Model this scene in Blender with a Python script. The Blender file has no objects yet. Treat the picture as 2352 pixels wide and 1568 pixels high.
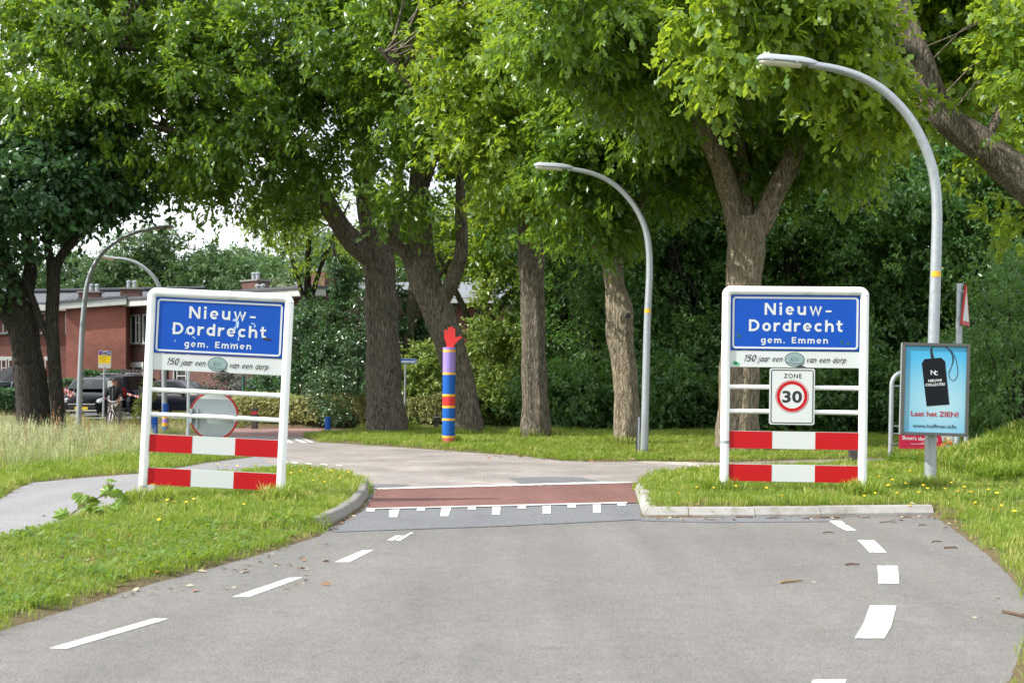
import bpy, bmesh, math, random
import numpy as np
from mathutils import Vector, Matrix, Euler

S = bpy.context.scene
COL = S.collection
R = math.radians
PI = math.pi

# ------------------------------------------------------------------ camera
FPX, CX, HY, EYE = 3266.667, 1176.0, 890.0, 1.5     # measured from the photograph at 2352 x 1568
cam_d = bpy.data.cameras.new('camera')
cam_d.lens = 50.0
cam_d.sensor_width = 36.0
cam_d.shift_y = (HY - 784.0) / 2352.0
cam_d.clip_start = 0.1
cam_d.clip_end = 2000.0
cam_d.dof.use_dof = True
cam_d.dof.focus_distance = 18.6
cam_d.dof.aperture_fstop = 3.2
cam = bpy.data.objects.new('camera', cam_d)
cam.location = (0, 0, EYE)
cam.rotation_euler = (R(90), 0, 0)
COL.objects.link(cam)
S.camera = cam

# ------------------------------------------------------------------ light
SUN_EL = R(43.0)
SUN_AZ = math.atan2(-0.955, -0.297)                  # from the left, a little behind the camera
SUNV = Vector((math.sin(SUN_AZ) * math.cos(SUN_EL), math.cos(SUN_AZ) * math.cos(SUN_EL), math.sin(SUN_EL)))
W = bpy.data.worlds.new('World')
S.world = W
W.use_nodes = True
wn, wl = W.node_tree.nodes, W.node_tree.links
wn.clear()
w_out = wn.new('ShaderNodeOutputWorld')
w_bg = wn.new('ShaderNodeBackground')
w_bg.inputs['Strength'].default_value = 0.15
w_sky = wn.new('ShaderNodeTexSky')
w_sky.sky_type = 'NISHITA'
w_sky.sun_disc = False
w_sky.sun_elevation = SUN_EL
w_sky.sun_rotation = SUN_AZ
w_sky.dust_density = 2.0
w_tc = wn.new('ShaderNodeTexCoord')
w_no = wn.new('ShaderNodeTexNoise')
w_no.inputs['Scale'].default_value = 3.2
w_no.inputs['Detail'].default_value = 6.0
w_no.inputs['Roughness'].default_value = 0.55
w_rp = wn.new('ShaderNodeValToRGB')
w_rp.color_ramp.elements[0].position = 0.33
w_rp.color_ramp.elements[1].position = 0.52
w_mx = wn.new('ShaderNodeMix')
w_mx.data_type = 'RGBA'
w_mx.inputs[7].default_value = (8.4, 8.7, 9.2, 1)
wl.new(w_tc.outputs['Generated'], w_no.inputs['Vector'])
wl.new(w_no.outputs['Fac'], w_rp.inputs['Fac'])
wl.new(w_rp.outputs['Color'], w_mx.inputs[0])
wl.new(w_sky.outputs['Color'], w_mx.inputs[6])
wl.new(w_mx.outputs[2], w_bg.inputs['Color'])
wl.new(w_bg.outputs['Background'], w_out.inputs['Surface'])

sun_d = bpy.data.lights.new('sun', 'SUN')
sun_d.energy = 4.9
sun_d.angle = R(0.53)
sun_d.color = (1.0, 0.955, 0.88)
sun = bpy.data.objects.new('sun', sun_d)
sun.rotation_euler = (-SUNV).to_track_quat('-Z', 'Y').to_euler()
COL.objects.link(sun)

S.view_settings.view_transform = 'Standard'
S.view_settings.look = 'None'
S.view_settings.exposure = 0.50
S.view_settings.gamma = 1.0
S.view_settings.use_curve_mapping = False
S.render.engine = 'CYCLES'
S.cycles.max_bounces = 8
S.cycles.transparent_max_bounces = 6
S.cycles.use_denoising = True

# ------------------------------------------------------------------ helpers
def px(x, y, d):
    """the point seen at (x, y) of the photograph, d metres ahead"""
    return Vector(((x - CX) / FPX * d, d, EYE - (y - HY) / FPX * d))

def gp(x, y, z=0.0):
    """where the sight line through (x, y) meets the level z"""
    return px(x, y, FPX * (EYE - z) / (y - HY))

def tag(o, label=None, cat=None, group=None, kind=None):
    if label: o['label'] = label
    if cat: o['category'] = cat
    if group: o['group'] = group
    if kind: o['kind'] = kind
    return o

def empty(name, loc=(0, 0, 0), rot=(0, 0, 0), label=None, cat=None, group=None, kind=None):
    o = bpy.data.objects.new(name, None)
    o.empty_display_size = 0.2
    o.location = loc
    o.rotation_euler = rot
    COL.objects.link(o)
    return tag(o, label, cat, group, kind)

def link(name, me, parent=None, loc=None):
    o = bpy.data.objects.new(name, me)
    COL.objects.link(o)
    if parent is not None: o.parent = parent
    if loc is not None: o.location = loc
    return o

def copy_tree(o, parent=None):
    c = o.copy()
    COL.objects.link(c)
    if parent is not None: c.parent = parent
    for ch in list(o.children):
        copy_tree(ch, c)
    return c

class MB:
    """collects shapes and links them as one mesh object"""
    def __init__(self):
        self.v, self.f, self.mi = [], [], []
    def add(self, v, f, mi=0):
        n = len(self.v)
        self.v.extend([tuple(p) for p in v])
        self.f.extend([tuple(i + n for i in q) for q in f])
        self.mi.extend([mi] * len(f))
        return self
    def box(self, c, s, rot=None, mi=0):
        hx, hy, hz = s[0] / 2, s[1] / 2, s[2] / 2
        vs = [Vector((x, y, z)) for x in (-hx, hx) for y in (-hy, hy) for z in (-hz, hz)]
        if rot is not None:
            m = rot if isinstance(rot, Matrix) else Euler(rot).to_matrix()
            vs = [m @ p for p in vs]
        vs = [p + Vector(c) for p in vs]
        return self.add(vs, [(0, 1, 3, 2), (4, 6, 7, 5), (0, 4, 5, 1), (2, 3, 7, 6), (0, 2, 6, 4), (1, 5, 7, 3)], mi)
    def bevbox(self, c, s, b=0.01, mi=0, rot=None):
        bm = bmesh.new()
        bmesh.ops.create_cube(bm, size=1.0)
        for v in bm.verts:
            v.co = Vector((v.co.x * s[0], v.co.y * s[1], v.co.z * s[2]))
        bmesh.ops.bevel(bm, geom=list(bm.edges), offset=b, segments=2, affect='EDGES')
        bm.verts.index_update()
        m = Matrix.Identity(3) if rot is None else Euler(rot).to_matrix()
        self.add([m @ v.co + Vector(c) for v in bm.verts], [[v.index for v in f.verts] for f in bm.faces], mi)
        bm.free()
        return self
    def prism(self, poly, d0, d1, axis='y', mi=0):
        """polygon in (x, z) pushed from y = d0 to d1 (or in (x, y) from z = d0 to d1)"""
        n = len(poly)
        if axis == 'y':
            a = [(p[0], d0, p[1]) for p in poly]; b = [(p[0], d1, p[1]) for p in poly]
        elif axis == 'z':
            a = [(p[0], p[1], d0) for p in poly]; b = [(p[0], p[1], d1) for p in poly]
        else:
            a = [(d0, p[0], p[1]) for p in poly]; b = [(d1, p[0], p[1]) for p in poly]
        f = [tuple(range(n)), tuple(range(2 * n - 1, n - 1, -1))]
        f += [(i, i + n, (i + 1) % n + n, (i + 1) % n) for i in range(n)]
        return self.add(a + b, f, mi)
    def tube(self, pts, rad, n=10, mi=0, caps=True, squash=None):
        pts = [Vector(p) for p in pts]
        if not isinstance(rad, (list, tuple)): rad = [rad] * len(pts)
        vs, fs = [], []
        up = None
        for i, p in enumerate(pts):
            t = (pts[min(i + 1, len(pts) - 1)] - pts[max(i - 1, 0)]).normalized()
            if up is None:
                up = Vector((0, 1, 0)) if abs(t.y) < 0.9 else Vector((1, 0, 0))
            x = up.cross(t)
            if x.length < 1e-5: x = Vector((1, 0, 0)).cross(t)
            x.normalize()
            y = t.cross(x).normalized()
            up = y
            for k in range(n):
                a = 2 * PI * k / n
                vs.append(p + x * (math.cos(a) * rad[i]) + y * (math.sin(a) * rad[i] * (squash or 1.0)))
        for i in range(len(pts) - 1):
            for k in range(n):
                a, b = i * n + k, i * n + (k + 1) % n
                fs.append((a, b, b + n, a + n))
        if caps:
            fs.append(tuple(range(n - 1, -1, -1)))
            fs.append(tuple((len(pts) - 1) * n + k for k in range(n)))
        return self.add(vs, fs, mi)
    def lathe(self, prof, n=20, c=(0, 0, 0), mi=0):
        vs, fs = [], []
        for r, z in prof:
            for k in range(n):
                a = 2 * PI * k / n
                vs.append((c[0] + r * math.cos(a), c[1] + r * math.sin(a), c[2] + z))
        for i in range(len(prof) - 1):
            for k in range(n):
                a, b = i * n + k, i * n + (k + 1) % n
                fs.append((a, b, b + n, a + n))
        fs.append(tuple(range(n - 1, -1, -1)))
        fs.append(tuple((len(prof) - 1) * n + k for k in range(n)))
        return self.add(vs, fs, mi)
    def ring(self, r0, r1, y0, y1, c=(0, 0), n=48, mi=0):
        """flat ring in the x-z plane"""
        vs, fs = [], []
        for k in range(n):
            a = 2 * PI * k / n
            for r, y in ((r0, y0), (r1, y0), (r1, y1), (r0, y1)):
                vs.append((c[0] + r * math.cos(a), y, c[1] + r * math.sin(a)))
        for k in range(n):
            a, b = 4 * k, 4 * ((k + 1) % n)
            for j in range(4):
                fs.append((a + j, b + j, b + (j + 1) % 4, a + (j + 1) % 4))
        return self.add(vs, fs, mi)
    def mesh(self, name, mats, smooth=False, angle=None):
        me = bpy.data.meshes.new(name)
        me.from_pydata(self.v, [], self.f)
        if not isinstance(mats, (list, tuple)): mats = [mats]
        for m in mats: me.materials.append(m)
        if len(mats) > 1:
            me.polygons.foreach_set('material_index', self.mi)
        bm = bmesh.new(); bm.from_mesh(me)
        bmesh.ops.recalc_face_normals(bm, faces=bm.faces)
        bm.to_mesh(me); bm.free()
        if smooth:
            me.polygons.foreach_set('use_smooth', [True] * len(me.polygons))
            me.set_sharp_from_angle(angle=R(angle or 40))
        me.update()
        return me
    def build(self, name, mats, parent=None, smooth=False, angle=None, loc=None):
        return link(name, self.mesh(name, mats, smooth, angle), parent, loc)

def fast_mesh(name, v, tris, mat, attr=None, smooth=True):
    """triangle mesh from numpy arrays, with one float per vertex named tint"""
    me = bpy.data.meshes.new(name)
    nv, nt = len(v), len(tris)
    me.vertices.add(nv)
    me.vertices.foreach_set('co', np.ascontiguousarray(v, dtype=np.float32).ravel())
    me.loops.add(nt * 3)
    me.loops.foreach_set('vertex_index', np.ascontiguousarray(tris, dtype=np.int32).ravel())
    me.polygons.add(nt)
    me.polygons.foreach_set('loop_start', np.arange(0, nt * 3, 3, dtype=np.int32))
    me.polygons.foreach_set('loop_total', np.full(nt, 3, dtype=np.int32))
    if smooth:
        me.polygons.foreach_set('use_smooth', np.ones(nt, dtype=bool))
    if attr is not None:
        a = me.attributes.new('tint', 'FLOAT', 'POINT')
        a.data.foreach_set('value', np.ascontiguousarray(attr, dtype=np.float32))
    for m in (mat if isinstance(mat, (list, tuple)) else [mat]):
        me.materials.append(m)
    me.update(calc_edges=True)
    return me

def catmull(pts, per=6):
    pts = [np.array(p, dtype=float) for p in pts]
    if len(pts) < 3:
        return [pts[0] + (pts[1] - pts[0]) * i / per for i in range(per + 1)]
    P = [2 * pts[0] - pts[1]] + pts + [2 * pts[-1] - pts[-2]]
    out = []
    for i in range(1, len(P) - 2):
        for k in range(per):
            t = k / per
            p0, p1, p2, p3 = P[i - 1], P[i], P[i + 1], P[i + 2]
            out.append(0.5 * ((2 * p1) + (-p0 + p2) * t + (2 * p0 - 5 * p1 + 4 * p2 - p3) * t * t + (-p0 + 3 * p1 - 3 * p2 + p3) * t ** 3))
    out.append(pts[-1])
    return out

def rrect(w, h, r, n=5, cx=0.0, cz=0.0):
    out = []
    for sx, sz, a0 in ((1, 1, 0), (-1, 1, 90), (-1, -1, 180), (1, -1, 270)):
        for k in range(n + 1):
            a = R(a0 + 90 * k / n)
            out.append((cx + sx * (w / 2 - r) + r * math.cos(a), cz + sz * (h / 2 - r) + r * math.sin(a)))
    return out

def frame_rr(mb, w, h, t, r, y0, y1, cx=0, cz=0, mi=0):
    """rounded rectangular outline of thickness t"""
    o = rrect(w, h, r, 5, cx, cz)
    i = rrect(w - 2 * t, h - 2 * t, max(r - t, 0.002), 5, cx, cz)
    n = len(o)
    v = [(p[0], y0, p[1]) for p in o] + [(p[0], y0, p[1]) for p in i] + [(p[0], y1, p[1]) for p in o] + [(p[0], y1, p[1]) for p in i]
    f = []
    for k in range(n):
        j = (k + 1) % n
        f += [(k, j, n + j, n + k), (2 * n + k, 3 * n + k, 3 * n + j, 2 * n + j), (k, 2 * n + k, 2 * n + j, j), (n + k, n + j, 3 * n + j, 3 * n + k)]
    mb.add(v, f, mi)

def text_mesh(txt, width=None, height=None, bold=0.0, shear=0.0, space=1.0, depth=0.0, name='lettering', mat=None, word=1.0):
    """lettering standing in the x-z plane, centred on x, its baseline at z = 0"""
    cu = bpy.data.curves.new(name, 'FONT')
    cu.body = txt
    cu.size = 1.0
    cu.offset = bold
    cu.shear = shear
    cu.space_character = space
    cu.space_word = word
    cu.resolution_u = 4
    cu.extrude = 0.0
    tmp = bpy.data.objects.new('lettering_source', cu)
    COL.objects.link(tmp)
    dg = bpy.context.evaluated_depsgraph_get()
    me = bpy.data.meshes.new_from_object(tmp.evaluated_get(dg))
    bpy.data.objects.remove(tmp)
    bpy.data.curves.remove(cu)
    co = np.empty(len(me.vertices) * 3, dtype=np.float32)
    me.vertices.foreach_get('co', co)
    co = co.reshape(-1, 3)
    x0, x1 = co[:, 0].min(), co[:, 0].max()
    cap = 0.70
    sx = width / (x1 - x0) if width else 1.0
    sz = height / cap if height else sx
    if not width: sx = sz
    new = np.zeros_like(co)
    new[:, 0] = (co[:, 0] - (x0 + x1) / 2) * sx
    new[:, 2] = co[:, 1] * sz
    me.vertices.foreach_set('co', new.ravel())
    me.materials.clear()
    if mat: me.materials.append(mat)
    me.update()
    return me

# ------------------------------------------------------------------ materials
MATS = {}
USED = set()
def by_mark(x, marks, pre, post=''):
    """a label that places a thing beside the landmark it stands nearest to in the view"""
    for mx_, nm in sorted(marks, key=lambda m: abs(m[0] - x)):
        rel = 'right behind' if abs(mx_ - x) < 22 else ('just left of' if x < mx_ else 'just right of')
        l = f'{pre} {rel} {nm}{post}'
        if l not in USED:
            USED.add(l); return l
def nodes_of(m):
    return m.node_tree.nodes, m.node_tree.links

def mat(name, col, rough=0.6, metal=0.0, spec=0.5, noise=0.0, nscale=8.0, bump=0.0, bscale=40.0, dirt=None, coat=0.0):
    """Principled material with optional colour grain, dirt blotches and fine relief"""
    if name in MATS: return MATS[name]
    m = bpy.data.materials.new(name)
    m.use_nodes = True
    N, L = nodes_of(m)
    b = N['Principled BSDF']
    b.inputs['Base Color'].default_value = (*col, 1)
    b.inputs['Roughness'].default_value = rough
    b.inputs['Metallic'].default_value = metal
    b.inputs['Specular IOR Level'].default_value = spec
    if coat: b.inputs['Coat Weight'].default_value = coat
    tc = N.new('ShaderNodeTexCoord')
    src = None
    if noise:
        n = N.new('ShaderNodeTexNoise')
        n.inputs['Scale'].default_value = nscale
        n.inputs['Detail'].default_value = 5
        L.new(tc.outputs['Object'], n.inputs['Vector'])
        mx = N.new('ShaderNodeMix'); mx.data_type = 'RGBA'
        mx.inputs[6].default_value = (*[c * (1 - noise) for c in col], 1)
        mx.inputs[7].default_value = (*[min(1, c * (1 + noise)) for c in col], 1)
        L.new(n.outputs['Fac'], mx.inputs[0])
        src = mx.outputs[2]
    if dirt:
        dcol, dscale, lo, hi = dirt
        n = N.new('ShaderNodeTexNoise')
        n.inputs['Scale'].default_value = dscale
        n.inputs['Detail'].default_value = 7
        n.inputs['Roughness'].default_value = 0.65
        L.new(tc.outputs['Object'], n.inputs['Vector'])
        rp = N.new('ShaderNodeValToRGB')
        rp.color_ramp.elements[0].position = lo
        rp.color_ramp.elements[1].position = hi
        L.new(n.outputs['Fac'], rp.inputs['Fac'])
        mx = N.new('ShaderNodeMix'); mx.data_type = 'RGBA'
        mx.inputs[6].default_value = (*col, 1)
        mx.inputs[7].default_value = (*dcol, 1)
        if src: L.new(src, mx.inputs[6])
        L.new(rp.outputs['Color'], mx.inputs[0])
        src = mx.outputs[2]
    if src: L.new(src, b.inputs['Base Color'])
    if bump:
        n = N.new('ShaderNodeTexNoise')
        n.inputs['Scale'].default_value = bscale
        n.inputs['Detail'].default_value = 6
        L.new(tc.outputs['Object'], n.inputs['Vector'])
        bp = N.new('ShaderNodeBump')
        bp.inputs['Strength'].default_value = bump
        bp.inputs['Distance'].default_value = 0.02
        L.new(n.outputs['Fac'], bp.inputs['Height'])
        L.new(bp.outputs['Normal'], b.inputs['Normal'])
    MATS[name] = m
    return m

def leaf_mat(name, dark, light, trans, tw=0.42, rough=0.42, spec=0.5, sheen=None):
    """leaf: grain from the tint attribute, gloss above, light coming through"""
    m = bpy.data.materials.new(name)
    m.use_nodes = True
    N, L = nodes_of(m)
    b = N['Principled BSDF']
    out = N['Material Output']
    at = N.new('ShaderNodeAttribute'); at.attribute_name = 'tint'
    mx = N.new('ShaderNodeMix'); mx.data_type = 'RGBA'
    mx.inputs[6].default_value = (*dark, 1); mx.inputs[7].default_value = (*light, 1)
    L.new(at.outputs['Fac'], mx.inputs[0])
    L.new(mx.outputs[2], b.inputs['Base Color'])
    b.inputs['Roughness'].default_value = rough
    b.inputs['Specular IOR Level'].default_value = spec
    t = N.new('ShaderNodeBsdfTranslucent')
    m2 = N.new('ShaderNodeMix'); m2.data_type = 'RGBA'
    m2.inputs[6].default_value = (*[c * 0.7 for c in trans], 1); m2.inputs[7].default_value = (*trans, 1)
    L.new(at.outputs['Fac'], m2.inputs[0])
    L.new(m2.outputs[2], t.inputs['Color'])
    ms = N.new('ShaderNodeMixShader')
    ms.inputs[0].default_value = tw
    L.new(b.outputs[0], ms.inputs[1]); L.new(t.outputs[0], ms.inputs[2])
    L.new(ms.outputs[0], out.inputs['Surface'])
    MATS[name] = m
    return m

def asphalt_mat(name, col, grain=0.35, patch=0.12, gscale=260.0, bump=0.5):
    m = bpy.data.materials.new(name)
    m.use_nodes = True
    N, L = nodes_of(m)
    b = N['Principled BSDF']
    b.inputs['Roughness'].default_value = 0.88
    b.inputs['Specular IOR Level'].default_value = 0.3
    tc = N.new('ShaderNodeTexCoord')
    def noise(sc, det, ro=0.6):
        n = N.new('ShaderNodeTexNoise')
        n.inputs['Scale'].default_value = sc; n.inputs['Detail'].default_value = det
        n.inputs['Roughness'].default_value = ro
        L.new(tc.outputs['Object'], n.inputs['Vector'])
        return n
    fine = N.new('ShaderNodeTexVoronoi'); fine.inputs['Scale'].default_value = gscale * 0.45
    L.new(tc.outputs['Object'], fine.inputs['Vector'])
    sep = N.new('ShaderNodeSeparateColor'); L.new(fine.outputs['Color'], sep.inputs['Color'])
    big = noise(0.55, 6); mid = noise(7.0, 6)
    def mul(a, lo, hi, src):
        mr = N.new('ShaderNodeMapRange')
        mr.inputs['From Min'].default_value = 0.25; mr.inputs['From Max'].default_value = 0.75
        mr.inputs['To Min'].default_value = lo; mr.inputs['To Max'].default_value = hi
        L.new(src, mr.inputs['Value'])
        return mr.outputs['Result']
    f1 = mul(0, 1 - grain, 1 + grain, sep.outputs['Red'])
    f2 = mul(0, 1 - patch, 1 + patch, big.outputs['Fac'])
    f3 = mul(0, 1 - patch, 1 + patch, mid.outputs['Fac'])
    m1 = N.new('ShaderNodeMath'); m1.operation = 'MULTIPLY'; L.new(f1, m1.inputs[0]); L.new(f2, m1.inputs[1])
    m2 = N.new('ShaderNodeMath'); m2.operation = 'MULTIPLY'; L.new(m1.outputs[0], m2.inputs[0]); L.new(f3, m2.inputs[1])
    # worn streaks along the lane, dark blotches and fine cracks
    mp = N.new('ShaderNodeMapping'); mp.inputs['Scale'].default_value = (1.5, .10, 1); mp.inputs['Rotation'].default_value = (0, 0, -.12)
    L.new(tc.outputs['Object'], mp.inputs['Vector'])
    ns = N.new('ShaderNodeTexNoise'); ns.inputs['Scale'].default_value = 1.3; ns.inputs['Detail'].default_value = 5; L.new(mp.outputs[0], ns.inputs['Vector'])
    f4 = mul(0, 1 - 1.1 * patch, 1 + 1.1 * patch, ns.outputs['Fac'])
    nb = noise(1.9, 8, .7)
    r5 = N.new('ShaderNodeMapRange'); r5.inputs['From Min'].default_value = .60; r5.inputs['From Max'].default_value = .74; r5.inputs['To Min'].default_value = 1.0; r5.inputs['To Max'].default_value = .76
    L.new(nb.outputs['Fac'], r5.inputs['Value'])
    cv = N.new('ShaderNodeTexVoronoi'); cv.feature = 'DISTANCE_TO_EDGE'; cv.inputs['Scale'].default_value = .33
    wob = noise(2.2, 5); wa = N.new('ShaderNodeVectorMath'); wa.operation = 'MULTIPLY_ADD'; wa.inputs[1].default_value = (.9, .9, 0); L.new(wob.outputs['Color'], wa.inputs[0]); L.new(tc.outputs['Object'], wa.inputs[2]); L.new(wa.outputs[0], cv.inputs['Vector'])
    r6 = N.new('ShaderNodeMapRange'); r6.inputs['From Min'].default_value = .0; r6.inputs['From Max'].default_value = .006; r6.inputs['To Min'].default_value = .88; r6.inputs['To Max'].default_value = 1.0
    L.new(cv.outputs['Distance'], r6.inputs['Value'])
    for src_ in (f4, r5.outputs['Result'], r6.outputs['Result']):
        m3 = N.new('ShaderNodeMath'); m3.operation = 'MULTIPLY'; L.new(m2.outputs[0], m3.inputs[0]); L.new(src_, m3.inputs[1]); m2 = m3
    hs = N.new('ShaderNodeVectorMath'); hs.operation = 'SCALE'
    hs.inputs[0].default_value = col
    L.new(m2.outputs[0], hs.inputs['Scale'])
    L.new(hs.outputs[0], b.inputs['Base Color'])
    bp = N.new('ShaderNodeBump'); bp.inputs['Strength'].default_value = bump; bp.inputs['Distance'].default_value = 0.006
    L.new(fine.outputs['Distance'], bp.inputs['Height']); L.new(bp.outputs['Normal'], b.inputs['Normal'])
    MATS[name] = m
    return m

def brick_mat(name, c1, c2, mortar, w=0.21, h=0.065, paver=False, rot=0.0):
    m = bpy.data.materials.new(name)
    m.use_nodes = True
    N, L = nodes_of(m)
    b = N['Principled BSDF']; b.inputs['Roughness'].default_value = 0.9
    tc = N.new('ShaderNodeTexCoord')
    mp = N.new('ShaderNodeMapping')
    if not paver: mp.inputs['Rotation'].default_value = (R(-90), 0, 0)
    else: mp.inputs['Rotation'].default_value = (0, 0, rot)
    L.new(tc.outputs['Object'], mp.inputs['Vector'])
    br = N.new('ShaderNodeTexBrick')
    br.inputs['Scale'].default_value = 1.0
    br.inputs['Brick Width'].default_value = w
    br.inputs['Row Height'].default_value = h
    br.inputs['Mortar Size'].default_value = 0.006
    br.inputs['Color1'].default_value = (*c1, 1); br.inputs['Color2'].default_value = (*c2, 1)
    br.inputs['Mortar'].default_value = (*mortar, 1)
    br.inputs['Bias'].default_value = 0.0
    L.new(mp.outputs[0], br.inputs['Vector'])
    n = N.new('ShaderNodeTexNoise'); n.inputs['Scale'].default_value = 0.7; n.inputs['Detail'].default_value = 6
    L.new(tc.outputs['Object'], n.inputs['Vector'])
    mr = N.new('ShaderNodeMapRange'); mr.inputs['To Min'].default_value = 0.75; mr.inputs['To Max'].default_value = 1.25
    mr.inputs['From Min'].default_value = 0.3; mr.inputs['From Max'].default_value = 0.7
    L.new(n.outputs['Fac'], mr.inputs['Value'])
    vm = N.new('ShaderNodeVectorMath'); vm.operation = 'SCALE'
    L.new(br.outputs['Color'], vm.inputs[0]); L.new(mr.outputs['Result'], vm.inputs['Scale'])
    L.new(vm.outputs[0], b.inputs['Base Color'])
    bp = N.new('ShaderNodeBump'); bp.inputs['Strength'].default_value = 0.5; bp.inputs['Distance'].default_value = 0.006; bp.invert = True
    L.new(br.outputs['Fac'], bp.inputs['Height']); L.new(bp.outputs['Normal'], b.inputs['Normal'])
    MATS[name] = m
    return m

def bark_mat(name, dark, light, moss=None):
    m = bpy.data.materials.new(name)
    m.use_nodes = True
    N, L = nodes_of(m)
    b = N['Principled BSDF']; b.inputs['Roughness'].default_value = 0.92; b.inputs['Specular IOR Level'].default_value = 0.2
    tc = N.new('ShaderNodeTexCoord')
    mp = N.new('ShaderNodeMapping'); mp.inputs['Scale'].default_value = (1, 1, 0.28)
    L.new(tc.outputs['Object'], mp.inputs['Vector'])
    n1 = N.new('ShaderNodeTexNoise'); n1.inputs['Scale'].default_value = 17; n1.inputs['Detail'].default_value = 8; n1.inputs['Roughness'].default_value = 0.62; n1.inputs['Distortion'].default_value = 0.4
    L.new(mp.outputs[0], n1.inputs['Vector'])
    n2 = N.new('ShaderNodeTexNoise'); n2.inputs['Scale'].default_value = 1.3; n2.inputs['Detail'].default_value = 4
    L.new(tc.outputs['Object'], n2.inputs['Vector'])
    m9 = N.new('ShaderNodeMapping'); m9.inputs['Scale'].default_value = (15, 15, 2.0)
    w9 = N.new('ShaderNodeTexNoise'); w9.inputs['Scale'].default_value = 2.2; w9.inputs['Detail'].default_value = 4; L.new(tc.outputs['Object'], w9.inputs['Vector'])
    a9 = N.new('ShaderNodeVectorMath'); a9.operation = 'MULTIPLY_ADD'; a9.inputs[1].default_value = (.22, .22, .5); L.new(w9.outputs['Color'], a9.inputs[0]); L.new(tc.outputs['Object'], a9.inputs[2])
    L.new(a9.outputs[0], m9.inputs['Vector'])
    v9 = N.new('ShaderNodeTexVoronoi'); v9.feature = 'DISTANCE_TO_EDGE'; v9.inputs['Scale'].default_value = 1.0; L.new(m9.outputs[0], v9.inputs['Vector'])
    r9 = N.new('ShaderNodeMapRange'); r9.inputs['From Max'].default_value = .16; r9.inputs['To Min'].default_value = .58; L.new(v9.outputs['Distance'], r9.inputs['Value'])
    rp = N.new('ShaderNodeValToRGB')
    rp.color_ramp.elements[0].position = 0.33; rp.color_ramp.elements[0].color = (*dark, 1)
    rp.color_ramp.elements[1].position = 0.64; rp.color_ramp.elements[1].color = (*light, 1)
    L.new(n1.outputs['Fac'], rp.inputs['Fac'])
    mx = N.new('ShaderNodeMix'); mx.data_type = 'RGBA'
    mc = moss or [c * 0.7 for c in light]
    mx.inputs[7].default_value = (*mc, 1)
    L.new(rp.outputs['Color'], mx.inputs[6])
    r2 = N.new('ShaderNodeMapRange'); r2.inputs['From Min'].default_value = 0.45; r2.inputs['From Max'].default_value = 0.75; r2.inputs['To Max'].default_value = 0.65
    L.new(n2.outputs['Fac'], r2.inputs['Value']); L.new(r2.outputs['Result'], mx.inputs[0])
    x9 = N.new('ShaderNodeVectorMath'); x9.operation = 'SCALE'; L.new(mx.outputs[2], x9.inputs[0]); L.new(r9.outputs['Result'], x9.inputs['Scale'])
    L.new(x9.outputs[0], b.inputs['Base Color'])
    h9 = N.new('ShaderNodeMath'); h9.operation = 'MULTIPLY'; L.new(r9.outputs['Result'], h9.inputs[0]); L.new(n1.outputs['Fac'], h9.inputs[1])
    bp = N.new('ShaderNodeBump'); bp.inputs['Strength'].default_value = 1.0; bp.inputs['Distance'].default_value = 0.09
    L.new(h9.outputs[0], bp.inputs['Height']); L.new(bp.outputs['Normal'], b.inputs['Normal'])
    MATS[name] = m
    return m

def glass_mat(name, col=(0.02, 0.025, 0.03)):
    return mat(name, col, rough=0.06, spec=0.9)

M_WHITE = mat('white_powder_coat', (0.80, 0.82, 0.81), 0.38, noise=0.04, nscale=3, dirt=((0.44, 0.46, 0.34), 3.4, 0.54, 0.80))
M_SIGNWHITE = mat('white_sign_film', (0.54, 0.57, 0.56), 0.4, noise=0.02, nscale=4, dirt=((0.55, 0.57, 0.50), 2.0, 0.62, 0.85))
M_BLUE = mat('blue_sign_film', (0.001, 0.062, 0.37), 0.45, spec=0.25, noise=0.05, nscale=3)
M_RED = mat('red_sign_film', (0.42, 0.004, 0.007), 0.45, spec=0.25, noise=0.06, nscale=3, dirt=((0.40, 0.02, 0.02), 5, 0.6, 0.8))
M_BLACK = mat('black_print', (0.012, 0.012, 0.014), 0.5)
M_PRINTGREY = mat('grey_green_print', (0.22, 0.31, 0.31), 0.45, noise=0.08, nscale=6)
M_GALV = mat('galvanised_steel', (0.36, 0.39, 0.41), 0.45, metal=0.55, noise=0.22, nscale=14, dirt=((0.30, 0.32, 0.33), 9, 0.55, 0.75))
M_GALVD = mat('weathered_galvanised_steel', (0.33, 0.36, 0.38), 0.55, metal=0.4, noise=0.25, nscale=12)
M_HEAD = mat('grey_lamp_housing', (0.33, 0.37, 0.40), 0.45, noise=0.05)
M_LENS = mat('milky_lamp_cover', (0.66, 0.64, 0.55), 0.25)
M_YELLOW = mat('yellow_paint', (0.80, 0.42, 0.02), 0.5, noise=0.06)
M_PBLUE = mat('blue_paint', (0.004, 0.095, 0.40), 0.45, spec=0.3, noise=0.08, nscale=4)
M_PURPLE = mat('purple_paint', (0.30, 0.21, 0.58), 0.45, noise=0.06, nscale=4)
M_PRED = mat('red_paint', (0.62, 0.02, 0.02), 0.45, noise=0.07, nscale=4)
M_PRED2 = mat('faded_red_paint', (0.50, 0.09, 0.08), 0.6, noise=0.15, nscale=9)
M_GLASS = mat('dark_window_glass', (.012, .016, .018), rough=.1, spec=.4)
M_GLASS2 = mat('dark_car_glass', (.006, .010, .010), rough=.12, spec=.22)
M_DARKWOOD = mat('dark_weathered_wood', (0.055, 0.05, 0.045), 0.85, noise=0.35, nscale=18, bump=0.3)
M_WOOD = mat('grey_brown_planks', (0.17, 0.13, 0.10), 0.85, noise=0.3, nscale=14, bump=0.3)
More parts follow.
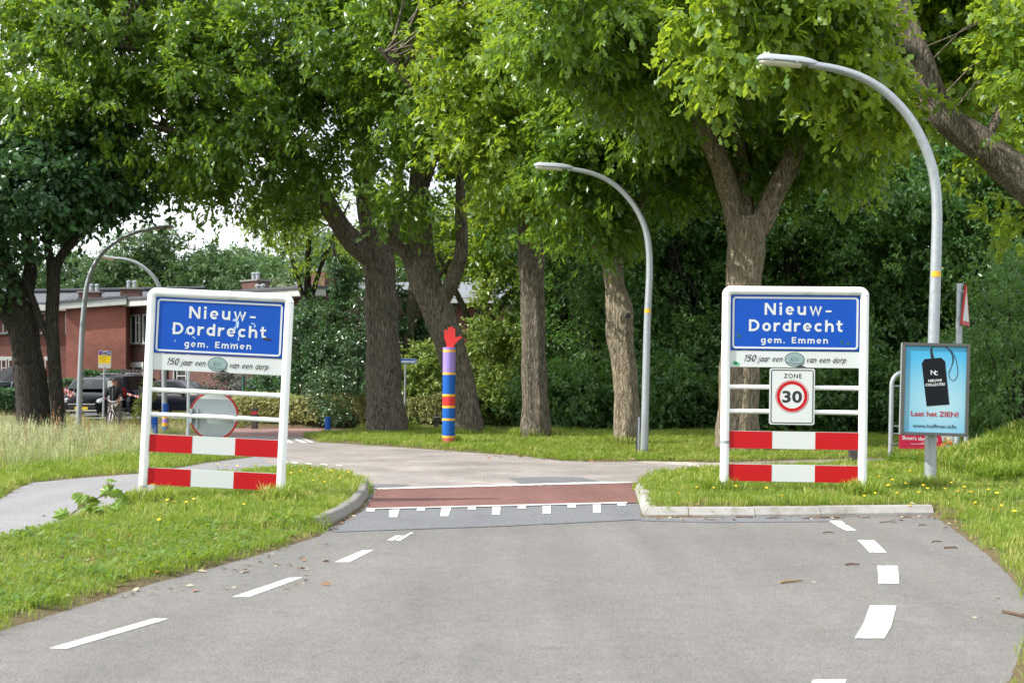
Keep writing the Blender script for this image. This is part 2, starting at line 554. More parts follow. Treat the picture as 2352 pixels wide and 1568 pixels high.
M_CONC = mat('pale_concrete', (0.31, 0.30, 0.28), 0.9, noise=0.16, nscale=9, bump=0.35, bscale=90, dirt=((0.19, 0.17, 0.14), 3.6, 0.47, 0.72))
M_CONC2 = mat('weathered_concrete', (0.21, 0.20, 0.185), 0.9, noise=0.18, nscale=9, bump=0.3, bscale=90, dirt=((0.14, 0.13, 0.10), 4.0, 0.5, 0.75))
M_PAINT = mat('road_paint', (0.64, 0.64, 0.61), 0.75, noise=0.10, nscale=30, bump=0.3, bscale=160, dirt=((0.20, 0.195, 0.185), 19, 0.52, 0.68))
M_PAINTW = mat('worn_road_paint', (0.70, 0.70, 0.67), 0.7, noise=0.08, nscale=30, dirt=((0.26, 0.255, 0.24), 9, 0.50, 0.62))
M_ASPH = asphalt_mat('light_grey_asphalt', (0.160, 0.154, 0.144), grain=0.36, patch=0.11, gscale=420.0)
M_ASPH2 = asphalt_mat('dark_grey_asphalt', (0.145, 0.150, 0.158), grain=0.28, patch=0.07)
M_ASPH3 = asphalt_mat('cycle_path_asphalt', (0.23, 0.228, 0.232), grain=0.22, patch=0.07)
M_REDASPH = asphalt_mat('red_asphalt', (0.165, 0.082, 0.072), grain=0.34, patch=0.16)
M_PAVER = brick_mat('grey_pink_pavers', (0.235, 0.205, 0.19), (0.315, 0.285, 0.265), (0.12, 0.11, 0.10), 0.20, 0.10, paver=True, rot=0.3)
M_REDPATH = brick_mat('red_path_pavers', (0.24, 0.13, 0.12), (0.30, 0.17, 0.15), (0.16, 0.10, 0.09), 0.2, 0.1, paver=True)
M_BARK = bark_mat('grey_brown_bark', (0.05, 0.04, 0.03), (0.30, 0.255, 0.20), (0.12, 0.12, 0.075))
M_BARK2 = bark_mat('pale_oak_bark', (0.12, 0.096, 0.066), (0.45, 0.38, 0.28), (0.26, 0.23, 0.14))
M_BARK3 = bark_mat('dark_bark', (0.02, 0.018, 0.015), (0.085, 0.072, 0.058), (0.05, 0.055, 0.035))
# ------------------------------------------------------------------ ground plan (outlines measured on the road surface)
def gpoly(pts): return [(gp(x, y).x, gp(x, y).y) for x, y in pts]

NEAR_ROAD = gpoly([(-700, 1676), (-300, 1548), (0, 1448), (200, 1386), (340, 1342), (480, 1305), (620, 1266), (735, 1230), (752, 1214),
                   (790, 1192), (828, 1166), (846, 1142), (852, 1124), (1482, 1108), (1458, 1127), (1470, 1165), (1478, 1188), (1580, 1188), (1735, 1187),
                   (1885, 1186), (2145, 1184), (2200, 1222), (2262, 1268), (2310, 1312), (2344, 1352), (2364, 1400), (2362, 1440), (2346, 1490), (2318, 1568), (2270, 1700), (2200, 2000), (2050, 2600),
                   (1500, 4200), (-4200, 4200)])
CYCLE_PATH = gpoly([(-500, 1420), (-200, 1300), (0, 1242), (150, 1196), (240, 1178), (308, 1160), (352, 1128), (366, 1110), (480, 1096), (580, 1083), (660, 1077), (640, 1050),
                    (591, 1048), (480, 1062), (340, 1086), (180, 1098), (75, 1108), (40, 1122), (0, 1147), (-200, 1215), (-500, 1300)])
JUNCTION = gpoly([(640, 1076), (720, 1081), (790, 1088), (832, 1100), (846, 1114), (852, 1124), (1482, 1108), (1500, 1103), (1560, 1095), (1650, 1091), (1800, 1085),
                  (2000, 1074), (2200, 1076), (2900, 1076), (2900, 1051), (2200, 1052), (2000, 1053), (1650, 1063), (1480, 1059), (1390, 1061), (1290, 1059),
                  (1200, 1048), (1060, 1038), (900, 1026), (735, 1016), (690, 1003), (300, 1003), (300, 1012), (520, 1016), (591, 1048)])
RED_PATH = gpoly([(200, 1003), (690, 1003), (840, 992), (850, 984), (200, 983)])
STREET = [(-60, 53.5), (-8.6, 53.5), (-8.6, 66), (-60, 66)]
ROADS = [NEAR_ROAD, CYCLE_PATH, JUNCTION, RED_PATH]

def sdf(X, Y, poly):
    """signed distance to a polygon, negative inside"""
    P = np.asarray(poly, dtype=np.float64)
    d2 = np.full(X.shape, 1e18); ins = np.zeros(X.shape, dtype=bool)
    for i in range(len(P)):
        a, b = P[i], P[(i + 1) % len(P)]
        ex, ey = b - a
        wx, wy = X - a[0], Y - a[1]
        t = np.clip((wx * ex + wy * ey) / (ex * ex + ey * ey + 1e-12), 0, 1)
        d2 = np.minimum(d2, (wx - ex * t) ** 2 + (wy - ey * t) ** 2)
        c = (a[1] > Y) != (b[1] > Y)
        if abs(ey) > 1e-12:
            ins ^= c & (X < ex * (Y - a[1]) / ey + a[0])
    return np.where(ins, -1, 1) * np.sqrt(d2)

def road_sdf(X, Y):
    d = np.full(X.shape, 1e9)
    for p in ROADS: d = np.minimum(d, sdf(X, Y, p))
    return d

def smooth(a, b, x):
    t = np.clip((x - a) / (b - a), 0, 1)
    return t * t * (3 - 2 * t)

def ground_z(X, Y, d=None):
    X = np.asarray(X, dtype=np.float64); Y = np.asarray(Y, dtype=np.float64)
    if d is None: d = road_sdf(X, Y)
    # verge level behind the two kerbs
    right = smooth(0.9, 1.5, X) * smooth(16.0, 16.6, Y) * (1 - smooth(24, 30, Y)) * (1 - smooth(5.0, 5.5, X) * (1 - smooth(17, 18.2, Y)))
    left = smooth(-5.5, -3.0, X) * (1 - smooth(-1.2, -0.8, X)) * smooth(14.2, 15.2, Y) * (1 - smooth(20, 24, Y))
    lvl = 0.03 + 0.10 * right + 0.05 * left
    lvl = lvl + 0.05 * smooth(30, 36, Y) + 0.22 * smooth(46, 56, Y) * (1 - smooth(-4, 2, X))
    lvl = lvl + 0.018 * np.sin(X * 1.3 + 0.7 * np.sin(Y * .9)) * np.sin(Y * 1.1 + X * .3) * smooth(0.3, 1.2, d)
    mound = 0.80 * np.exp(-(((X - 9.6) / 1.75) ** 2 + ((Y - 23.6) / 1.5) ** 2)) * (1 + 0.10 * np.sin(X * 5 + Y * 3) + 0.06 * np.sin(X * 11 - Y * 7))
    far = smooth(0.0, 0.16, d)
    return np.where(d > 0, lvl * far + mound * smooth(0, .6, d), -0.07 * smooth(0, 0.25, -d))

def gz(x, y): return float(ground_z(np.array([x]), np.array([y]))[0])

def on_ground(x, y):
    """the point of the terrain seen at (x, y)"""
    z = 0.0
    for _ in range(12):
        p = gp(x, y, z)
        z = 0.5 * z + 0.5 * gz(p.x, p.y)
    p = gp(x, y, z); p.z = gz(p.x, p.y)
    return p

gx = np.concatenate([-np.geomspace(600, 30, 16), np.arange(-28, -14, 0.7), np.arange(-14, 12, 0.15), np.arange(12, 28, 0.7), np.geomspace(30, 600, 16)])
gy = np.concatenate([[-300, -120, -50, -20, -6, 0, 3], np.arange(5, 30, 0.15), np.arange(30, 62, 0.32), np.arange(63, 100, 3), np.geomspace(104, 900, 14)])
GX, GY = np.meshgrid(gx, gy)
GD = road_sdf(GX, GY)
GZ = ground_z(GX, GY, GD)
nxg, nyg = len(gx), len(gy)
ids = np.arange(nxg * nyg).reshape(nyg, nxg)
q = np.stack([ids[:-1, :-1], ids[:-1, 1:], ids[1:, 1:], ids[1:, :-1]], -1).reshape(-1, 4)
tr = np.concatenate([q[:, [0, 1, 2]], q[:, [0, 2, 3]]])

def ground_mat():
    m = bpy.data.materials.new('turf_soil'); m.use_nodes = True
    N, L = nodes_of(m); b = N['Principled BSDF']; b.inputs['Roughness'].default_value = 0.95; b.inputs['Specular IOR Level'].default_value = 0.1
    tc = N.new('ShaderNodeTexCoord')
    n1 = N.new('ShaderNodeTexNoise'); n1.inputs['Scale'].default_value = 1.1; n1.inputs['Detail'].default_value = 8; n1.inputs['Roughness'].default_value = 0.7
    n2 = N.new('ShaderNodeTexNoise'); n2.inputs['Scale'].default_value = 26; n2.inputs['Detail'].default_value = 6
    L.new(tc.outputs['Object'], n1.inputs['Vector']); L.new(tc.outputs['Object'], n2.inputs['Vector'])
    r1 = N.new('ShaderNodeValToRGB'); e = r1.color_ramp.elements
    e[0].position = 0.38; e[0].color = (0.07, 0.105, 0.018, 1)
    e[1].position = 0.66; e[1].color = (0.15, 0.135, 0.05, 1)
    L.new(n1.outputs['Fac'], r1.inputs['Fac'])
    r2 = N.new('ShaderNodeValToRGB'); e = r2.color_ramp.elements
    e[0].position = 0.36; e[0].color = (0.07, 0.05, 0.03, 1)
    e[1].position = 0.55; e[1].color = (1, 1, 1, 1)
    L.new(n2.outputs['Fac'], r2.inputs['Fac'])
    mx = N.new('ShaderNodeMix'); mx.data_type = 'RGBA'; mx.blend_type = 'MULTIPLY'; mx.inputs[0].default_value = 0.65
    L.new(r1.outputs['Color'], mx.inputs[6]); L.new(r2.outputs['Color'], mx.inputs[7])
    # bare brown soil along the road edges
    at = N.new('ShaderNodeAttribute'); at.attribute_name = 'tint'
    m3 = N.new('ShaderNodeMix'); m3.data_type = 'RGBA'; m3.inputs[7].default_value = (0.13, 0.095, 0.06, 1)
    ad = N.new('ShaderNodeMath'); ad.operation = 'MULTIPLY'; L.new(at.outputs['Fac'], ad.inputs[0]); L.new(n1.outputs['Fac'], ad.inputs[1])
    a2 = N.new('ShaderNodeMath'); a2.operation = 'MULTIPLY'; a2.inputs[1].default_value = 1.7; a2.use_clamp = True; L.new(ad.outputs[0], a2.inputs[0])
    L.new(a2.outputs[0], m3.inputs[0]); L.new(mx.outputs[2], m3.inputs[6])
    L.new(m3.outputs[2], b.inputs['Base Color'])
    bp = N.new('ShaderNodeBump'); bp.inputs['Strength'].default_value = 0.7; bp.inputs['Distance'].default_value = 0.04
    L.new(n2.outputs['Fac'], bp.inputs['Height']); L.new(bp.outputs['Normal'], b.inputs['Normal'])
    return m
me = fast_mesh('ground', np.stack([GX.ravel(), GY.ravel(), GZ.ravel()], 1), tr, ground_mat(), attr=1 - smooth(0.03, 0.32, GD.ravel()))
tag(link('ground', me), kind='structure')

def sheet(name, poly, z, m, kind='structure', parent=None, label=None):
    bm = bmesh.new()
    f = bm.faces.new([bm.verts.new((x, y, z)) for x, y in poly])
    bmesh.ops.triangulate(bm, faces=[f])
    me = bpy.data.meshes.new(name); bm.to_mesh(me); bm.free()
    me.materials.append(m)
    for p in me.polygons:
        if p.normal.z < 0: p.flip()
    return tag(link(name, me, parent), label=label, kind=kind)

road = sheet('road', NEAR_ROAD, 0.0, M_ASPH)
sheet('path', CYCLE_PATH, 0.004, M_ASPH3)
sheet('road_junction', JUNCTION, 0.008, M_PAVER)
sheet('red_path', RED_PATH, 0.010, M_REDPATH)
sheet('street', STREET, 0.335, M_ASPH2)
sheet('asphalt_ramp', gpoly([(752, 1216), (770, 1222), (1170, 1208), (1478, 1193), (1476, 1186), (1466, 1157), (838, 1172), (800, 1192)]), 0.006, M_ASPH2)
sheet('asphalt_strip', gpoly([(1474, 1196), (1478, 1189), (1930, 1188), (1900, 1198), (1640, 1200)]), 0.005, M_ASPH2)
sheet('red_road_table', gpoly([(841, 1171), (1439, 1156), (1469, 1155), (1457, 1130), (1482, 1109), (1300, 1108.5), (866, 1124)]), 0.010, M_REDASPH)
sheet('asphalt_patch', gpoly([(1166, 1099), (1195, 1111), (1380, 1107), (1335, 1097), (1250, 1096)]), 0.012, M_ASPH2)
sheet('asphalt_joint', gpoly([(852, 1112), (846, 1120), (920, 1119), (944, 1114)]), 0.012, M_ASPH2)
sheet('paved_strip', gpoly([(1455, 1064), (1560, 1069), (1680, 1080), (1680, 1064), (1560, 1062), (1480, 1060)]), 0.013, asphalt_mat('pale_gravelly_concrete', (0.42, 0.39, 0.34), patch=.2))

# painted markings: parts of the surface they lie on
def mark(poly, z=0.004, m=None, name='marking', parent=None):
    return sheet(name, gpoly(poly), z, m or M_PAINT, kind=None, parent=parent or road)
def dash(x0, y0, x1, y1, w, z=0.004, m=None):
    """a painted dash between two points of the road, w metres wide"""
    a, b = gp(x0, y0), gp(x1, y1)
    d = (b - a).normalized(); n = Vector((-d.y, d.x, 0)) * (w / 2)
    return sheet('lane_dash', [(p.x, p.y) for p in (a + n, b + n, b - n, a - n)], z, m or M_PAINT, kind=None, parent=road)

LL = [((112, 1489), (153, 1490), (388, 1421), (352, 1421)), ((533, 1371), (572, 1371), (696, 1326), (664, 1327)),
      ((768, 1291), (803, 1291), (858, 1263), (832, 1264))]
for q4 in LL: mark(q4, name='lane_dash')
mark([(888, 1241), (904, 1241), (922, 1230), (910, 1230)], m=M_PAINTW, name='lane_dash')
mark([(908, 1241), (920, 1241), (938, 1230), (926, 1230)], m=M_PAINTW, name='lane_dash')
mark([(930, 1229), (938, 1229), (950, 1223), (943, 1223)], m=M_PAINTW, name='lane_dash')
mark([(1963, 1466), (2031, 1466), (2046, 1440), (2059, 1391), (1998, 1391), (1984, 1431)], name='lane_dash')
mark([(2017, 1340), (2065, 1340), (2064, 1318), (2061, 1299), (2015, 1299), (2017, 1318)], name='lane_dash')
mark([(1999, 1270), (2037, 1269), (2008, 1241), (1970, 1240)], name='lane_dash')
mark([(1918, 1206), (1943, 1218), (1967, 1218), (1946, 1206)], name='lane_dash', m=M_PAINTW)
mark([(1902, 1195), (1916, 1204), (1943, 1204), (1932, 1196)], name='lane_dash', m=M_PAINTW)
mark([(1850, 1600), (1921, 1600), (1945, 1561), (1868, 1561)], name='lane_dash')
# crossing teeth and border lines of the red table
def zz(x, y): return (780 + x / 2.5565) / 1.08844, (1080 + y / 2.5565) / 1.08844
edge = [zz(345, 497), zz(348, 493), zz(2015, 452), zz(2016, 456)]
mark([zz(345, 493), zz(345, 499), zz(2014, 460), zz(2014, 452)], 0.016, name='border_line')
for a in ([(495, 500), (492, 548), (545, 548), (560, 497)], [(826, 491), (820, 542), (872, 541), (890, 489)], [(1153, 483), (1149, 533), (1200, 533), (1206, 481)],
          [(1474, 476), (1474, 527), (1526, 527), (1526, 474)], [(1795, 467), (1797, 521), (1848, 520), (1845, 465)]):
    mark([zz(*p) for p in a], 0.012, name='crossing_block')
for a in ([(348, 497), (348, 511), (400, 511), (404, 496)], [(672, 490), (669, 508), (720, 507), (724, 488)], [(995, 483), (996, 500), (1045, 500), (1048, 481)],
          [(1315, 476), (1315, 493), (1366, 492), (1368, 474)], [(1633, 468), (1634, 486), (1686, 485), (1688, 466)], [(1950, 458), (1953, 475), (2005, 475), (2003, 457)]):
    mark([zz(*p) for p in a], 0.012, name='crossing_block')
mark([zz(415, 364), zz(418, 370), zz(2130, 326), zz(1840, 321.5)], 0.016, name='border_line', m=M_PAINTW)
for a in ([(652, 1008), (660, 1008), (674, 1018), (660, 1018)], [(672, 1008), (682, 1008), (708, 1018), (694, 1018)], [(690, 1007), (698, 1007), (722, 1017), (712, 1017)]):
    mark(a, 0.016, m=M_PAINTW, name='path_marking')
for k, xx in enumerate((643, 668, 700, 735, 770)):
    mark([(xx, 1060 + k * 2), (xx + 14, 1061 + k * 2), (xx + 18, 1064 + k * 2), (xx + 4, 1063 + k * 2)], 0.016, m=M_PAINTW, name='path_marking')
mark([(640, 1069), (642, 1072), (800, 1085), (800, 1083)], 0.016, m=M_PAINTW, name='path_marking')

# ------------------------------------------------------------------ kerbs
def kerb(label_name, path, h, w, cuts, m, slope=0.05):
    """stones along a path of road points; the left side of the path faces the road"""
    root = empty(label_name, (path[0].x, path[0].y, 0), kind='structure')
    base = Vector((path[0].x, path[0].y, 0))
    for i in range(len(path) - 1):
        a, b = path[i], path[i + 1]
        n = cuts[i]
        for k in range(n):
            p = a.lerp(b, k / n); q_ = a.lerp(b, (k + 1) / n)
            d = (q_ - p).normalized(); s = Vector((-d.y, d.x, 0))
            p = p + d * 0.004; q_ = q_ - d * 0.004
            # mitre with the neighbours
            sec = [(0, -0.10), (0, h * 0.30), (slope, h * 0.92), (slope + 0.018, h), (slope + w, h), (slope + w, -0.10)]
            dz = random.uniform(-0.004, 0.006)
            def off(P, prev, nxt):
                t0 = (P - prev).normalized() if prev is not None else None
                t1 = (nxt - P).normalized() if nxt is not None else None
                t = ((t0 or t1) + (t1 or t0)).normalized()
                mm = Vector((-t.y, t.x, 0))
                c = max(0.5, mm.dot(s))
                return mm / c
            mp_ = off(a, path[i - 1] if i > 0 else None, b) if k == 0 else s
            mq_ = off(b, a, path[i + 2] if i + 2 < len(path) else None) if k == n - 1 else s
            mb = MB()
            vs = [p - base + mp_ * u + Vector((0, 0, z + (dz if z > 0 else 0))) for u, z in sec] + [q_ - base + mq_ * u + Vector((0, 0, z + (dz if z > 0 else 0))) for u, z in sec]
            ns = len(sec)
            mb.add(vs, [tuple(range(ns)), tuple(range(2 * ns - 1, ns - 1, -1))] + [(j, j + 1, j + 1 + ns, j + ns) for j in range(ns - 1)])
            mb.build('kerb_stone', m, root)
    return root
random.seed(4)
RK = [gp(1482, 1107), gp(1458, 1127), gp(1468, 1160), gp(1478, 1188), gp(1582, 1188), gp(1735, 1188), gp(1886, 1187), gp(2146, 1184.5)]
kerb('kerb', RK, 0.118, 0.11, [1, 1, 1, 1, 1, 1, 1], M_CONC)
LK = [gp(742, 1214), gp(790, 1192), gp(828, 1166), gp(846, 1142), gp(850, 1116)]
kerb('kerb', [p for p in LK], 0.12, 0.10, [2, 2, 2, 1], M_CONC2, slope=0.04)
# ------------------------------------------------------------------ vegetation
M_LEAF = leaf_mat('oak_leaves', (0.048, 0.125, 0.026), (0.15, 0.255, 0.028), (0.40, 0.60, 0.045), tw=0.42, rough=0.28, spec=0.6)
M_LEAF_Y = leaf_mat('young_oak_leaves', (0.065, 0.150, 0.024), (0.20, 0.295, 0.028), (0.52, 0.68, 0.045), tw=0.46, rough=0.36)
M_LEAF_D = leaf_mat('dark_leaves', (0.026, 0.078, 0.034), (0.065, 0.145, 0.050), (0.12, 0.26, 0.05), tw=0.28, rough=0.38)
M_LEAF_F = leaf_mat('far_tree_leaves', (0.045, 0.10, 0.035), (0.10, 0.185, 0.06), (0.16, 0.30, 0.07), tw=0.3, rough=0.5)
M_LEAF_C = leaf_mat('conifer_sprays', (0.065, 0.10, 0.02), (0.16, 0.20, 0.03), (0.2, 0.26, 0.03), tw=0.25, rough=0.6)
M_LEAF_W = leaf_mat('wood_leaves', (0.048, 0.13, 0.044), (0.125, 0.24, 0.062), (0.26, 0.48, 0.07), tw=0.36, rough=0.34)
M_LEAF_B = leaf_mat('bright_shrub_leaves', (0.12, 0.20, 0.045), (0.28, 0.37, 0.08), (0.44, 0.56, 0.09), tw=0.38, rough=0.33)
M_LEAF_G = leaf_mat('glossy_shrub_leaves', (0.03, 0.085, 0.03), (0.085, 0.165, 0.06), (0.10, 0.20, 0.04), tw=0.18, rough=0.25, spec=0.7)
M_LEAF_H = leaf_mat('hedge_leaves', (0.28, 0.30, 0.10), (0.52, 0.52, 0.22), (0.42, 0.46, 0.14), tw=0.25, rough=0.5)

LEAF = {
    # midrib along x, a solid body with two lobes on each side
    'lobed': (np.array([(0, 0, 0), (1, 0, -.10), (.26, .25, .05), (.44, .13, .02), (.66, .30, .03), (.26, -.25, .05), (.44, -.13, .02), (.66, -.30, .03)]),
              np.array([(0, 3, 2), (0, 1, 3), (3, 1, 4), (0, 5, 6), (0, 6, 1), (6, 7, 1)])),
    'slim': (np.array([(0, 0, 0), (1, 0, -.10), (.34, .19, .04), (.34, -.19, .04), (.46, .09, .02), (.66, .27, .02), (.76, .07, -.03), (.46, -.09, .02), (.66, -.27, .02), (.76, -.07, -.03)]),
             np.array([(0, 1, 2), (0, 3, 1), (4, 6, 5), (7, 8, 9)])),
    'plain': (np.array([(0, 0, 0), (.45, .24, .06), (1, 0, -.05), (.45, -.24, .06)]), np.array([(0, 2, 1), (0, 3, 2)])),
    'broad': (np.array([(0, 0, 0), (.25, .26, .05), (.65, .27, .03), (1, 0, -.06), (.65, -.27, .03), (.25, -.26, .05)]), np.array([(0, 3, 1), (1, 3, 2), (0, 5, 3), (5, 4, 3)])),
    'needle': (np.array([(0, 0, 0), (.5, .10, .02), (1, 0, -.08), (.5, -.10, .02)]), np.array([(0, 2, 1), (0, 3, 2)])),
}

def nrm(a): return a / (np.linalg.norm(a, axis=-1, keepdims=True) + 1e-9)

def leaves(P, D, Nn, s, kind, tint, rng):
    """one leaf at every point of P, pointing along D, facing Nn"""
    tv, tf = LEAF[kind]
    X = nrm(D); Y = nrm(np.cross(Nn, X)); Z = np.cross(X, Y)
    V = P[:, None, :] + s[:, None, None] * (tv[None, :, 0, None] * X[:, None, :] + tv[None, :, 1, None] * Y[:, None, :] + tv[None, :, 2, None] * Z[:, None, :])
    n = len(tv)
    F = tf[None] + (np.arange(len(P)) * n)[:, None, None]
    return V.reshape(-1, 3), F.reshape(-1, 3), np.repeat(tint, n)

def sprays(C, A, L, nleaf, size, kind, rng, out, droop=0.45, tint0=None, spread=0.75):
    """sprays of leaves: twig from C along A (length L)"""
    n = len(C)
    t = rng.uniform(0.05, 1.0, (n, nleaf))
    jit = rng.normal(0, 1, (n, nleaf, 3))
    P = C[:, None] + A[:, None] * (L[:, None] * t)[..., None] + jit * (0.10 * L[:, None, None])
    P[..., 2] -= droop * 0.35 * L[:, None] * t ** 2
    side = nrm(rng.normal(0, 1, (n, nleaf, 3)))
    D = nrm(A[:, None] * 0.55 + side * spread + np.array([0, 0, -1.0]) * droop)
    Nn = nrm(out[:, None] * 0.55 + np.array([0, 0, 1.0]) * 0.75 + rng.normal(0, 0.45, (n, nleaf, 3)))
    s = size * rng.uniform(0.65, 1.2, (n, nleaf))
    if tint0 is None: tint0 = rng.uniform(0.1, 0.9, n)
    ti = np.clip(tint0[:, None] + rng.normal(0, 0.16, (n, nleaf)), 0, 1)
    return leaves(P.reshape(-1, 3), D.reshape(-1, 3), Nn.reshape(-1, 3), s.reshape(-1), kind, ti.reshape(-1), rng)

def blob_points(blobs, n, rng, shell=0.55, lowcut=None):
    """points in the outer part of a set of ellipsoids, with their outward direction"""
    areas = np.array([(b[1][0] * b[1][1] + b[1][1] * b[1][2] + b[1][0] * b[1][2]) * (b[2] if len(b) > 2 else 1.0) for b in blobs])
    pick = rng.choice(len(blobs), n, p=areas / areas.sum())
    C = np.array([b[0] for b in blobs])[pick]; Rr = np.array([b[1] for b in blobs])[pick]
    u = nrm(rng.normal(0, 1, (n, 3)))
    r = shell + (1 - shell) * rng.random(n) ** 0.7
    # uneven outline: lumps and hollows
    w = 1 + 0.16 * np.sin(u[:, 0] * 5 + pick) * np.sin(u[:, 2] * 6 + pick * 2) + 0.10 * np.sin(u[:, 1] * 9 + u[:, 2] * 7)
    P = C + u * Rr * (r * w)[:, None]
    o = nrm(u / Rr)
    return P, o, pick

def crown_mesh(name, blobs, n, nleaf, size, kind, m, seed, L=0.8, droop=0.45, shell=0.5, clump=None, keep=None, tintbase=None):
    rng = np.random.default_rng(seed)
    # clumping: sprays gather round centres on the shell, gaps stay between them
    k = clump or max(8, n // 14)
    Cc, oc, pk = blob_points(blobs, k, rng, shell)
    idx = rng.integers(0, k, n)
    rad = 0.75 * L * rng.uniform(0.6, 1.6, k)
    P = Cc[idx] + nrm(rng.normal(0, 1, (n, 3))) * (rad[idx] * rng.random(n) ** 0.5)[:, None] * np.array([1.15, 1.15, 0.62])
    o = nrm(oc[idx] + rng.normal(0, 0.35, (n, 3)))
    if keep is not None:
        ok = keep(P); P, o, idx = P[ok], o[ok], idx[ok]
    A = nrm(o * 0.8 + rng.normal(0, 0.5, P.shape) + np.array([0, 0, 0.05]))
    tint = np.clip(rng.uniform(0.05, 0.95, k)[idx] * 0.6 + rng.uniform(0, 0.4, len(P)), 0, 1) if tintbase is None else np.clip(tintbase + rng.normal(0, .12, len(P)), 0, 1)
    v, f, t = sprays(P, A, L * rng.uniform(0.6, 1.25, len(P)), nleaf, size, kind, rng, o, droop, tint)
    return v, f, t, Cc, rad

def limb(mb, pts, radii, n=14, seed=0, furrow=0.07, per=6, mi=0):
    """bark-covered limb: furrowed cross-section along a smooth path"""
    rr = random.Random(seed)
    P = catmull(pts, per)
    rad = catmull([(r, 0, 0) for r in radii], per)
    ph = [rr.uniform(0, 6.28) for _ in range(5)]
    vs, fs = [], []
    up = None
    for i, p in enumerate(P):
        p = Vector(p)
        t = (Vector(P[min(i + 1, len(P) - 1)]) - Vector(P[max(i - 1, 0)])).normalized()
        if up is None: up = Vector((0, 1, 0)) if abs(t.y) < 0.9 else Vector((1, 0, 0))
        x = up.cross(t).normalized(); y = t.cross(x).normalized(); up = y
        r = max(0.004, float(rad[i][0]))
        for k in range(n):
            a = 2 * PI * k / n
            w = 1 + furrow * (math.sin(3 * a + ph[0] + i * .10) + 0.8 * math.sin(5 * a + ph[1] - i * .07) + 0.7 * math.sin(8 * a + ph[2] + i * .05)) \
                + furrow * 0.7 * math.sin(i * .9 + ph[3] + 2 * a) + furrow * rr.uniform(-.35, .35)
            vs.append(p + x * (math.cos(a) * r * w) + y * (math.sin(a) * r * w))
    for i in range(len(P) - 1):
        for k in range(n):
            a, b = i * n + k, i * n + (k + 1) % n
            fs.append((a, b, b + n, a + n))
    fs.append(tuple((len(P) - 1) * n + k for k in range(n)))
    mb.add(vs, fs, mi)
    return P

def twigs(mb, P0, targets, rng, r0=0.035, frac=1.0, n=4):
    """thin branches from the nearest limb point out to the clumps"""
    P0 = np.array(P0)
    for c in targets:
        if rng.random() > frac: continue
        d = np.linalg.norm(P0 - c, axis=1) + np.maximum(0, P0[:, 2] - c[2]) * 0.6
        j = int(rng.choice(np.argsort(d)[:9])); a = P0[j]
        ln = np.linalg.norm(c - a)
        if ln < 0.4 or ln > 5.5: continue
        m1 = a + (c - a) * 0.4 + np.array([0, 0, 0.10 * ln]) + rng.normal(0, 0.05 * ln, 3)
        m2 = a + (c - a) * 0.75 + np.array([0, 0, 0.07 * ln]) + rng.normal(0, 0.05 * ln, 3)
        r = r0 * (0.45 + 0.16 * ln)
        mb.tube([a, m1, m2, c], [r, r * .75, r * .5, r * .25], n=n, caps=False)

def B(x, y, d, rx, ry, dep, w=1.0):
    """ellipsoid given by its place in the picture: pixel centre, distance, pixel radii, depth in metres"""
    s = d / FPX
    return (np.array(px(x, y, d)), np.array((rx * s, dep, ry * s)), w)

def tree(name, label, base, limbs, blobs, n, nleaf, size, kind, lm, bm_, seed, cat='tree', L=0.9, droop=0.45, shell=0.5, clump=None, group=None, twig=0.5, furrow=0.06, keep=None, r0=0.035):
    """trunk and limbs through world points, crown of leaf sprays; children are placed from the tree's foot"""
    root = empty(name, base, (0, 0, 0), label, cat, group)
    mb = MB(); pts = []
    for k, (pp, rr) in enumerate(limbs):
        loc = [Vector(p) - Vector(base) for p in pp]
        pts += limb(mb, loc, rr, n=30 if rr[0] > .3 else 10, seed=seed * 31 + k, furrow=furrow if rr[0] > .2 else .03)
    mb.build('trunk', bm_, root, smooth=True, angle=60)
    bl = [(b[0] - np.array(base), np.maximum(b[1] - .5 * L, .35 * b[1]), b[2] if len(b) > 2 else 1.0) for b in blobs]
    kp = None if keep is None else (lambda P: keep(P + np.array(base)))
    v, f, t, Cc, rad = crown_mesh('crown', bl, n, nleaf, size, kind, lm, seed, L, droop, shell, clump, kp)
    link('crown', fast_mesh('crown', v, f, lm, t), root)
    if twig > 0:
        rng = np.random.default_rng(seed + 5)
        tb = MB()
        hi = [p for p in pts if p[2] > 0.25 * max(q[2] for q in pts)]
        twigs(tb, hi, Cc, rng, frac=twig, r0=r0)
        if tb.v: tb.build('branch', bm_, root, smooth=True)
    return root

def PL(d, *pts):
    """path of picture points at distance d (a third number moves one point nearer or farther)"""
    return [px(p[0], p[1], d + (p[2] if len(p) > 2 else 0)) for p in pts]
def RP(d, *w): return [x * d / FPX for x in w]      # half-widths in pixels to metres

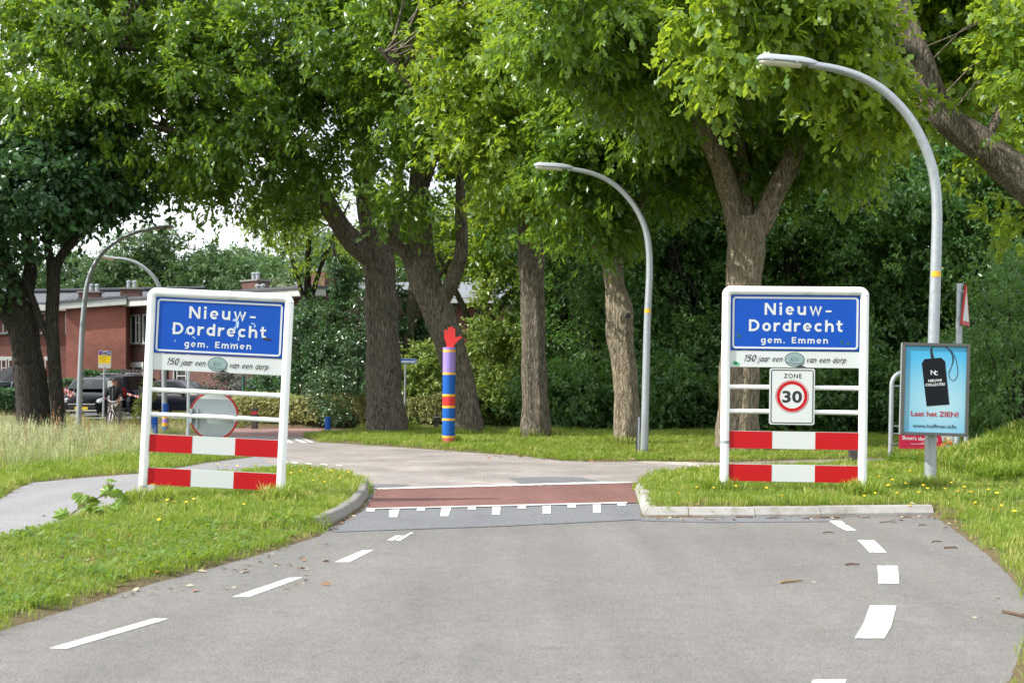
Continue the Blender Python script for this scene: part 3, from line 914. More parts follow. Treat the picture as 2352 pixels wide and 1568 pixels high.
# --- the row of old oaks behind the junction
D = 46.5
b = on_ground(890, 992); D = b.y
tree('oak_tree', 'thick-trunked oak just left of the painted hand post, its crown spreading far to the left', b,
     [(PL(D, (892, 1008), (892, 985), (884, 900), (880, 800), (874, 690), (868, 600), (852, 540)), RP(D, 56, 47, 40, 38, 36, 34, 30)),
      (PL(D, (862, 600), (800, 545, -.6), (752, 470, -1.2), (715, 395, -1.6), (640, 300, -2.2), (540, 220, -3)), RP(D, 26, 23, 20, 17, 12, 7)),
      (PL(D, (858, 570), (842, 470), (832, 360), (842, 230), (860, 60)), RP(D, 26, 22, 19, 15, 9)),
      (PL(D, (874, 620), (905, 520, .5), (915, 400, .8), (905, 250, 1)), RP(D, 18, 15, 13, 8)),
      (PL(D, (715, 395, -1.6), (560, 330, -3), (400, 300, -4), (250, 270, -4.5)), RP(D, 12, 9, 6, 3)),
      (PL(D, (640, 300, -2.2), (470, 170, -4), (300, 110, -5), (160, 120, -5)), RP(D, 10, 8, 5, 3))],
     [B(90, 190, D - 3, 170, 170, 3.4), B(220, 300, D - 4, 150, 120, 3.2), B(300, 100, D - 3, 230, 200, 3.6), B(430, 330, D - 4, 150, 130, 3.4),
      B(560, 430, D - 3, 115, 100, 2.6), B(520, 180, D - 4, 200, 200, 3.8), B(690, 300, D - 3, 150, 160, 3.0), B(720, 120, D - 4, 190, 180, 3.6),
      B(640, 500, D - 1.5, 70, 60, 1.8), B(860, 60, D - 3, 190, 200, 3.6), B(900, 60, D - 4.6, 110, 110, 1.6, 1.5), B(200, 60, D - 5.6, 170, 100, 1.6, 1.4), B(840, 290, D - 2.5, 100, 110, 2.0, .7),
      B(120, -200, D - 2, 260, 200, 5, .28), B(520, -280, D - 1, 330, 220, 6, .28), B(860, -280, D, 280, 220, 6, .28), B(380, -60, D - 2, 260, 160, 4, .8), B(90, -20, D - 3, 170, 130, 3.5)],
     5600, 18, 0.25, 'slim', M_LEAF, M_BARK, 11, L=0.95, droop=0.5, clump=520, twig=.55)

b = on_ground(1068, 1000); D = b.y
tree('oak_tree', 'oak leaning to the left right behind the painted hand post', b,
     [(PL(D, (1080, 1018), (1072, 985), (1058, 890), (1030, 780), (1000, 700), (968, 620), (945, 560)), RP(D, 46, 37, 34, 34, 34, 32, 26)),
      (PL(D, (960, 620), (920, 570, -.5), (885, 540, -1), (850, 500, -1.4)), RP(D, 18, 14, 11, 7)),
      (PL(D, (975, 640), (968, 540), (962, 430), (975, 310), (960, 180)), RP(D, 28, 26, 21, 16, 9)),
      (PL(D, (1008, 700), (1040, 640, -.4), (1060, 570, -.6), (1058, 480, -.6), (1056, 370, -.4), (1045, 260)), RP(D, 18, 17, 15, 13, 10, 7)),
      (PL(D, (968, 440), (1000, 350, -.5), (1020, 290, -.8), (1090, 200, -1)), RP(D, 14, 12, 9, 6))],
     [B(985, 200, D - 3, 150, 150, 2.8), B(930, 440, D - 1.8, 85, 80, 1.3, .55), B(1090, 310, D + 1.5, 90, 110, 1.6, .8), B(1010, 40, D - 2.5, 210, 160, 3.4), B(1000, -240, D, 300, 200, 6, .25), B(900, 310, D - 2.5, 80, 90, 1.6, .7)],
     2500, 18, 0.245, 'slim', M_LEAF, M_BARK, 12, L=0.9, clump=230, twig=.5)

b = on_ground(1228, 1006); D = b.y
tree('oak_tree', 'straight dark-barked oak standing between the painted hand post and the middle lamp', b,
     [(PL(D, (1228, 1022), (1229, 1000), (1229, 930), (1226, 820), (1224, 700), (1221, 590), (1216, 480), (1222, 360), (1232, 220)), RP(D, 46, 37, 31, 28, 27, 29, 24, 18, 10)),
      (PL(D, (1219, 500), (1160, 410, -1), (1100, 350, -1.6), (1020, 300, -2), (940, 190, -3), (870, 110, -3.5)), RP(D, 19, 18, 15, 11, 8, 4)),
      (PL(D, (1219, 470), (1290, 400), (1345, 300), (1380, 200)), RP(D, 15, 12, 9, 5))],
     [B(1200, 330, D - 3, 170, 130, 2.6), B(1150, 150, D - 3.5, 210, 150, 3.2), B(1310, 200, D - 3.5, 180, 170, 3.2), B(1280, 410, D - 2, 110, 90, 1.8), B(1170, 455, D - 1.2, 60, 45, 1.0, .6),
      B(1260, 0, D - 3, 260, 170, 3.8, .9), B(1250, -250, D, 330, 200, 6, .25), B(1080, 240, D - 4, 110, 90, 1.6)],
     3300, 18, 0.245, 'slim', M_LEAF_Y, M_BARK, 13, L=0.9, clump=310, twig=.5)

b = on_ground(1440, 1022); D = b.y
t4 = tree('oak_tree', 'pale-barked oak with a knot hole in its trunk, beside the middle street lamp', b,
     [(PL(D, (1440, 1040), (1438, 1015), (1438, 930), (1434, 850), (1424, 770), (1424, 715), (1412, 650), (1405, 600), (1385, 560)), RP(D, 31, 29, 28, 27, 30, 31, 22, 22, 17)),
      (PL(D, (1398, 590), (1352, 530, -.4), (1312, 470, -.8), (1294, 400, -1), (1292, 300, -1.2)), RP(D, 17, 14, 10, 8, 5)),
      (PL(D, (1352, 530, -.4), (1380, 440, -.6), (1395, 330, -.6), (1400, 250, -.6)), RP(D, 9, 8, 6, 4)),
      (PL(D, (1410, 610), (1445, 520, .6), (1480, 450, .8), (1535, 390, 1), (1560, 330, 1)), RP(D, 16, 13, 12, 9, 6))],
     [B(1400, 290, D - 1.5, 150, 120, 2.4), B(1320, 470, D - 1.5, 100, 80, 1.7), B(1440, 170, D - 1.5, 150, 140, 2.8), B(1400, 520, D - .8, 80, 50, 1.0, .7), B(1290, 350, D - 1.5, 90, 90, 1.6), B(1420, -90, D, 260, 170, 4, .35)],
     2000, 18, 0.235, 'slim', M_LEAF, M_BARK2, 14, L=0.8, clump=200, twig=.55)
# the knot with its hole
kp_ = px(1441, 727, D - .31) - Vector(b)
mb = MB()
mb.lathe([(0.02, -.05), (0.17, 0), (0.155, .05), (0.10, .085), (0.065, .06), (0.055, 0)], 14)
k = mb.build('knot', M_BARK2, t4, smooth=True)
k.location = kp_; k.rotation_euler = (R(80), 0, R(25))
mb = MB(); mb.lathe([(0.001, 0.0), (0.058, 0.0), (0.058, .045), (0.001, .046)], 12)
h_ = mb.build('knot_hole', M_BLACK, t4); h_.location = kp_; h_.rotation_euler = (R(80), 0, R(25)); h_.scale = (.8, 1.35, 1)

b = on_ground(1694, 1034); D = b.y
tree('oak_tree', 'forked oak with a massive trunk directly behind the right-hand town name board', b,
     [(PL(D, (1690, 1052), (1692, 1025), (1694, 950), (1698, 830), (1705, 700), (1714, 600), (1718, 500)), RP(D, 66, 52, 47, 45, 42, 40, 45)),
      (PL(D, (1700, 540), (1680, 460), (1655, 380, -.3), (1618, 300, -.6), (1580, 235, -.9), (1530, 150, -1.4), (1440, 90, -2)), RP(D, 24, 25, 24, 21, 17, 12, 7)),
      (PL(D, (1738, 530), (1775, 450), (1815, 370), (1850, 290), (1885, 190), (1900, 60)), RP(D, 26, 25, 22, 18, 13, 8)),
      (PL(D, (1718, 520), (1706, 420, .4), (1698, 320, .6), (1690, 180, .6)), RP(D, 22, 18, 15, 9)),
      (PL(D, (1530, 150, -1.4), (1400, 100, -3), (1320, 45, -4), (1220, 15, -5)), RP(D, 10, 8, 7, 4))],
     [B(1680, 105, D - 2.5, 180, 110, 2.4), B(1500, 235, D - 2, 95, 110, 1.8), B(1560, 60, D - 5, 230, 110, 2.8), B(1745, 320, D + 1.6, 130, 120, 1.6), B(1830, 100, D - 2.5, 170, 110, 2.4),
      B(1965, 250, D - 1, 105, 130, 2.0), B(1590, 400, D + 1.4, 70, 90, 1.1, .8), B(1725, 300, D - 1.2, 45, 60, .6, .7), B(1900, 380, D + 1.5, 80, 90, 1.4, .8), B(1320, 40, D - 6, 180, 110, 2.6), B(1700, -170, D - 1, 380, 180, 5, .3), B(1420, 120, D - 5, 140, 110, 2.0)],
     3500, 18, 0.235, 'slim', M_LEAF, M_BARK2, 15, L=0.85, clump=360, twig=.5)

# bright young growth hanging into the picture at the top, on the near tree to the right
D = 25.0
b = Vector((11.4, D, 0)); b.z = gz(b.x, b.y)
tree('oak_tree', 'leaning oak at the right edge with one heavy limb slanting up left', b,
     [([b + Vector((0.1, 0, -.3)), b + Vector((-.1, 0, 1.2))] + PL(D, (2560, 640), (2450, 510), (2352, 415), (2255, 335), (2175, 275), (2140, 215), (2110, 130), (2080, 50), (2050, -60), (1990, -180)),
       [.5, .42] + RP(D, 50, 45, 40, 36, 33, 31, 28, 25, 21, 15)),
      (PL(D, (2255, 335), (2310, 230, .5), (2330, 120, .8), (2350, -20, 1)), RP(D, 12, 11, 9, 6)),
      (PL(D, (2110, 130), (2010, 80, -1), (1900, 60, -2), (1770, 30, -2.6), (1640, 20, -3)), RP(D, 15, 11, 8, 6, 3))],
     [B(2230, 90, D + 1.7, 150, 120, 1.5), B(1925, 125, D - 1.5, 105, 115, 1.4), B(1960, 240, D - .8, 120, 80, 1.0), B(2345, 150, D - 1.5, 55, 90, .9), B(1850, 30, D - 2.3, 160, 90, 1.5),
      B(2300, 300, D + .6, 80, 60, .7), B(2230, 440, D + 1.3, 80, 60, .7, .5), B(2340, 480, D + .8, 60, 60, .6, .7), B(2120, -40, D + 1.9, 330, 120, 2.0), B(1700, 20, D - 2.8, 170, 90, 1.4), B(1660, 130, D - 2.9, 100, 60, .9, .8), B(2110, 330, D - .4, 70, 50, .6, .5), B(2340, 20, D - 1.2, 70, 80, 1.1), B(2110, 220, D + 1.6, 110, 90, 1.2)],
     2600, 13, 0.215, 'lobed', M_LEAF_Y, M_BARK, 16, L=0.62, clump=330, twig=.4, r0=.022)

# --- two dark trees at the left
b = px(78, 0, 42.5); b.z = gz(b.x, b.y); D = b.y
tree('broad_tree', 'dark stout tree at the far left in front of the brick row', b,
     [(PL(D, (85, 1006), (80, 985), (76, 930), (66, 850), (56, 760), (50, 690)), RP(D, 54, 44, 38, 34, 32, 32)),
      (PL(D, (46, 700), (20, 620), (-20, 560), (-60, 480)), RP(D, 20, 17, 13, 8)),
      (PL(D, (56, 690), (70, 620), (60, 540), (80, 450)), RP(D, 20, 16, 12, 8)),
      (PL(D, (40, 760), (0, 690), (-60, 660), (-130, 640)), RP(D, 22, 24, 20, 12))],
     [B(10, 440, D - 2, 150, 95, 2.6), B(-110, 470, D, 150, 130, 3), B(10, 560, D - 2, 60, 60, 1.3, .7), B(-60, 620, D - 1.5, 80, 70, 1.5, .7), B(100, 390, D - 1, 150, 95, 2.6), B(-30, 310, D + 1, 200, 100, 3, .6)],
     1700, 14, 0.21, 'broad', M_LEAF_D, M_BARK3, 17, L=0.9, clump=230, twig=.3)
b = px(134, 0, 42.0); b.z = gz(b.x, b.y); D = b.y
tree('broad_tree', 'slimmer dark tree with a forked trunk left of the first lamp post', b,
     [(PL(D, (136, 1000), (134, 980), (128, 890), (122, 790), (120, 720), (124, 640), (122, 600)), RP(D, 22, 18, 16, 15, 15, 16, 15)),
      (PL(D, (122, 620), (150, 575), (195, 530), (240, 480), (275, 455), (300, 420)), RP(D, 13, 11, 10, 9, 8, 5)),
      (PL(D, (122, 620), (108, 560), (104, 500), (120, 430)), RP(D, 12, 10, 8, 5)),
      (PL(D, (122, 790), (95, 740), (80, 700), (60, 640)), RP(D, 11, 9, 8, 5))],
     [B(170, 440, D, 120, 75, 2.2), B(265, 420, D + .5, 110, 50, 1.6), B(150, 510, D + .8, 80, 45, 1.2, .6), B(320, 440, D + .6, 70, 45, 1.2, .7), B(200, 360, D + 1, 160, 80, 2.6, .7)],
     1400, 13, 0.20, 'broad', M_LEAF_D, M_BARK3, 18, L=0.8, clump=190, twig=.5)

# --- small trees and trunks behind the hedge
def simple_tree(label, x, yb, d, ytop, wpx, crown, n, size, lm, bk, seed, name='tree', kind='plain', lean=0, nleaf=14, L=.8, cat='tree', group=None, droop=.45, fork=True):
    p = px(x, 0, d); z0 = gz(p.x, p.y); base = Vector((p.x, d, z0))
    top = px(x + lean, ytop, d)
    mid = base.lerp(top, .5) + Vector((random.uniform(-.2, .2), 0, 0))
    rw = wpx * d / FPX
    lim = [([base - Vector((0, 0, .3)), base + Vector((0, 0, .3)), mid, top], [rw * 1.5, rw * 1.15, rw * .85, rw * .4])]
    if fork:
        lim += [([mid, mid.lerp(top, .5) + Vector((.5 * rw * 6, .3, 0)), top + Vector((rw * 8, .5, .2))], [rw * .6, rw * .45, rw * .2]),
                ([mid, mid.lerp(top, .45) + Vector((-.5 * rw * 6, -.3, 0)), top + Vector((-rw * 7, -.4, .1))], [rw * .55, rw * .4, rw * .2])]
    return tree(name, label, base, lim, crown, n, nleaf, size, kind, lm, bk, seed, L=L, twig=.3, cat=cat, group=group, droop=droop)
random.seed(8)
simple_tree('slender light-green tree with several thin stems in front of the second brick house', 712, 0, 57, 470, 11,
            [B(640, 500, 56, 90, 60, 2.2), B(720, 470, 57, 90, 80, 2.4), B(790, 560, 56, 60, 70, 1.8), B(690, 580, 56, 55, 40, 1.2, .6), B(600, 530, 57, 60, 40, 1.5)], 620, .17, M_LEAF_Y, M_BARK3, 31)
simple_tree('trunk wrapped in dark ivy between the second brick house and the thick oak', 765, 0, 54, 560, 9,
            [B(768, 700, 53.6, 32, 90, .7), B(755, 800, 53.6, 45, 70, .9), B(785, 640, 53.8, 28, 60, .6)], 700, .13, M_LEAF_D, M_BARK3, 32, fork=False, L=.4)
simple_tree('gnarled old trunk right behind the leaning oak', 1085, 0, 56, 590, 17,
            [B(1110, 560, 55, 90, 70, 2.2), B(1150, 480, 55, 90, 80, 2.2), B(1020, 600, 57, 60, 60, 1.8, .7)], 600, .18, M_LEAF_Y, M_BARK, 33, lean=40, kind='broad')
simple_tree('grey trunk glimpsed between the thick oak and the leaning oak', 915, 0, 55, 560, 14,
            [B(905, 560, 56, 80, 70, 2.0), B(940, 500, 56, 80, 70, 2.0)], 420, .17, M_LEAF, M_BARK, 34, lean=40, kind='broad')

# --- shrubs
def shrub(label, blobs, n, size, lm, seed, name='shrub', kind='plain', L=.45, nleaf=14, cat='shrub', group=None, droop=.35, clump=None, shell=.6):
    c = blobs[0][0]; base = Vector((c[0], c[1], gz(c[0], c[1])))
    root = empty(name, base, (0, 0, 0), label, cat, group)
    bl = [(b_[0] - np.array(base), b_[1], b_[2]) for b_ in blobs]
    v, f, t, Cc, rad = crown_mesh('foliage', bl, n, nleaf, size, kind, lm, seed, L, droop, shell, clump or n // 7, keep=lambda P: P[:, 2] > 0.03)
    link('foliage', fast_mesh('foliage', v, f, lm, t), root)
    mb = MB(); rng = np.random.default_rng(seed)
    for c_ in Cc[:14]:
        e = np.array((c_[0] * .8, c_[1] * .8, c_[2] * .9))
        mb.tube([(rng.normal(0, .08), rng.normal(0, .08), -.1), (c_[0] * .3, c_[1] * .3, max(.1, c_[2] * .5)), e], [.035, .025, .01], n=5, caps=False)
    mb.build('stem', M_BARK3, root, smooth=True)
    return root
shrub('tall sunlit light-green bush between the leaning oak and the straight dark oak', [B(1150, 850, 53, 75, 120, 1.8), B(1165, 720, 54, 70, 90, 1.6), B(1130, 930, 52.5, 60, 60, 1.2), B(1205, 900, 53, 60, 110, 1.5), B(1115, 790, 54, 45, 70, 1.0)],
      1500, .15, M_LEAF_B, 41, kind='broad')
shrub('glossy dark-leaved shrub touching the left side of the thick oak', [B(815, 850, 52.5, 60, 90, 1.3), B(790, 900, 52, 70, 60, 1.3), B(835, 760, 53, 40, 80, 1.0), B(860, 700, 53.5, 26, 55, .8)], 1250, .12, M_LEAF_G, 42)
shrub('dark green shrub at the right edge of the left-hand town name board', [B(710, 860, 55, 60, 75, 1.4), B(690, 790, 55.5, 55, 70, 1.4), B(730, 760, 55.5, 40, 70, 1.2), B(745, 900, 54, 45, 45, 1.0)], 950, .13, M_LEAF_D, 43, kind='broad')
shrub('bright young bush behind the blue street name plate', [B(975, 870, 52.5, 45, 70, 1.1), B(960, 920, 52, 45, 40, 1.0), B(990, 820, 53, 25, 35, .7)], 560, .14, M_LEAF_B, 44, kind='broad')
shrub('dark shrub filling the gap above the street name plate', [B(945, 780, 56, 60, 70, 1.4), B(920, 720, 57, 50, 60, 1.4), B(980, 720, 57, 50, 50, 1.2), B(905, 860, 55.5, 40, 60, 1.2)], 800, .15, M_LEAF_D, 45, kind='broad')
shrub('low bright bush behind the white-railed gap of the left-hand town name board', [B(625, 905, 58, 45, 40, 1.2), B(640, 880, 58, 35, 40, 1.0)], 420, .12, M_LEAF_D, 46, kind='broad')
shrub('grey-green shrub beside the parked dark saloon car', [B(570, 900, 60, 55, 40, 1.2), B(540, 890, 61, 45, 35, 1.0)], 380, .12, leaf_mat('grey_shrub_leaves', (.06, .075, .06), (.13, .14, .12), (.1, .13, .08), tw=.2), 47)
shrub('tall yellow-green weeds next to the left post of the left-hand board', [B(330, 935, 50, 14, 30, .3), B(343, 910, 50, 8, 26, .2), B(318, 955, 49.5, 18, 18, .3)], 150, .12, M_LEAF_C, 48, kind='needle', L=.2, cat='weeds', name='tall_weeds')
shrub('drooping dark foliage of a bush at the right picture edge above the mound', [B(2330, 900, 33, 110, 120, 1.6), B(2300, 760, 34, 90, 110, 1.6), B(2380, 640, 35, 120, 110, 2.0), B(2270, 960, 33.5, 70, 60, 1.2), B(2420, 780, 34, 80, 160, 1.6)],
      1500, .12, M_LEAF_W, 49, L=.55, droop=.7)

# --- low clipped hedge beyond the junction, and garden hedges
def hedge(label, a, b2, h, w, n, size, lm, seed, z=None, name='hedge'):
    a, b2 = Vector(a), Vector(b2)
    L_ = (b2 - a).length; ang = math.atan2((b2 - a).y, (b2 - a).x)
    zz_ = gz(a.x, a.y) if z is None else z
    root = empty(name, (a.x, a.y, zz_), (0, 0, ang), label, 'hedge')
    rng = np.random.default_rng(seed)
    m = n
    u = rng.random(m) * L_
    face = rng.random(m)
    y = np.where(face < .45, -w / 2, np.where(face < .8, rng.uniform(-w / 2, w / 2, m), w / 2)) + rng.normal(0, .04, m)
    zt = h * (1 + .07 * np.sin(u * 1.7) + .05 * np.sin(u * 4.1 + 1))
    zc = np.where((face >= .45) & (face < .8), zt, rng.uniform(0.03, 1, m) * zt) + rng.normal(0, .03, m)
    P = np.stack([u, y, zc], 1)
    o = np.stack([rng.normal(0, .3, m), np.sign(y) * np.where((face >= .45) & (face < .8), .2, 1), np.where((face >= .45) & (face < .8), 1, .25)], 1)
    o = nrm(o)
    v, f, t = sprays(P, nrm(o + rng.normal(0, .6, o.shape)), np.full(m, .16), 8, size, 'plain', rng, o, .15, rng.uniform(0, 1, m))
    link('foliage', fast_mesh('foliage', v, f, lm, t), root)
    mb = MB(); mb.box((L_ / 2, 0, h * .44), (L_ - .1, w * .72, h * .88))
    mb.build('twig_core', M_BARK3, root)
    return root
pa, pb = gp(545, 982), gp(1060, 985)
hedge('low clipped yellow-green hedge behind the red path', (pa.x, pa.y + .4, 0), (pb.x + .6, pb.y - .2, 0), .80, 1.3, 9000, .085, M_LEAF_H, 51)
p1, p2 = px(190, 0, 69), px(300, 0, 69)
hedge('trimmed dark hedge at the foot of the blank brick gable', p1, p2, 1.75, .8, 2200, .10, M_LEAF_D, 52, z=.3)
p1, p2 = px(-40, 0, 60), px(36, 0, 60)
hedge('low dark hedge at the far left, next to a stack of planks', p1, p2, .95, .8, 1500, .10, M_LEAF_D, 53, z=.3)
p1, p2 = px(112, 0, 64), px(165, 0, 63)
hedge('small garden hedge between the two dark trees', p1, p2, 1.35, .7, 900, .10, M_LEAF_D, 54, z=.3)

# --- the wood behind the oaks on the right: trees with crowns down to the ground
rngw = np.random.default_rng(77)
def wood_proto(seed, n, h, w):
    bl = []
    rr = np.random.default_rng(seed)
    for k in range(9):
        z = h * (0.10 + .85 * k / 8)
        ww = w * (1.0 - .35 * (k / 8) ** 2) * rr.uniform(.75, 1.1)
        bl.append((np.array((rr.normal(0, .35 * w), rr.normal(0, .3 * w), z)), np.array((ww * .8, ww * .75, h * .13)), 1.0))
    return crown_mesh('crown', bl, n, 14, .19, 'plain', M_LEAF_W, seed, .75, .45, .5, n // 9, keep=lambda P: P[:, 2] > .1)
protos = []
for sd, n, h, w in ((61, 2300, 12.0, 2.6), (62, 2100, 10.0, 2.9), (63, 2500, 13.5, 2.7)):
    v, f, t, Cc, rad = wood_proto(sd, n, h, w)
    me_c = fast_mesh('crown', v, f, M_LEAF_W, t)
    mb = MB(); limb(mb, [(0, 0, -.3), (.05, 0, 1), (.1, .1, h * .4), (-.1, 0, h * .9)], [.3, .22, .17, .05], n=10, seed=sd)
    twigs(mb, [(0.05, 0, h * q) for q in (.2, .3, .4, .5, .6, .7, .8)], Cc, np.random.default_rng(sd), frac=.25)
    me_t = mb.mesh('trunk', M_BARK3, True)
    protos.append((me_c, me_t))
WOODMARKS = [(1228, 'the straight dark oak'), (1440, 'the knotted pale oak'), (1485, 'the middle street lamp'), (1665, 'the left post of the right board'), (1718, 'the forked oak'), (1824, 'the 30 zone sign'), (1985, 'the right post of the right board'), (2055, 'the tubular stand'), (2145, 'the blue poster'), (2200, 'the warning triangle'), (2300, 'the grassy mound'), (2390, 'the right picture edge')]
spots = [(1290, 54.0, 0, .95), (1370, 52.0, 1, 1.0), (1455, 55.5, 2, 1.0), (1540, 51.5, 0, 1.05), (1625, 54.0, 1, 1.1), (1720, 52.5, 2, .95), (1810, 49.5, 0, 1.0), (1895, 51.5, 1, 1.05),
         (1985, 47.5, 2, 1.0), (2070, 49.5, 0, 1.0), (2160, 46.0, 1, 1.1), (2250, 47.5, 2, 1.05), (2340, 44.5, 0, 1.1), (2440, 46.0, 1, 1.1), (1330, 60, 2, 1.15), (1500, 61, 1, 1.3), (1680, 60, 0, 1.2), (1860, 58, 2, 1.15), (2050, 56, 1, 1.3), (2240, 55, 0, 1.25), (2400, 53, 2, 1.2)]
for k, (x, d, pr, sc) in enumerate(spots):
    p = px(x, 0, d)
    r = empty('woodland_tree', (p.x, d, gz(p.x, d)), (0, 0, k * 2.1), by_mark(x, WOODMARKS, 'leafy front tree of the wood' if k < 14 else 'taller rear tree of the wood'), 'tree', 'trees of the wood on the right')
    r.scale = (sc, sc, sc)
    link('trunk', protos[pr][1], r); link('crown', protos[pr][0], r)
# low undergrowth along the wood's edge
v, f, t, Cc, rad = crown_mesh('foliage', [(np.array((0, 0, .75)), np.array((1.3, .9, .85)), 1.0), (np.array((.7, .2, 1.3)), np.array((.8, .7, .7)), 1.0), (np.array((-.6, 0, 1.1)), np.array((.7, .7, .8)), 1.0)],
                              560, 14, .14, 'broad', M_LEAF_W, 71, .45, .35, .55, 80, keep=lambda P: P[:, 2] > .05)
me_u = fast_mesh('foliage', v, f, M_LEAF_W, t)
mb = MB()
for c_ in Cc[:12]: mb.tube([(0, 0, -.1), (c_[0] * .3, c_[1] * .3, c_[2] * .5), tuple(c_)], [.03, .02, .008], n=5, caps=False)
me_us = mb.mesh('stem', M_BARK3, True)
for k, (x, d, sc) in enumerate([(1262, 50, 1.1), (1320, 48, 1.0), (1385, 49, 1.15), (1500, 47.5, 1.05), (1560, 48.5, 1.2), (1622, 47.5, 1.0), (1770, 46.5, 1.2), (1840, 45.5, 1.0), (1905, 46.0, 1.15), (1975, 44.0, 1.05), (2045, 45, 1.1), (2110, 43, 1.1), (2190, 43.5, 1.2), (2270, 41, 1.2), (2350, 41.5, 1.2), (2420, 40.5, 1.2)]):
    p = px(x, 0, d)
    r = empty('undergrowth_bush', (p.x, d, gz(p.x, d)), (0, 0, k * 1.7), by_mark(x, WOODMARKS, 'low bush at the wood edge'), 'bush', 'bushes along the edge of the wood')
    r.scale = (sc, sc, sc * (1 + .15 * math.sin(k * 2.2)))
    link('foliage', me_u, r); link('stem', me_us, r)

# --- far trees behind the houses
def far_proto(seed, n, h, w, size, lm, cone=False):
    bl = []; rr = np.random.default_rng(seed)
    if cone:
        for k in range(8):
            q_ = k / 7
            bl.append((np.array((rr.normal(0, .2), rr.normal(0, .2), h * (.08 + .88 * q_))), np.array((w * (1.05 - q_) + .3, w * (1.05 - q_) + .3, h * .10)), 1.0))
    else:
        for k in range(11):
            a = rr.uniform(0, 6.28); q_ = rr.uniform(.2, 1)
            bl.append((np.array((math.cos(a) * w * .6 * q_, math.sin(a) * w * .6 * q_, h * rr.uniform(.32, .86))), np.array((w * .42, w * .42, h * .13)) * rr.uniform(.8, 1.25), 1.0))
    v, f, t, Cc, rad = crown_mesh('crown', bl, n, 13, size, 'needle' if cone else 'plain', lm, seed, 1.1, .5 if not cone else .9, .55, n // 10)
    mb = MB(); limb(mb, [(0, 0, -.3), (0, 0, h * .3), (.1, 0, h * .85)], [.4, .3, .06], n=8, seed=seed)
    twigs(mb, [(0, 0, h * q_) for q_ in (.25, .35, .5, .65)], Cc, np.random.default_rng(seed), frac=.4, r0=.06)
    return fast_mesh('crown', v, f, lm, t), mb.mesh('trunk', M_BARK3, True)
fp = [far_proto(81, 1900, 14, 6.0, .34, M_LEAF_F), far_proto(82, 1700, 12.5, 5.5, .34, M_LEAF_F)]
for k, (x, d, i, sc, lab) in enumerate([(350, 118, 0, 1.06, 'round-topped far tree rising highest above the brick row roofs'), (240, 122, 1, 1.05, None), (150, 115, 0, .9, None), (450, 126, 1, .95, None), (540, 120, 0, .93, None), (610, 124, 1, .98, None), (300, 128, 0, .98, None), (400, 121, 1, 1.0, None), (495, 117, 0, .90, None), (575, 128, 0, 1.0, None), (680, 122, 1, 1.0, None),
                                        (760, 110, 0, 1.0, None), (880, 112, 1, 1.1, None), (1000, 110, 0, 1.1, None), (1120, 108, 1, 1.15, None), (60, 118, 1, 1.0, None), (-60, 116, 0, 1.0, None), (1230, 100, 0, 1.2, None)]):
    p = px(x, 0, d)
    r = empty('far_tree', (p.x, d, .0), (0, 0, k * 1.3), lab or by_mark(x, [(-30, 'the left picture edge'), (85, 'the stout dark tree'), (130, 'the slim dark tree'), (190, 'the first lamp post'), (250, 'the bus stop flag'), (378, 'the older flat-headed lamp'), (480, 'the middle of the left board'), (650, 'the right post of the left board'), (712, 'the slender light-green tree'), (765, 'the ivy-clad trunk'), (885, 'the thick oak'), (1010, 'the leaning oak'), (1125, 'the bright bush'), (1228, 'the straight dark oak')], 'hazy tree far behind the houses'), 'tree', None if lab else 'far trees behind the houses')
    r.scale = (sc, sc, sc * (1.0 if i == 0 else 1.08))
    link('trunk', fp[i][1], r); link('crown', fp[i][0], r)
cp = far_proto(83, 900, 10, 2.4, .42, M_LEAF_C, cone=True)
for x, d, sc, lab in ((315, 92, .86, 'yellow-green conifer behind the chimney, right of the first lamp post'), (420, 88, .70, 'small yellow-green conifer above the left-hand town name board')):
    p = px(x, 0, d); r = empty('conifer', (p.x, d, .0), (0, 0, x), lab, 'tree'); r.scale = (sc, sc, sc)
    link('trunk', cp[1], r); link('crown', cp[0], r)
wv = far_proto(84, 900, 9.5, 3.4, .40, leaf_mat('willow_leaves', (.14, .20, .09), (.24, .30, .14), (.25, .33, .12), tw=.3, rough=.5), cone=True)
p = px(655, 0, 100); r = empty('willow_tree', (p.x, 100, 0), (0, 0, .4), 'pale drooping willow behind the second brick house', 'tree')
link('trunk', wv[1], r); link('crown', wv[0], r)
# ------------------------------------------------------------------ the two town name boards
def put(me, parent, x, y, z, rot=0.0, name=None):
    """lettering mesh on a plate: local x, depth y, base line z"""
    o = link(name or me.name, me, parent)
    o.location = (x, y, z)
    if rot: o.rotation_euler = (0, rot, 0)
    return o


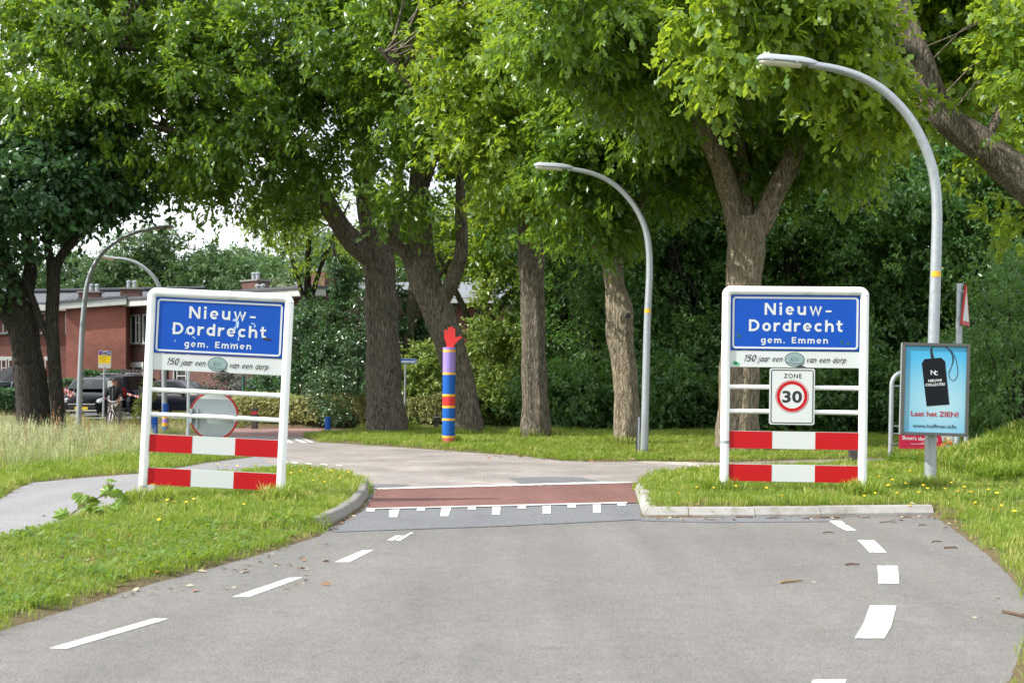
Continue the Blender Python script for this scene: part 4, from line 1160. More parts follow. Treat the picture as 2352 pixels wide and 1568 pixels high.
# ------------------------------------------------------------------ road-sign lettering drawn stroke by stroke (cap height 1)
def _arc(cx, cy, rx, ry, a0, a1, n=14): return [(cx + rx * math.cos(R(a0 + (a1 - a0) * k / n)), cy + ry * math.sin(R(a0 + (a1 - a0) * k / n))) for k in range(n + 1)]
_O = _arc(.34, .375, .24, .275, 0, 360, 22)
GLYPH = {
    'N': (.90, [[(.1, 0), (.1, 1)], [(.13, .97), (.77, .03)], [(.8, 0), (.8, 1)]]),
    'i': (.22, [[(.11, 0), (.11, .74)], ('dot', .11, .94, .125)]),
    'e': (.68, [_arc(.34, .375, .24, .275, 2, 318, 20), ('w', .095, [(.12, .36), (.64, .36)])]),
    'u': (.68, [[(.1, .75)] + _arc(.32, .30, .22, .20, 180, 350, 9), [(.58, .75), (.58, 0)]]),
    'w': (.98, [('w', .17, [(.07, .75), (.28, .04), (.49, .71), (.70, .04), (.91, .75)])]),
    '-': (.52, [('w', .16, [(.03, .34), (.49, .34)])]),
    'D': (.84, [[(.1, 0), (.1, 1)], [(.1, .9), (.32, .9)] + _arc(.32, .5, .41, .40, 90, -90, 14) + [(.1, .1)]]),
    'o': (.68, [_O]),
    'r': (.50, [[(.1, 0), (.1, .75)], [(.11, .40), (.17, .55), (.27, .635), (.38, .655), (.50, .655)]]),
    'd': (.68, [_O, [(.58, 0), (.58, 1)]]),
    'c': (.62, [_arc(.34, .375, .24, .275, 42, 318, 16)]),
    'h': (.68, [[(.1, 0), (.1, 1)], [(.11, .42), (.17, .56)] + _arc(.36, .43, .22, .22, 110, 0, 6) + [(.58, 0)]]),
    'n': (.68, [[(.1, 0), (.1, .75)], [(.11, .42), (.17, .56)] + _arc(.36, .43, .22, .22, 110, 0, 6) + [(.58, 0)]]),
    'm': (1.04, [[(.1, 0), (.1, .75)], [(.11, .42), (.16, .56)] + _arc(.33, .45, .19, .20, 110, 0, 6) + [(.52, 0)], [(.53, .42), (.58, .56)] + _arc(.75, .45, .19, .20, 110, 0, 6) + [(.94, 0)]]),
    't': (.48, [[(.20, .97), (.20, .26), (.24, .14), (.33, .10), (.47, .10)], ('w', .17, [(.0, .665), (.47, .665)])]),
    'g': (.68, [_O, [(.58, .75), (.58, -.04), (.52, -.17), (.40, -.23), (.24, -.23), (.12, -.19)]]),
    '.': (.24, [('dot', .12, .11, .12)]),
    'E': (.66, [[(.1, 0), (.1, 1)], [(.1, .9), (.64, .9)], [(.1, .51), (.58, .51)], [(.1, .1), (.64, .1)]]),
    'a': (.66, [_O, [(.58, .75), (.58, .12), (.66, .04)]]),
    'v': (.60, [[(.07, .75), (.30, .05), (.53, .75)]]),
    'p': (.68, [[(.1, .75), (.1, -.30)], _O]),
    'j': (.36, [[(.24, .74), (.24, -.10), (.18, -.23), (.04, -.27)], ('dot', .24, .96, .11)]),
    'k': (.62, [[(.1, 0), (.1, 1)], [(.12, .30), (.52, .74)], [(.26, .44), (.58, .02)]]),
    '1': (.40, [[(.06, .78), (.28, .97), (.28, 0)]]),
    '5': (.70, [[(.62, .92), (.18, .92), (.13, .56), (.30, .61)] + _arc(.34, .34, .24, .26, 95, -140, 10)]),
    '0': (.70, [_arc(.34, .5, .25, .42, 0, 360, 22)]),
    ' ': (.45, []),
}
def sign_text(txt, width, cap, m, weight=.185, gap=.22, shear=0.0, swell=0.0, name='lettering'):
    """flat letters in the x-z plane, centred, cap high; each stroke sits a hair in front of the one before"""
    V, F = [], []; x = 0.0; ov = 0
    def ribbon(pts, w, closed):
        nonlocal ov
        ov += 1
        y = -.00018 * (ov % 4)
        n = len(pts); base = len(V)
        for i, p in enumerate(pts):
            a = Vector(pts[i - 1] if i > 0 else (pts[-2] if closed else pts[0])); b = Vector(pts[i + 1] if i < n - 1 else (pts[1] if closed else pts[-1])); q = Vector(p)
            d1 = (q - a).normalized() if (q - a).length > 1e-6 else None; d2 = (b - q).normalized() if (b - q).length > 1e-6 else None
            t = ((d1 or d2) + (d2 or d1)).normalized(); nn = Vector((-t.y, t.x))
            k = 1 / max(.55, nn.dot(Vector((-(d1 or d2).y, (d1 or d2).x))))
            ww = w * (1 + swell * math.sin(3.1 * i / max(1, n - 1)))
            for s in (.5, -.5):
                r = q + nn * (s * ww * k)
                V.append((x + r.x + shear * r.y, y, r.y))
        for i in range(n - 1): F.append((base + 2 * i, base + 2 * i + 1, base + 2 * i + 3, base + 2 * i + 2))
    for ch in txt:
        adv, st = GLYPH[ch]
        for g in st:
            if g[0] == 'dot':
                _, cx, cy, r = g; ov += 1; y = -.00018 * (ov % 4); b0 = len(V); r = r * weight / .2
                V.extend([(x + cx + r * math.cos(k * PI / 8) + shear * cy, y, cy + r * math.sin(k * PI / 8)) for k in range(16)]); F.append(tuple(range(b0, b0 + 16)))
            elif g[0] == 'w': ribbon(g[2], g[1] * weight / .2, False)
            else: ribbon(g, weight, len(g) > 3 and abs(g[0][0] - g[-1][0]) + abs(g[0][1] - g[-1][1]) < 1e-6)
        x += adv + gap
    xs = [v[0] for v in V]; x0, x1 = min(xs), max(xs); k = width / (x1 - x0)
    me = bpy.data.meshes.new(name)
    me.from_pydata([((v[0] - (x0 + x1) / 2) * k, v[1], v[2] * cap) for v in V], [], F)
    me.materials.append(m); me.update()
    return me
def town_board(loc, rot, label, zone, lost):
    root = empty('town_name_board', loc, rot, label, 'town sign')
    hw, H, pr = 0.942, 2.71, 0.0575
    # side posts and top bar: white boxes with rounded edges and round shoulders
    for s in (-1, 1):
        mb = MB(); mb.tube([(s * (hw - pr), 0, -0.45), (s * (hw - pr), 0, H - .118)], pr, n=20)
        mb.build('post', M_WHITE, root, smooth=True)
        mb = MB()
        mb.tube([(s * (hw - pr), 0, 0.0), (s * (hw - pr), 0, .17)], pr + .0015, n=20, caps=False)
        mb.build('post_foot', mat('stained_white_coat', (0.55, 0.56, 0.53), .6, noise=.15, nscale=9, dirt=((.26, .27, .2), 6, .45, .7)), root, smooth=True)
        cpts = [(s * (hw - pr), 0, H - .118)] + [(s * (hw - pr - .065 + .065 * math.cos(a)), 0, H - .118 + .0605 * math.sin(a)) for a in np.linspace(.25, PI / 2, 6)]
        mb = MB(); mb.tube(cpts, [pr + .002] * len(cpts), n=20)
        mb.build('corner_piece', M_WHITE, root, smooth=True)
    mb = MB(); mb.tube([(-(hw - pr - .065), 0, H - pr), (hw - pr - .065, 0, H - pr)], pr, n=20)
    mb.build('top_bar', M_WHITE, root, smooth=True)
    # blue name plate
    mb = MB(); mb.bevbox((0, 0, (2.593 + 1.879) / 2), (1.652, .035, 2.593 - 1.879), .006)
    bp = mb.build('name_plate', M_BLUE, root)
    mb = MB(); frame_rr(mb, 1.612, .672, .024, .045, -.0215, -.0165, 0, 2.236)
    mb.build('border', M_SIGNWHITE, bp)
    def lt(txt, x0, x1, base, cap, bold, sp=1.12, par=bp, m=M_SIGNWHITE, y=-.0205, shear=0., rot=0., word=1.0):
        me = text_mesh(txt, (x1 - x0) / 523.8, cap, bold, shear, sp, mat=m, word=word)
        return put(me, par, ((x0 + x1) / 2 - 626) / 523.8, y, (1480 - base) / 523.8, rot)
    def st_(txt, x0, x1, base, cap, par=bp, m=M_SIGNWHITE, y=-.0195, **kw):
        return put(sign_text(txt, (x1 - x0) / 523.8, cap, m, **kw), par, ((x0 + x1) / 2 - 626) / 523.8, y, (1480 - base) / 523.8)
    st_('Nieuw-', 420, 868, 255, .153, gap=.27)
    st_('Dordrecht', 315, 943, 367, .153, gap=.20)
    st_('gem. Emmen', 397, 847, 447, .082, gap=.26)
    if lost:
        # torn film and a dark strip of tape
        mb = MB()
        rr = random.Random(3)
        for cx_, cz_, w_, h_ in ((.20, 2.345, .05, .03), (.23, 2.30, .03, .07), (.205, 2.245, .02, .05), (.30, 2.40, .03, .015), (.255, 2.10, .015, .06), (.42, 2.31, .035, .012), (.455, 2.28, .012, .04), (-.33, 2.10, .02, .014), (-.31, 2.085, .01, .03), (-.60, 2.19, .008, .025), (-.56, 2.04, .008, .03), (.16, 2.03, .012, .03), (.24, 2.04, .02, .008), (-.43, 2.15, .008, .02)):
            poly = [(cx_ + w_ * math.cos(a) * rr.uniform(.4, 1), cz_ + h_ * math.sin(a) * rr.uniform(.3, 1)) for a in np.linspace(0, 2 * PI, 9)[:-1]]
            mb.prism(poly, -.0195, -.0180)
        mb.build('worn_patch', mat('bleached_film', (.30, .45, .66), .6, noise=.2), bp)['kind'] = 'stuff'
        mb = MB(); mb.box((.625, -.021, 2.118), (.098, .003, .026), (0, R(6), 0)); mb.build('tape_strip', M_BLACK, bp)
    else:
        mb = MB()
        for cx_, cz_, w_, h_ in ((-.72, 2.06, .028, .022), (-.735, 2.098, .02, .006), (.60, 2.0, .016, .03), (.68, 1.975, .022, .02), (-.47, 2.09, .012, .004)):
            mb.prism([(cx_ + w_ * math.cos(a), cz_ + h_ * math.sin(a) * (1 + .3 * math.sin(3 * a))) for a in np.linspace(0, 2 * PI, 10)[:-1]], -.0195, -.0178)
        mb.build('moss_spot', mat('green_stain', (.015, .09, .10), .8), bp)['kind'] = 'stuff'
    # slogan plate
    sl = MB().bevbox((0, .004, 1.7645), (1.655, .026, .212), .004).build('slogan_plate', M_SIGNWHITE, root)
    sy = -.0115
    ink = dict(weight=.125, gap=.10, shear=.38, swell=.35, par=sl, m=M_BLACK, y=sy - .003)
    st_('150', 287, 368, 573, .088, **ink)
    st_('jaar een', 374, 545, 573, .074, **ink)
    st_('van een dorp', 709, 970, 577, .074, **ink)
    def bould(k, y0, y1, dx=0, dz=0):
        P = [(-1, -.1), (-.93, .35), (-.6, .78), (-.1, .97), (.35, .90), (.75, .6), (.97, .15), (.92, -.35), (.7, -.8), (.2, -.97), (-.35, -.9), (-.8, -.6)]
        P = [tuple(p[:2]) for p in catmull([(a, b_, 0) for a, b_ in P + P[:1]], 3)][:-1]
        return [(a * .124 * k + dx, b_ * .092 * k + dz + 1.765) for a, b_ in P], y0, y1
    mb = MB(); mb.prism(*bould(1.04, sy - .001, sy + .001)); mb.prism([(.02, 1.665), (.16, 1.664), (.10, 1.682), (.06, 1.69)], sy - .001, sy + .001)
    em = mb.build('boulder_outline', M_BLACK, sl)
    mb = MB(); mb.prism(*bould(.97, sy - .003, sy - .0012)); mb.build('boulder_emblem', M_PRINTGREY, sl)
    mb = MB()
    mb.tube([(-.10, sy - .004, 1.73), (-.05, sy - .004, 1.715), (.02, sy - .004, 1.705), (.09, sy - .004, 1.72)], .0022, n=4)
    mb.tube([(.11, sy - .004, 1.74), (.10, sy - .004, 1.705), (.04, sy - .004, 1.69)], .0022, n=4)
    mb.build('crease_line', M_BLACK, sl)
    put(sign_text('kei', .115, .075, mat('dark_print', (.06, .10, .11), .5), weight=.07, gap=.10, shear=.4), sl, 0, sy - .0045, 1.735)
    if not lost:
        mb = MB(); mb.box((-.755, sy, 1.705), (.085, .003, .05), (0, R(18), 0)); mb.build('green_sticker', mat('green_sticker', (.08, .42, .20), .5), sl)
        mb = MB(); mb.lathe([(.016, -.001), (.016, .001)], 12, (0, 0, 0)); o = mb.build('sticker_spot', M_BLACK, sl); o.location = (-.755, sy - .003, 1.708); o.rotation_euler = (R(90), 0, 0)
    # rails and red-white boards
    for z in (1.401, 1.085):
        mb = MB(); mb.tube([(-.83, .012, z), (.83, .012, z)], .030, n=14); mb.build('rail', M_WHITE, root, smooth=True)
    for z0, z1 in ((.602, .83), (.177, .400)):
        bd = MB().bevbox((0, .0, (z0 + z1) / 2), (1.652, .028, z1 - z0), .004).build('barrier_board', M_SIGNWHITE, root)
        for s in (-1, 1):
            mb = MB(); mb.box((s * .551, -.0155, (z0 + z1) / 2), (.548, .003, z1 - z0 - .006)); mb.build('red_panel', M_RED, bd)
    if zone:
        zp = MB().prism(rrect(.58, .727, .03, 5, -.032, 1.284), -.045, -.030).build('zone_plate', M_SIGNWHITE, root)
        mb = MB(); frame_rr(mb, .545, .692, .011, .028, -.0475, -.0440, -.032, 1.284); mb.build('border', M_BLACK, zp)
        for r0, r1 in ((.157, .197), (.2065, .212)):
            mb = MB(); mb.ring(r0, r1, -.0475, -.0440, (-.032, 1.287)); mb.build('red_ring', M_RED, zp)
        put(text_mesh('ZONE', 120 / 523.8, .056, .012, 0, 1.2, mat=M_BLACK), zp, -.027, -.0472, 1.523)
        put(text_mesh('30', 132 / 523.8, .143, .030, 0, 1.05, mat=M_BLACK), zp, -.030, -.0472, 1.212)
        for z in (1.401, 1.085):
            mb = MB(); mb.bevbox((-.032, -.008, z), (.06, .05, .075), .005); mb.build('clamp', M_GALVD, root)
        mb = MB(); mb.tube([(-(hw - pr), 0, .665), (-(hw - pr), 0, .70)], pr + .002, n=20, caps=False); mb.build('grey_band', M_GALVD, root)
    else:
        dc = MB().lathe([(.290, -.012), (.300, -.006), (.300, .006), (.290, .012)], 48).build('round_sign_back', mat('grey_sign_back', (.33, .37, .37), .5, noise=.08, nscale=5, dirt=((.22, .22, .18), 7, .62, .8)), root, smooth=True)
        dc.location = (-.035, .085, 1.10); dc.rotation_euler = (R(90), 0, 0)
        rm = MB()
        rm.tube([(.304 * math.cos(a), .304 * math.sin(a), 0) for a in np.linspace(0, 2 * PI, 49)], .0135, n=8, caps=False)
        rm.build('red_rim', M_RED, dc, smooth=True)
        for sx in (-.315, .26):
            mb = MB(); mb.bevbox((sx, .035, 1.085), (.035, .10, .19 if sx < 0 else .09), .004)
            mb.build('clamp', M_GALV, root)
        mb = MB(); mb.bevbox((-.245, .055, 1.05), (.03, .03, .26), .004); mb.build('clamp_bar', M_GALV, root)
        mb = MB(); mb.box((-.76, -.018, .187), (.055, .003, .018)); mb.build('yellow_sticker', M_YELLOW, root)
    return root

pL = (px(328, 0, 18.3) + px(642, 0, 18.3)) / 2
town_board((pL.x, 18.3, gz(pL.x, 18.3) - .03), (0, R(2.75), 0), 'tilted town name board on the left verge with a grey disc behind its rails', False, True)
pR = (px(1663, 0, 18.45) + px(1984, 0, 18.45)) / 2
town_board((pR.x - .015, 18.45, gz(pR.x, 18.45) - .02), (0, R(.75), R(-4)), 'upright town name board on the right verge with a 30 zone sign on its rails', True, False)

# ------------------------------------------------------------------ street lamps
def lamp(label, d, pole, prad, head, kind, group=None, sticker=None, ground=None):
    """pole through picture points at distance d; head from its joint to its tip"""
    P = [px(x, y, d) for x, y in pole]
    base = Vector((P[0].x, d, gz(P[0].x, d)))
    P[0] = base - Vector((0, 0, .3))
    root = empty('street_lamp', base, (0, 0, 0), label, 'street lamp', group)
    C = [Vector(p) - base for p in catmull(P, 6)]
    n = len(C)
    rr = [(prad[0] + (prad[1] - prad[0]) * i / (n - 1)) * d / FPX for i in range(n)]
    MB().tube(C, rr, n=18).build('pole', M_GALV, root, smooth=True)
    a, b = px(head[0][0], head[0][1], d) - base, px(head[1][0], head[1][1], d) - base
    ax = (b - a); ln = ax.length; ax.normalize()
    xr = Vector((0, 1, 0)); up = xr.cross(ax)
    if up.z < 0: up = -up
    mb = MB(); ns, m = 12, 16
    prof = [(-.04, .045), (.0, .06), (.10, .085), (.25, .115), (.5, .135), (.75, .125), (.9, .095), (.97, .06), (1.0, .015)] if kind == 'round' else [(0, .06), (.02, .09), (.25, .11), (.6, .12), (.97, .12), (1.0, .10)]
    vs = []
    for t, w in prof:
        c = a + ax * (ln * t)
        hgt = (.095 if kind == 'round' else .06) * min(1, w / .10)
        for k in range(m):
            an = 2 * PI * k / m
            zc = math.sin(an)
            vs.append(c + xr * (math.cos(an) * w) + up * ((hgt * (zc if zc > 0 else zc * .35)) + .01))
    fs = []
    for i in range(len(prof) - 1):
        for k in range(m):
            p, q_ = i * m + k, i * m + (k + 1) % m
            fs.append((p, q_, q_ + m, p + m))
    fs += [tuple(range(m)), tuple((len(prof) - 1) * m + k for k in range(m))]
    hd = mb.add(vs, fs).build('lamp_head', M_HEAD if kind == 'round' else M_GALVD, root, smooth=True)
    mb = MB(); vs = []
    lp = [(.22, .02), (.25, .085), (.5, .115), (.78, .105), (.92, .07), (.96, .02)] if kind == 'round' else [(.22, .02), (.24, .10), (.6, .11), (.95, .11), (.985, .03)]
    for t, w in lp:
        c = a + ax * (ln * t)
        for k in range(m):
            an = 2 * PI * k / m
            vs.append(c + xr * (math.cos(an) * w * .94) + up * (-.018 + math.sin(an) * (.045 if kind == 'round' else .075) * min(1, w / .08)))
    fs = []
    for i in range(len(lp) - 1):
        for k in range(m):
            p, q_ = i * m + k, i * m + (k + 1) % m
            fs.append((p, q_, q_ + m, p + m))
    fs += [tuple(range(m)), tuple((len(lp) - 1) * m + k for k in range(m))]
    mb.add(vs, fs).build('lamp_cover', M_LENS if kind == 'round' else mat('yellowed_lamp_cover', (.62, .50, .30), .4), hd, smooth=True)
    if kind == 'round':
        for t in (.33, .76):
            mb = MB(); mb.bevbox(a + ax * (ln * t) - xr * .125 + up * .0, (.035, .03, .04), .005); mb.build('clip', M_GALVD, hd)
    if sticker:
        x, y, h = sticker
        c = px(x, y, d) - base
        mb = MB(); r_ = prad[0] * .97 * d / FPX + .002
        for sgn in (0,):
            vs = []
            for z in (-h / 2, h / 2):
                for k in range(7):
                    an = R(-150 + 100 * k / 6)
                    vs.append((c.x + r_ * math.cos(an), r_ * math.sin(an), c.z + z))
            mb.add(vs, [(k, k + 1, k + 8, k + 7) for k in range(6)])
        mb.build('sticker', M_YELLOW, root)
    return root

lamp('tall curved street lamp at the right that carries the blue poster frame', 20.4,
     [(2136, 1125), (2139, 950), (2144, 780), (2149, 620), (2152, 490), (2146, 410), (2126, 340), (2090, 272), (2040, 217), (1985, 181), (1925, 160), (1858, 148)], (13.5, 8.6), ((1872, 150), (1738, 138)), 'round', sticker=(2149, 630, .08))
lamp('curved street lamp in the middle, in front of the knotted oak', 31.8,
     [(1479, 1045), (1483, 900), (1487, 740), (1492, 620), (1488, 552), (1474, 503), (1446, 458), (1408, 422), (1362, 399), (1306, 387)], (9.2, 5.2), ((1312, 388), (1226, 382)), 'round', sticker=(1488, 714, .09))
lamp('curved street lamp at the left, its round head pointing right', 46.8,
     [(180, 985), (184, 870), (189, 760), (194, 700), (200, 655), (215, 612), (240, 577), (275, 550), (312, 534), (348, 527)], (6.5, 3.7), ((344, 527), (400, 522)), 'round')
lamp('older street lamp with a flat yellowed head, mostly behind the left-hand town name board', 53.8,
     [(378, 972), (377, 860), (376, 760), (373, 690), (364, 655), (345, 627), (318, 606), (290, 596), (266, 593)], (6.0, 3.2), ((272, 596), (230, 588)), 'box')
b = on_ground(1470, 1044)
mb = MB(); mb.bevbox((0, 0, .36), (.085, .085, .95), .012); mb.prism([(-.04, .84), (.04, .84), (.03, .87), (-.03, .87)], -.03, .03)
st = mb.build('marker_post', M_DARKWOOD); st.location = (b.x, 31.6, b.z); st.rotation_euler = (0, R(1.2), 0)
tag(st, 'thin dark wooden stake touching the foot of the middle street lamp', 'stake')
mb = MB(); mb.bevbox((0, 0, .36), (.085 * .5, .004, .9), .001); o = mb.build('pale_edge', M_GALV, st); o.location = (.01, -.045, 0)

# ------------------------------------------------------------------ poster frame on the right lamp
D = 20.18
c0 = px(2144, 1000, D)
pf = empty('poster_frame', (c0.x, D, c0.z), (0, R(1.5), R(-3)), 'framed blue shop poster with a black price tag, fixed to the right street lamp', 'poster frame')
PW, PH = .945, 1.31
MB().bevbox((0, .03, PH / 2), (PW, .10, PH), .008).build('backing', M_GALVD, pf)
mb = MB(); t_ = .045
for c, s in (((-PW / 2 + t_ / 2, -.03, PH / 2), (t_, .05, PH)), ((PW / 2 - t_ / 2, -.03, PH / 2), (t_, .05, PH)), ((0, -.03, t_ / 2), (PW - 2 * t_, .05, t_)), ((0, -.03, PH - t_ / 2), (PW - 2 * t_, .05, t_))):
    mb.bevbox(c, s, .006)
mb.build('frame', mat('dark_frame', (.10, .105, .10), .4, metal=.3, noise=.15), pf)
def poster_mat():
    m = bpy.data.materials.new('blue_poster_print'); m.use_nodes = True
    N, L = nodes_of(m); b_ = N['Principled BSDF']; b_.inputs['Roughness'].default_value = .3
    tc = N.new('ShaderNodeTexCoord'); mp = N.new('ShaderNodeMapping')
    mp.inputs['Location'].default_value = (-.08, 0, -.50); mp.inputs['Scale'].default_value = (1.0, 1, 1.15)
    L.new(tc.outputs['Object'], mp.inputs['Vector'])
    ln_ = N.new('ShaderNodeVectorMath'); ln_.operation = 'LENGTH'; L.new(mp.outputs[0], ln_.inputs[0])
    rp = N.new('ShaderNodeValToRGB'); e = rp.color_ramp.elements
    e[0].position = .05; e[0].color = (.36, .55, .60, 1); e[1].position = .85; e[1].color = (.05, .36, .60, 1)
    L.new(ln_.outputs['Value'], rp.inputs['Fac']); L.new(rp.outputs['Color'], b_.inputs['Base Color'])
    return m
po = MB().box((0, -.022, PH / 2), (PW - 2 * t_ + .004, .006, PH - 2 * t_ + .004)).build('poster', poster_mat(), pf)
k_ = .846 / 830.0
def zp(x, y):
    u = (x - (70 + (y - 138) / 1222 * -30 + 15)) ; 
    return ((x - 485 + (y - 138) / 1222 * 22) * k_, PH - t_ - (y - 138) / 1222 * (PH - 2 * t_))
mb = MB(); mb.prism([zp(*p) for p in ((288, 385), (325, 322), (555, 297), (608, 350), (670, 958), (358, 990))], -.028, -.0255); mb.build('price_tag', mat('black_card_print', (.006, .008, .012), .7, spec=.2), po)
mb = MB()
mb.prism([zp(*p) for p in ((412, 312), (458, 306), (440, 240), (430, 180), (437, 146), (408, 160), (402, 200))], -.028, -.0255)
mb.prism([zp(*p) for p in ((610, 140), (650, 165), (700, 220), (728, 280), (722, 360), (690, 440), (662, 520), (655, 500), (690, 420), (708, 350), (705, 275), (675, 210), (640, 170))], -.028, -.0255)
def strip(pts, w):
    mb.tube([(zp(*p)[0], -.0268, zp(*p)[1]) for p in pts], w, n=5)
strip([(435, 150), (470, 141), (530, 139), (600, 142), (640, 152)], .004)
strip([(630, 150), (690, 195), (735, 260), (762, 340), (778, 430), (782, 510), (765, 575), (735, 612), (705, 618), (675, 590), (660, 545), (658, 510)], .004)
mb.build('tag_ribbon', M_BLACK, po)
def plett(txt, cx_, base, w, cap, m, bold=.02, rot=0.0, sp=1.0):
    me = text_mesh(txt, w * k_, cap * k_ * 1.03, bold, 0, sp, mat=m)
    x, z = zp(cx_, base)
    put(me, po, x, -.0292, z, rot)
M_TXTW = mat('white_print', (.75, .77, .78), .5)
plett('N', 446, 540, 66, 62, M_TXTW, .0, R(-3)); plett('C', 482, 545, 56, 50, M_TXTW, .01, R(-3))
plett('NIEUWE', 473, 640, 186, 34, M_TXTW, .012, R(-4)); plett('COLLECTIE?', 476, 697, 268, 34, M_TXTW, .012, R(-4))
plett('Laat het ZIEN!', 470, 1130, 650, 66, mat('dark_red_print', (.36, .012, .03), .5), .02)
plett('www.hoffman.info', 468, 1294, 598, 50, mat('navy_print', (.01, .03, .05), .5), .010)
for z in (.25, 1.1):
    mb = MB(); mb.bevbox((0, .10, z), (.24, .06, .05), .006); mb.build('clamp', M_GALV, pf)

# ------------------------------------------------------------------ tubular stand with the red market banner
D = 26.4
c0 = px(2131, 1075, D); s6 = 1 / 350.6
z0_ = gz(c0.x, D)
fr = empty('banner_stand', (c0.x, D, z0_), (0, R(1.2), R(6)), 'low stand of bent steel tubes with thin rails, behind the poster lamp', 'stand')
hw_, H_ = .725, 1.78
for s in (-1, 1):
    mb = MB(); pts = [(s * hw_, 0, -.3), (s * hw_, 0, H_ - .26)] + [(s * (hw_ - .24 + .24 * math.cos(a)), 0, H_ - .26 + .24 * math.sin(a)) for a in np.linspace(.2, PI / 2, 6)]
    if s < 0: pts += [(0, 0, H_ - .02)]
    else: pts += [(.0, 0, H_ - .02)]
    mb.tube(pts, .042, n=12); mb.build('tube_frame', M_GALV, fr, smooth=True)
for z in (1.50, .76, .62, .43):
    mb = MB(); mb.tube([(-hw_, 0, z), (hw_, 0, z)], .014, n=8); mb.build('rail', M_GALV, fr, smooth=True)
bn = empty('advert_banner', (c0.x, D - .07, z0_ + .34), (0, R(1.8), R(6)), 'red market banner with a pancake picture, hung on the tubular stand', 'banner')
bw, bh = 1.03, .30
MB().bevbox((-.06, 0, bh / 2), (bw, .012, bh), .002).build('banner_sheet', mat('crimson_banner', (.52, .012, .06), .4), bn)
mb = MB(); mb.prism([(.28, .004), (.45, .004), (.45, bh - .004), (.22, bh - .004), (.24, .2), (.29, .09)], -.009, -.0065); mb.build('white_corner', M_SIGNWHITE, bn)
me = text_mesh("Boon's dagmarkt", .68, .066, .015, 0, 1.0, mat=M_TXTW); put(me, bn, -.175, -.0075, .165, R(1.5))
mb = MB(); mb.box((-.15, -.0075, .095), (.42, .002, .006)); mb.box((-.12, -.0075, .115), (.07, .002, .007)); mb.build('underline', M_TXTW, bn)
rr = random.Random(5); cols = [('orange_food', (.70, .33, .07)), ('brown_food', (.42, .19, .06)), ('cream_food', (.80, .66, .38)), ('red_food', (.55, .05, .03)), ('green_food', (.2, .3, .05))]
for i in range(16):
    a = rr.uniform(0, 6.28); q_ = rr.uniform(0, 1) ** .5
    x, z = .335 + .095 * q_ * math.cos(a), .14 + .075 * q_ * math.sin(a)
    nme, c_ = cols[i % 5]
    mb = MB(); r_ = rr.uniform(.018, .04)
    mb.prism([(x + r_ * 1.5 * math.cos(t), z + r_ * .8 * math.sin(t)) for t in np.linspace(0, 2 * PI, 9)[:-1]], -.0105 - i * .0004, -.0090 - i * .0004)
    mb.build('food_print', mat(nme, c_, .6), bn)

# warning triangle seen nearly edge-on, on its own post
D = 24.6
b = px(2197, 1090, D); b.z = gz(b.x, D)
ts = empty('warning_sign', b, (0, R(1.1), 0), 'triangular red-edged warning sign seen almost edge-on, just behind the poster frame', 'traffic sign')
MB().tube([(0, 0, -.3), (0, 0, 3.02)], .055, n=14).build('post', M_GALV, ts, smooth=True)
pl = empty_me = MB()
tri = [(-.40, 0), (.40, 0), (0, .70)]
pl.prism([(-.38, 0), (.38, 0), (.40, .03), (.025, .70), (-.025, .70), (-.40, .03)], -.012, .012)
tp = pl.build('triangle_plate', M_RED, ts)
tp.location = (.085, -.06, 2.29); tp.rotation_euler = (0, 0, R(63))
mb = MB(); mb.prism([(-.30, .075), (.30, .075), (0, .58)], -.0145, -.0115); o = mb.build('white_field', M_SIGNWHITE, tp)
mb = MB(); mb.prism([(-.38, .012), (.38, .012), (.39, .03), (.02, .69), (-.02, .69), (-.39, .03)], .0125, .0145); mb.build('sign_back', M_GALVD, tp)
for z in (2.42, 2.88):
    mb = MB(); mb.bevbox((.03, -.01, z), (.13, .12, .04), .005); mb.build('clamp', M_GALV, ts)

# ------------------------------------------------------------------ painted post with the red hand
b = on_ground(1030, 1019); D = b.y; sc = 438.8
hp = empty('painted_post', b, (0, R(.55), 0), 'thick post painted in blue, purple and yellow bands with a raised red hand on top', 'painted post')
zs = lambda y: (1490 - y) / sc
bands = [(1560, 1422, M_PRED2, 'red_band'), (1422, 1397, M_YELLOW, 'yellow_band'), (1397, 1228, M_PBLUE, 'blue_band'), (1228, 1203, M_YELLOW, 'yellow_band'), (1203, 1087, M_PBLUE, 'blue_band'),
         (1087, 1062, M_YELLOW, 'yellow_band'), (1062, 957, M_PRED, 'red_band'), (957, 932, M_YELLOW, 'yellow_band'), (932, 715, M_PBLUE, 'blue_band'), (715, 690, M_YELLOW, 'yellow_band'),
         (690, 462, M_PURPLE, 'purple_band'), (462, 437, M_YELLOW, 'yellow_band'), (437, 408, M_PURPLE, 'purple_band')]
for y0, y1, m, nme in bands:
    r_ = .163 if 'yellow' not in nme else .1655
    MB().lathe([(r_, zs(y0)), (r_, zs(y1))], 28).build(nme, m, hp, smooth=True)
hand = [(263, 408), (260, 370), (243, 320), (235, 290), (236, 225), (242, 211), (250, 207), (259, 210), (265, 222), (270, 268), (273.5, 268), (274, 192), (279, 182), (287, 179), (296, 182), (301, 192), (302, 262), (305.5, 262),
        (305, 180), (310, 173), (318, 170), (326, 174), (330, 182), (330, 266), (333.5, 266), (334, 202), (339, 194), (346, 191), (354, 195), (358, 205), (358, 278), (362, 294), (378, 292), (400, 283), (424, 280), (434, 286), (432, 296), (402, 320), (374, 350), (350, 378), (341, 408)]
mb = MB(); mb.prism([((x - 294) / sc, zs(y)) for x, y in hand], -.02, .02); mb.build('red_hand', mat('red_hand_paint', (.66, .02, .02), .5, noise=.04), hp)

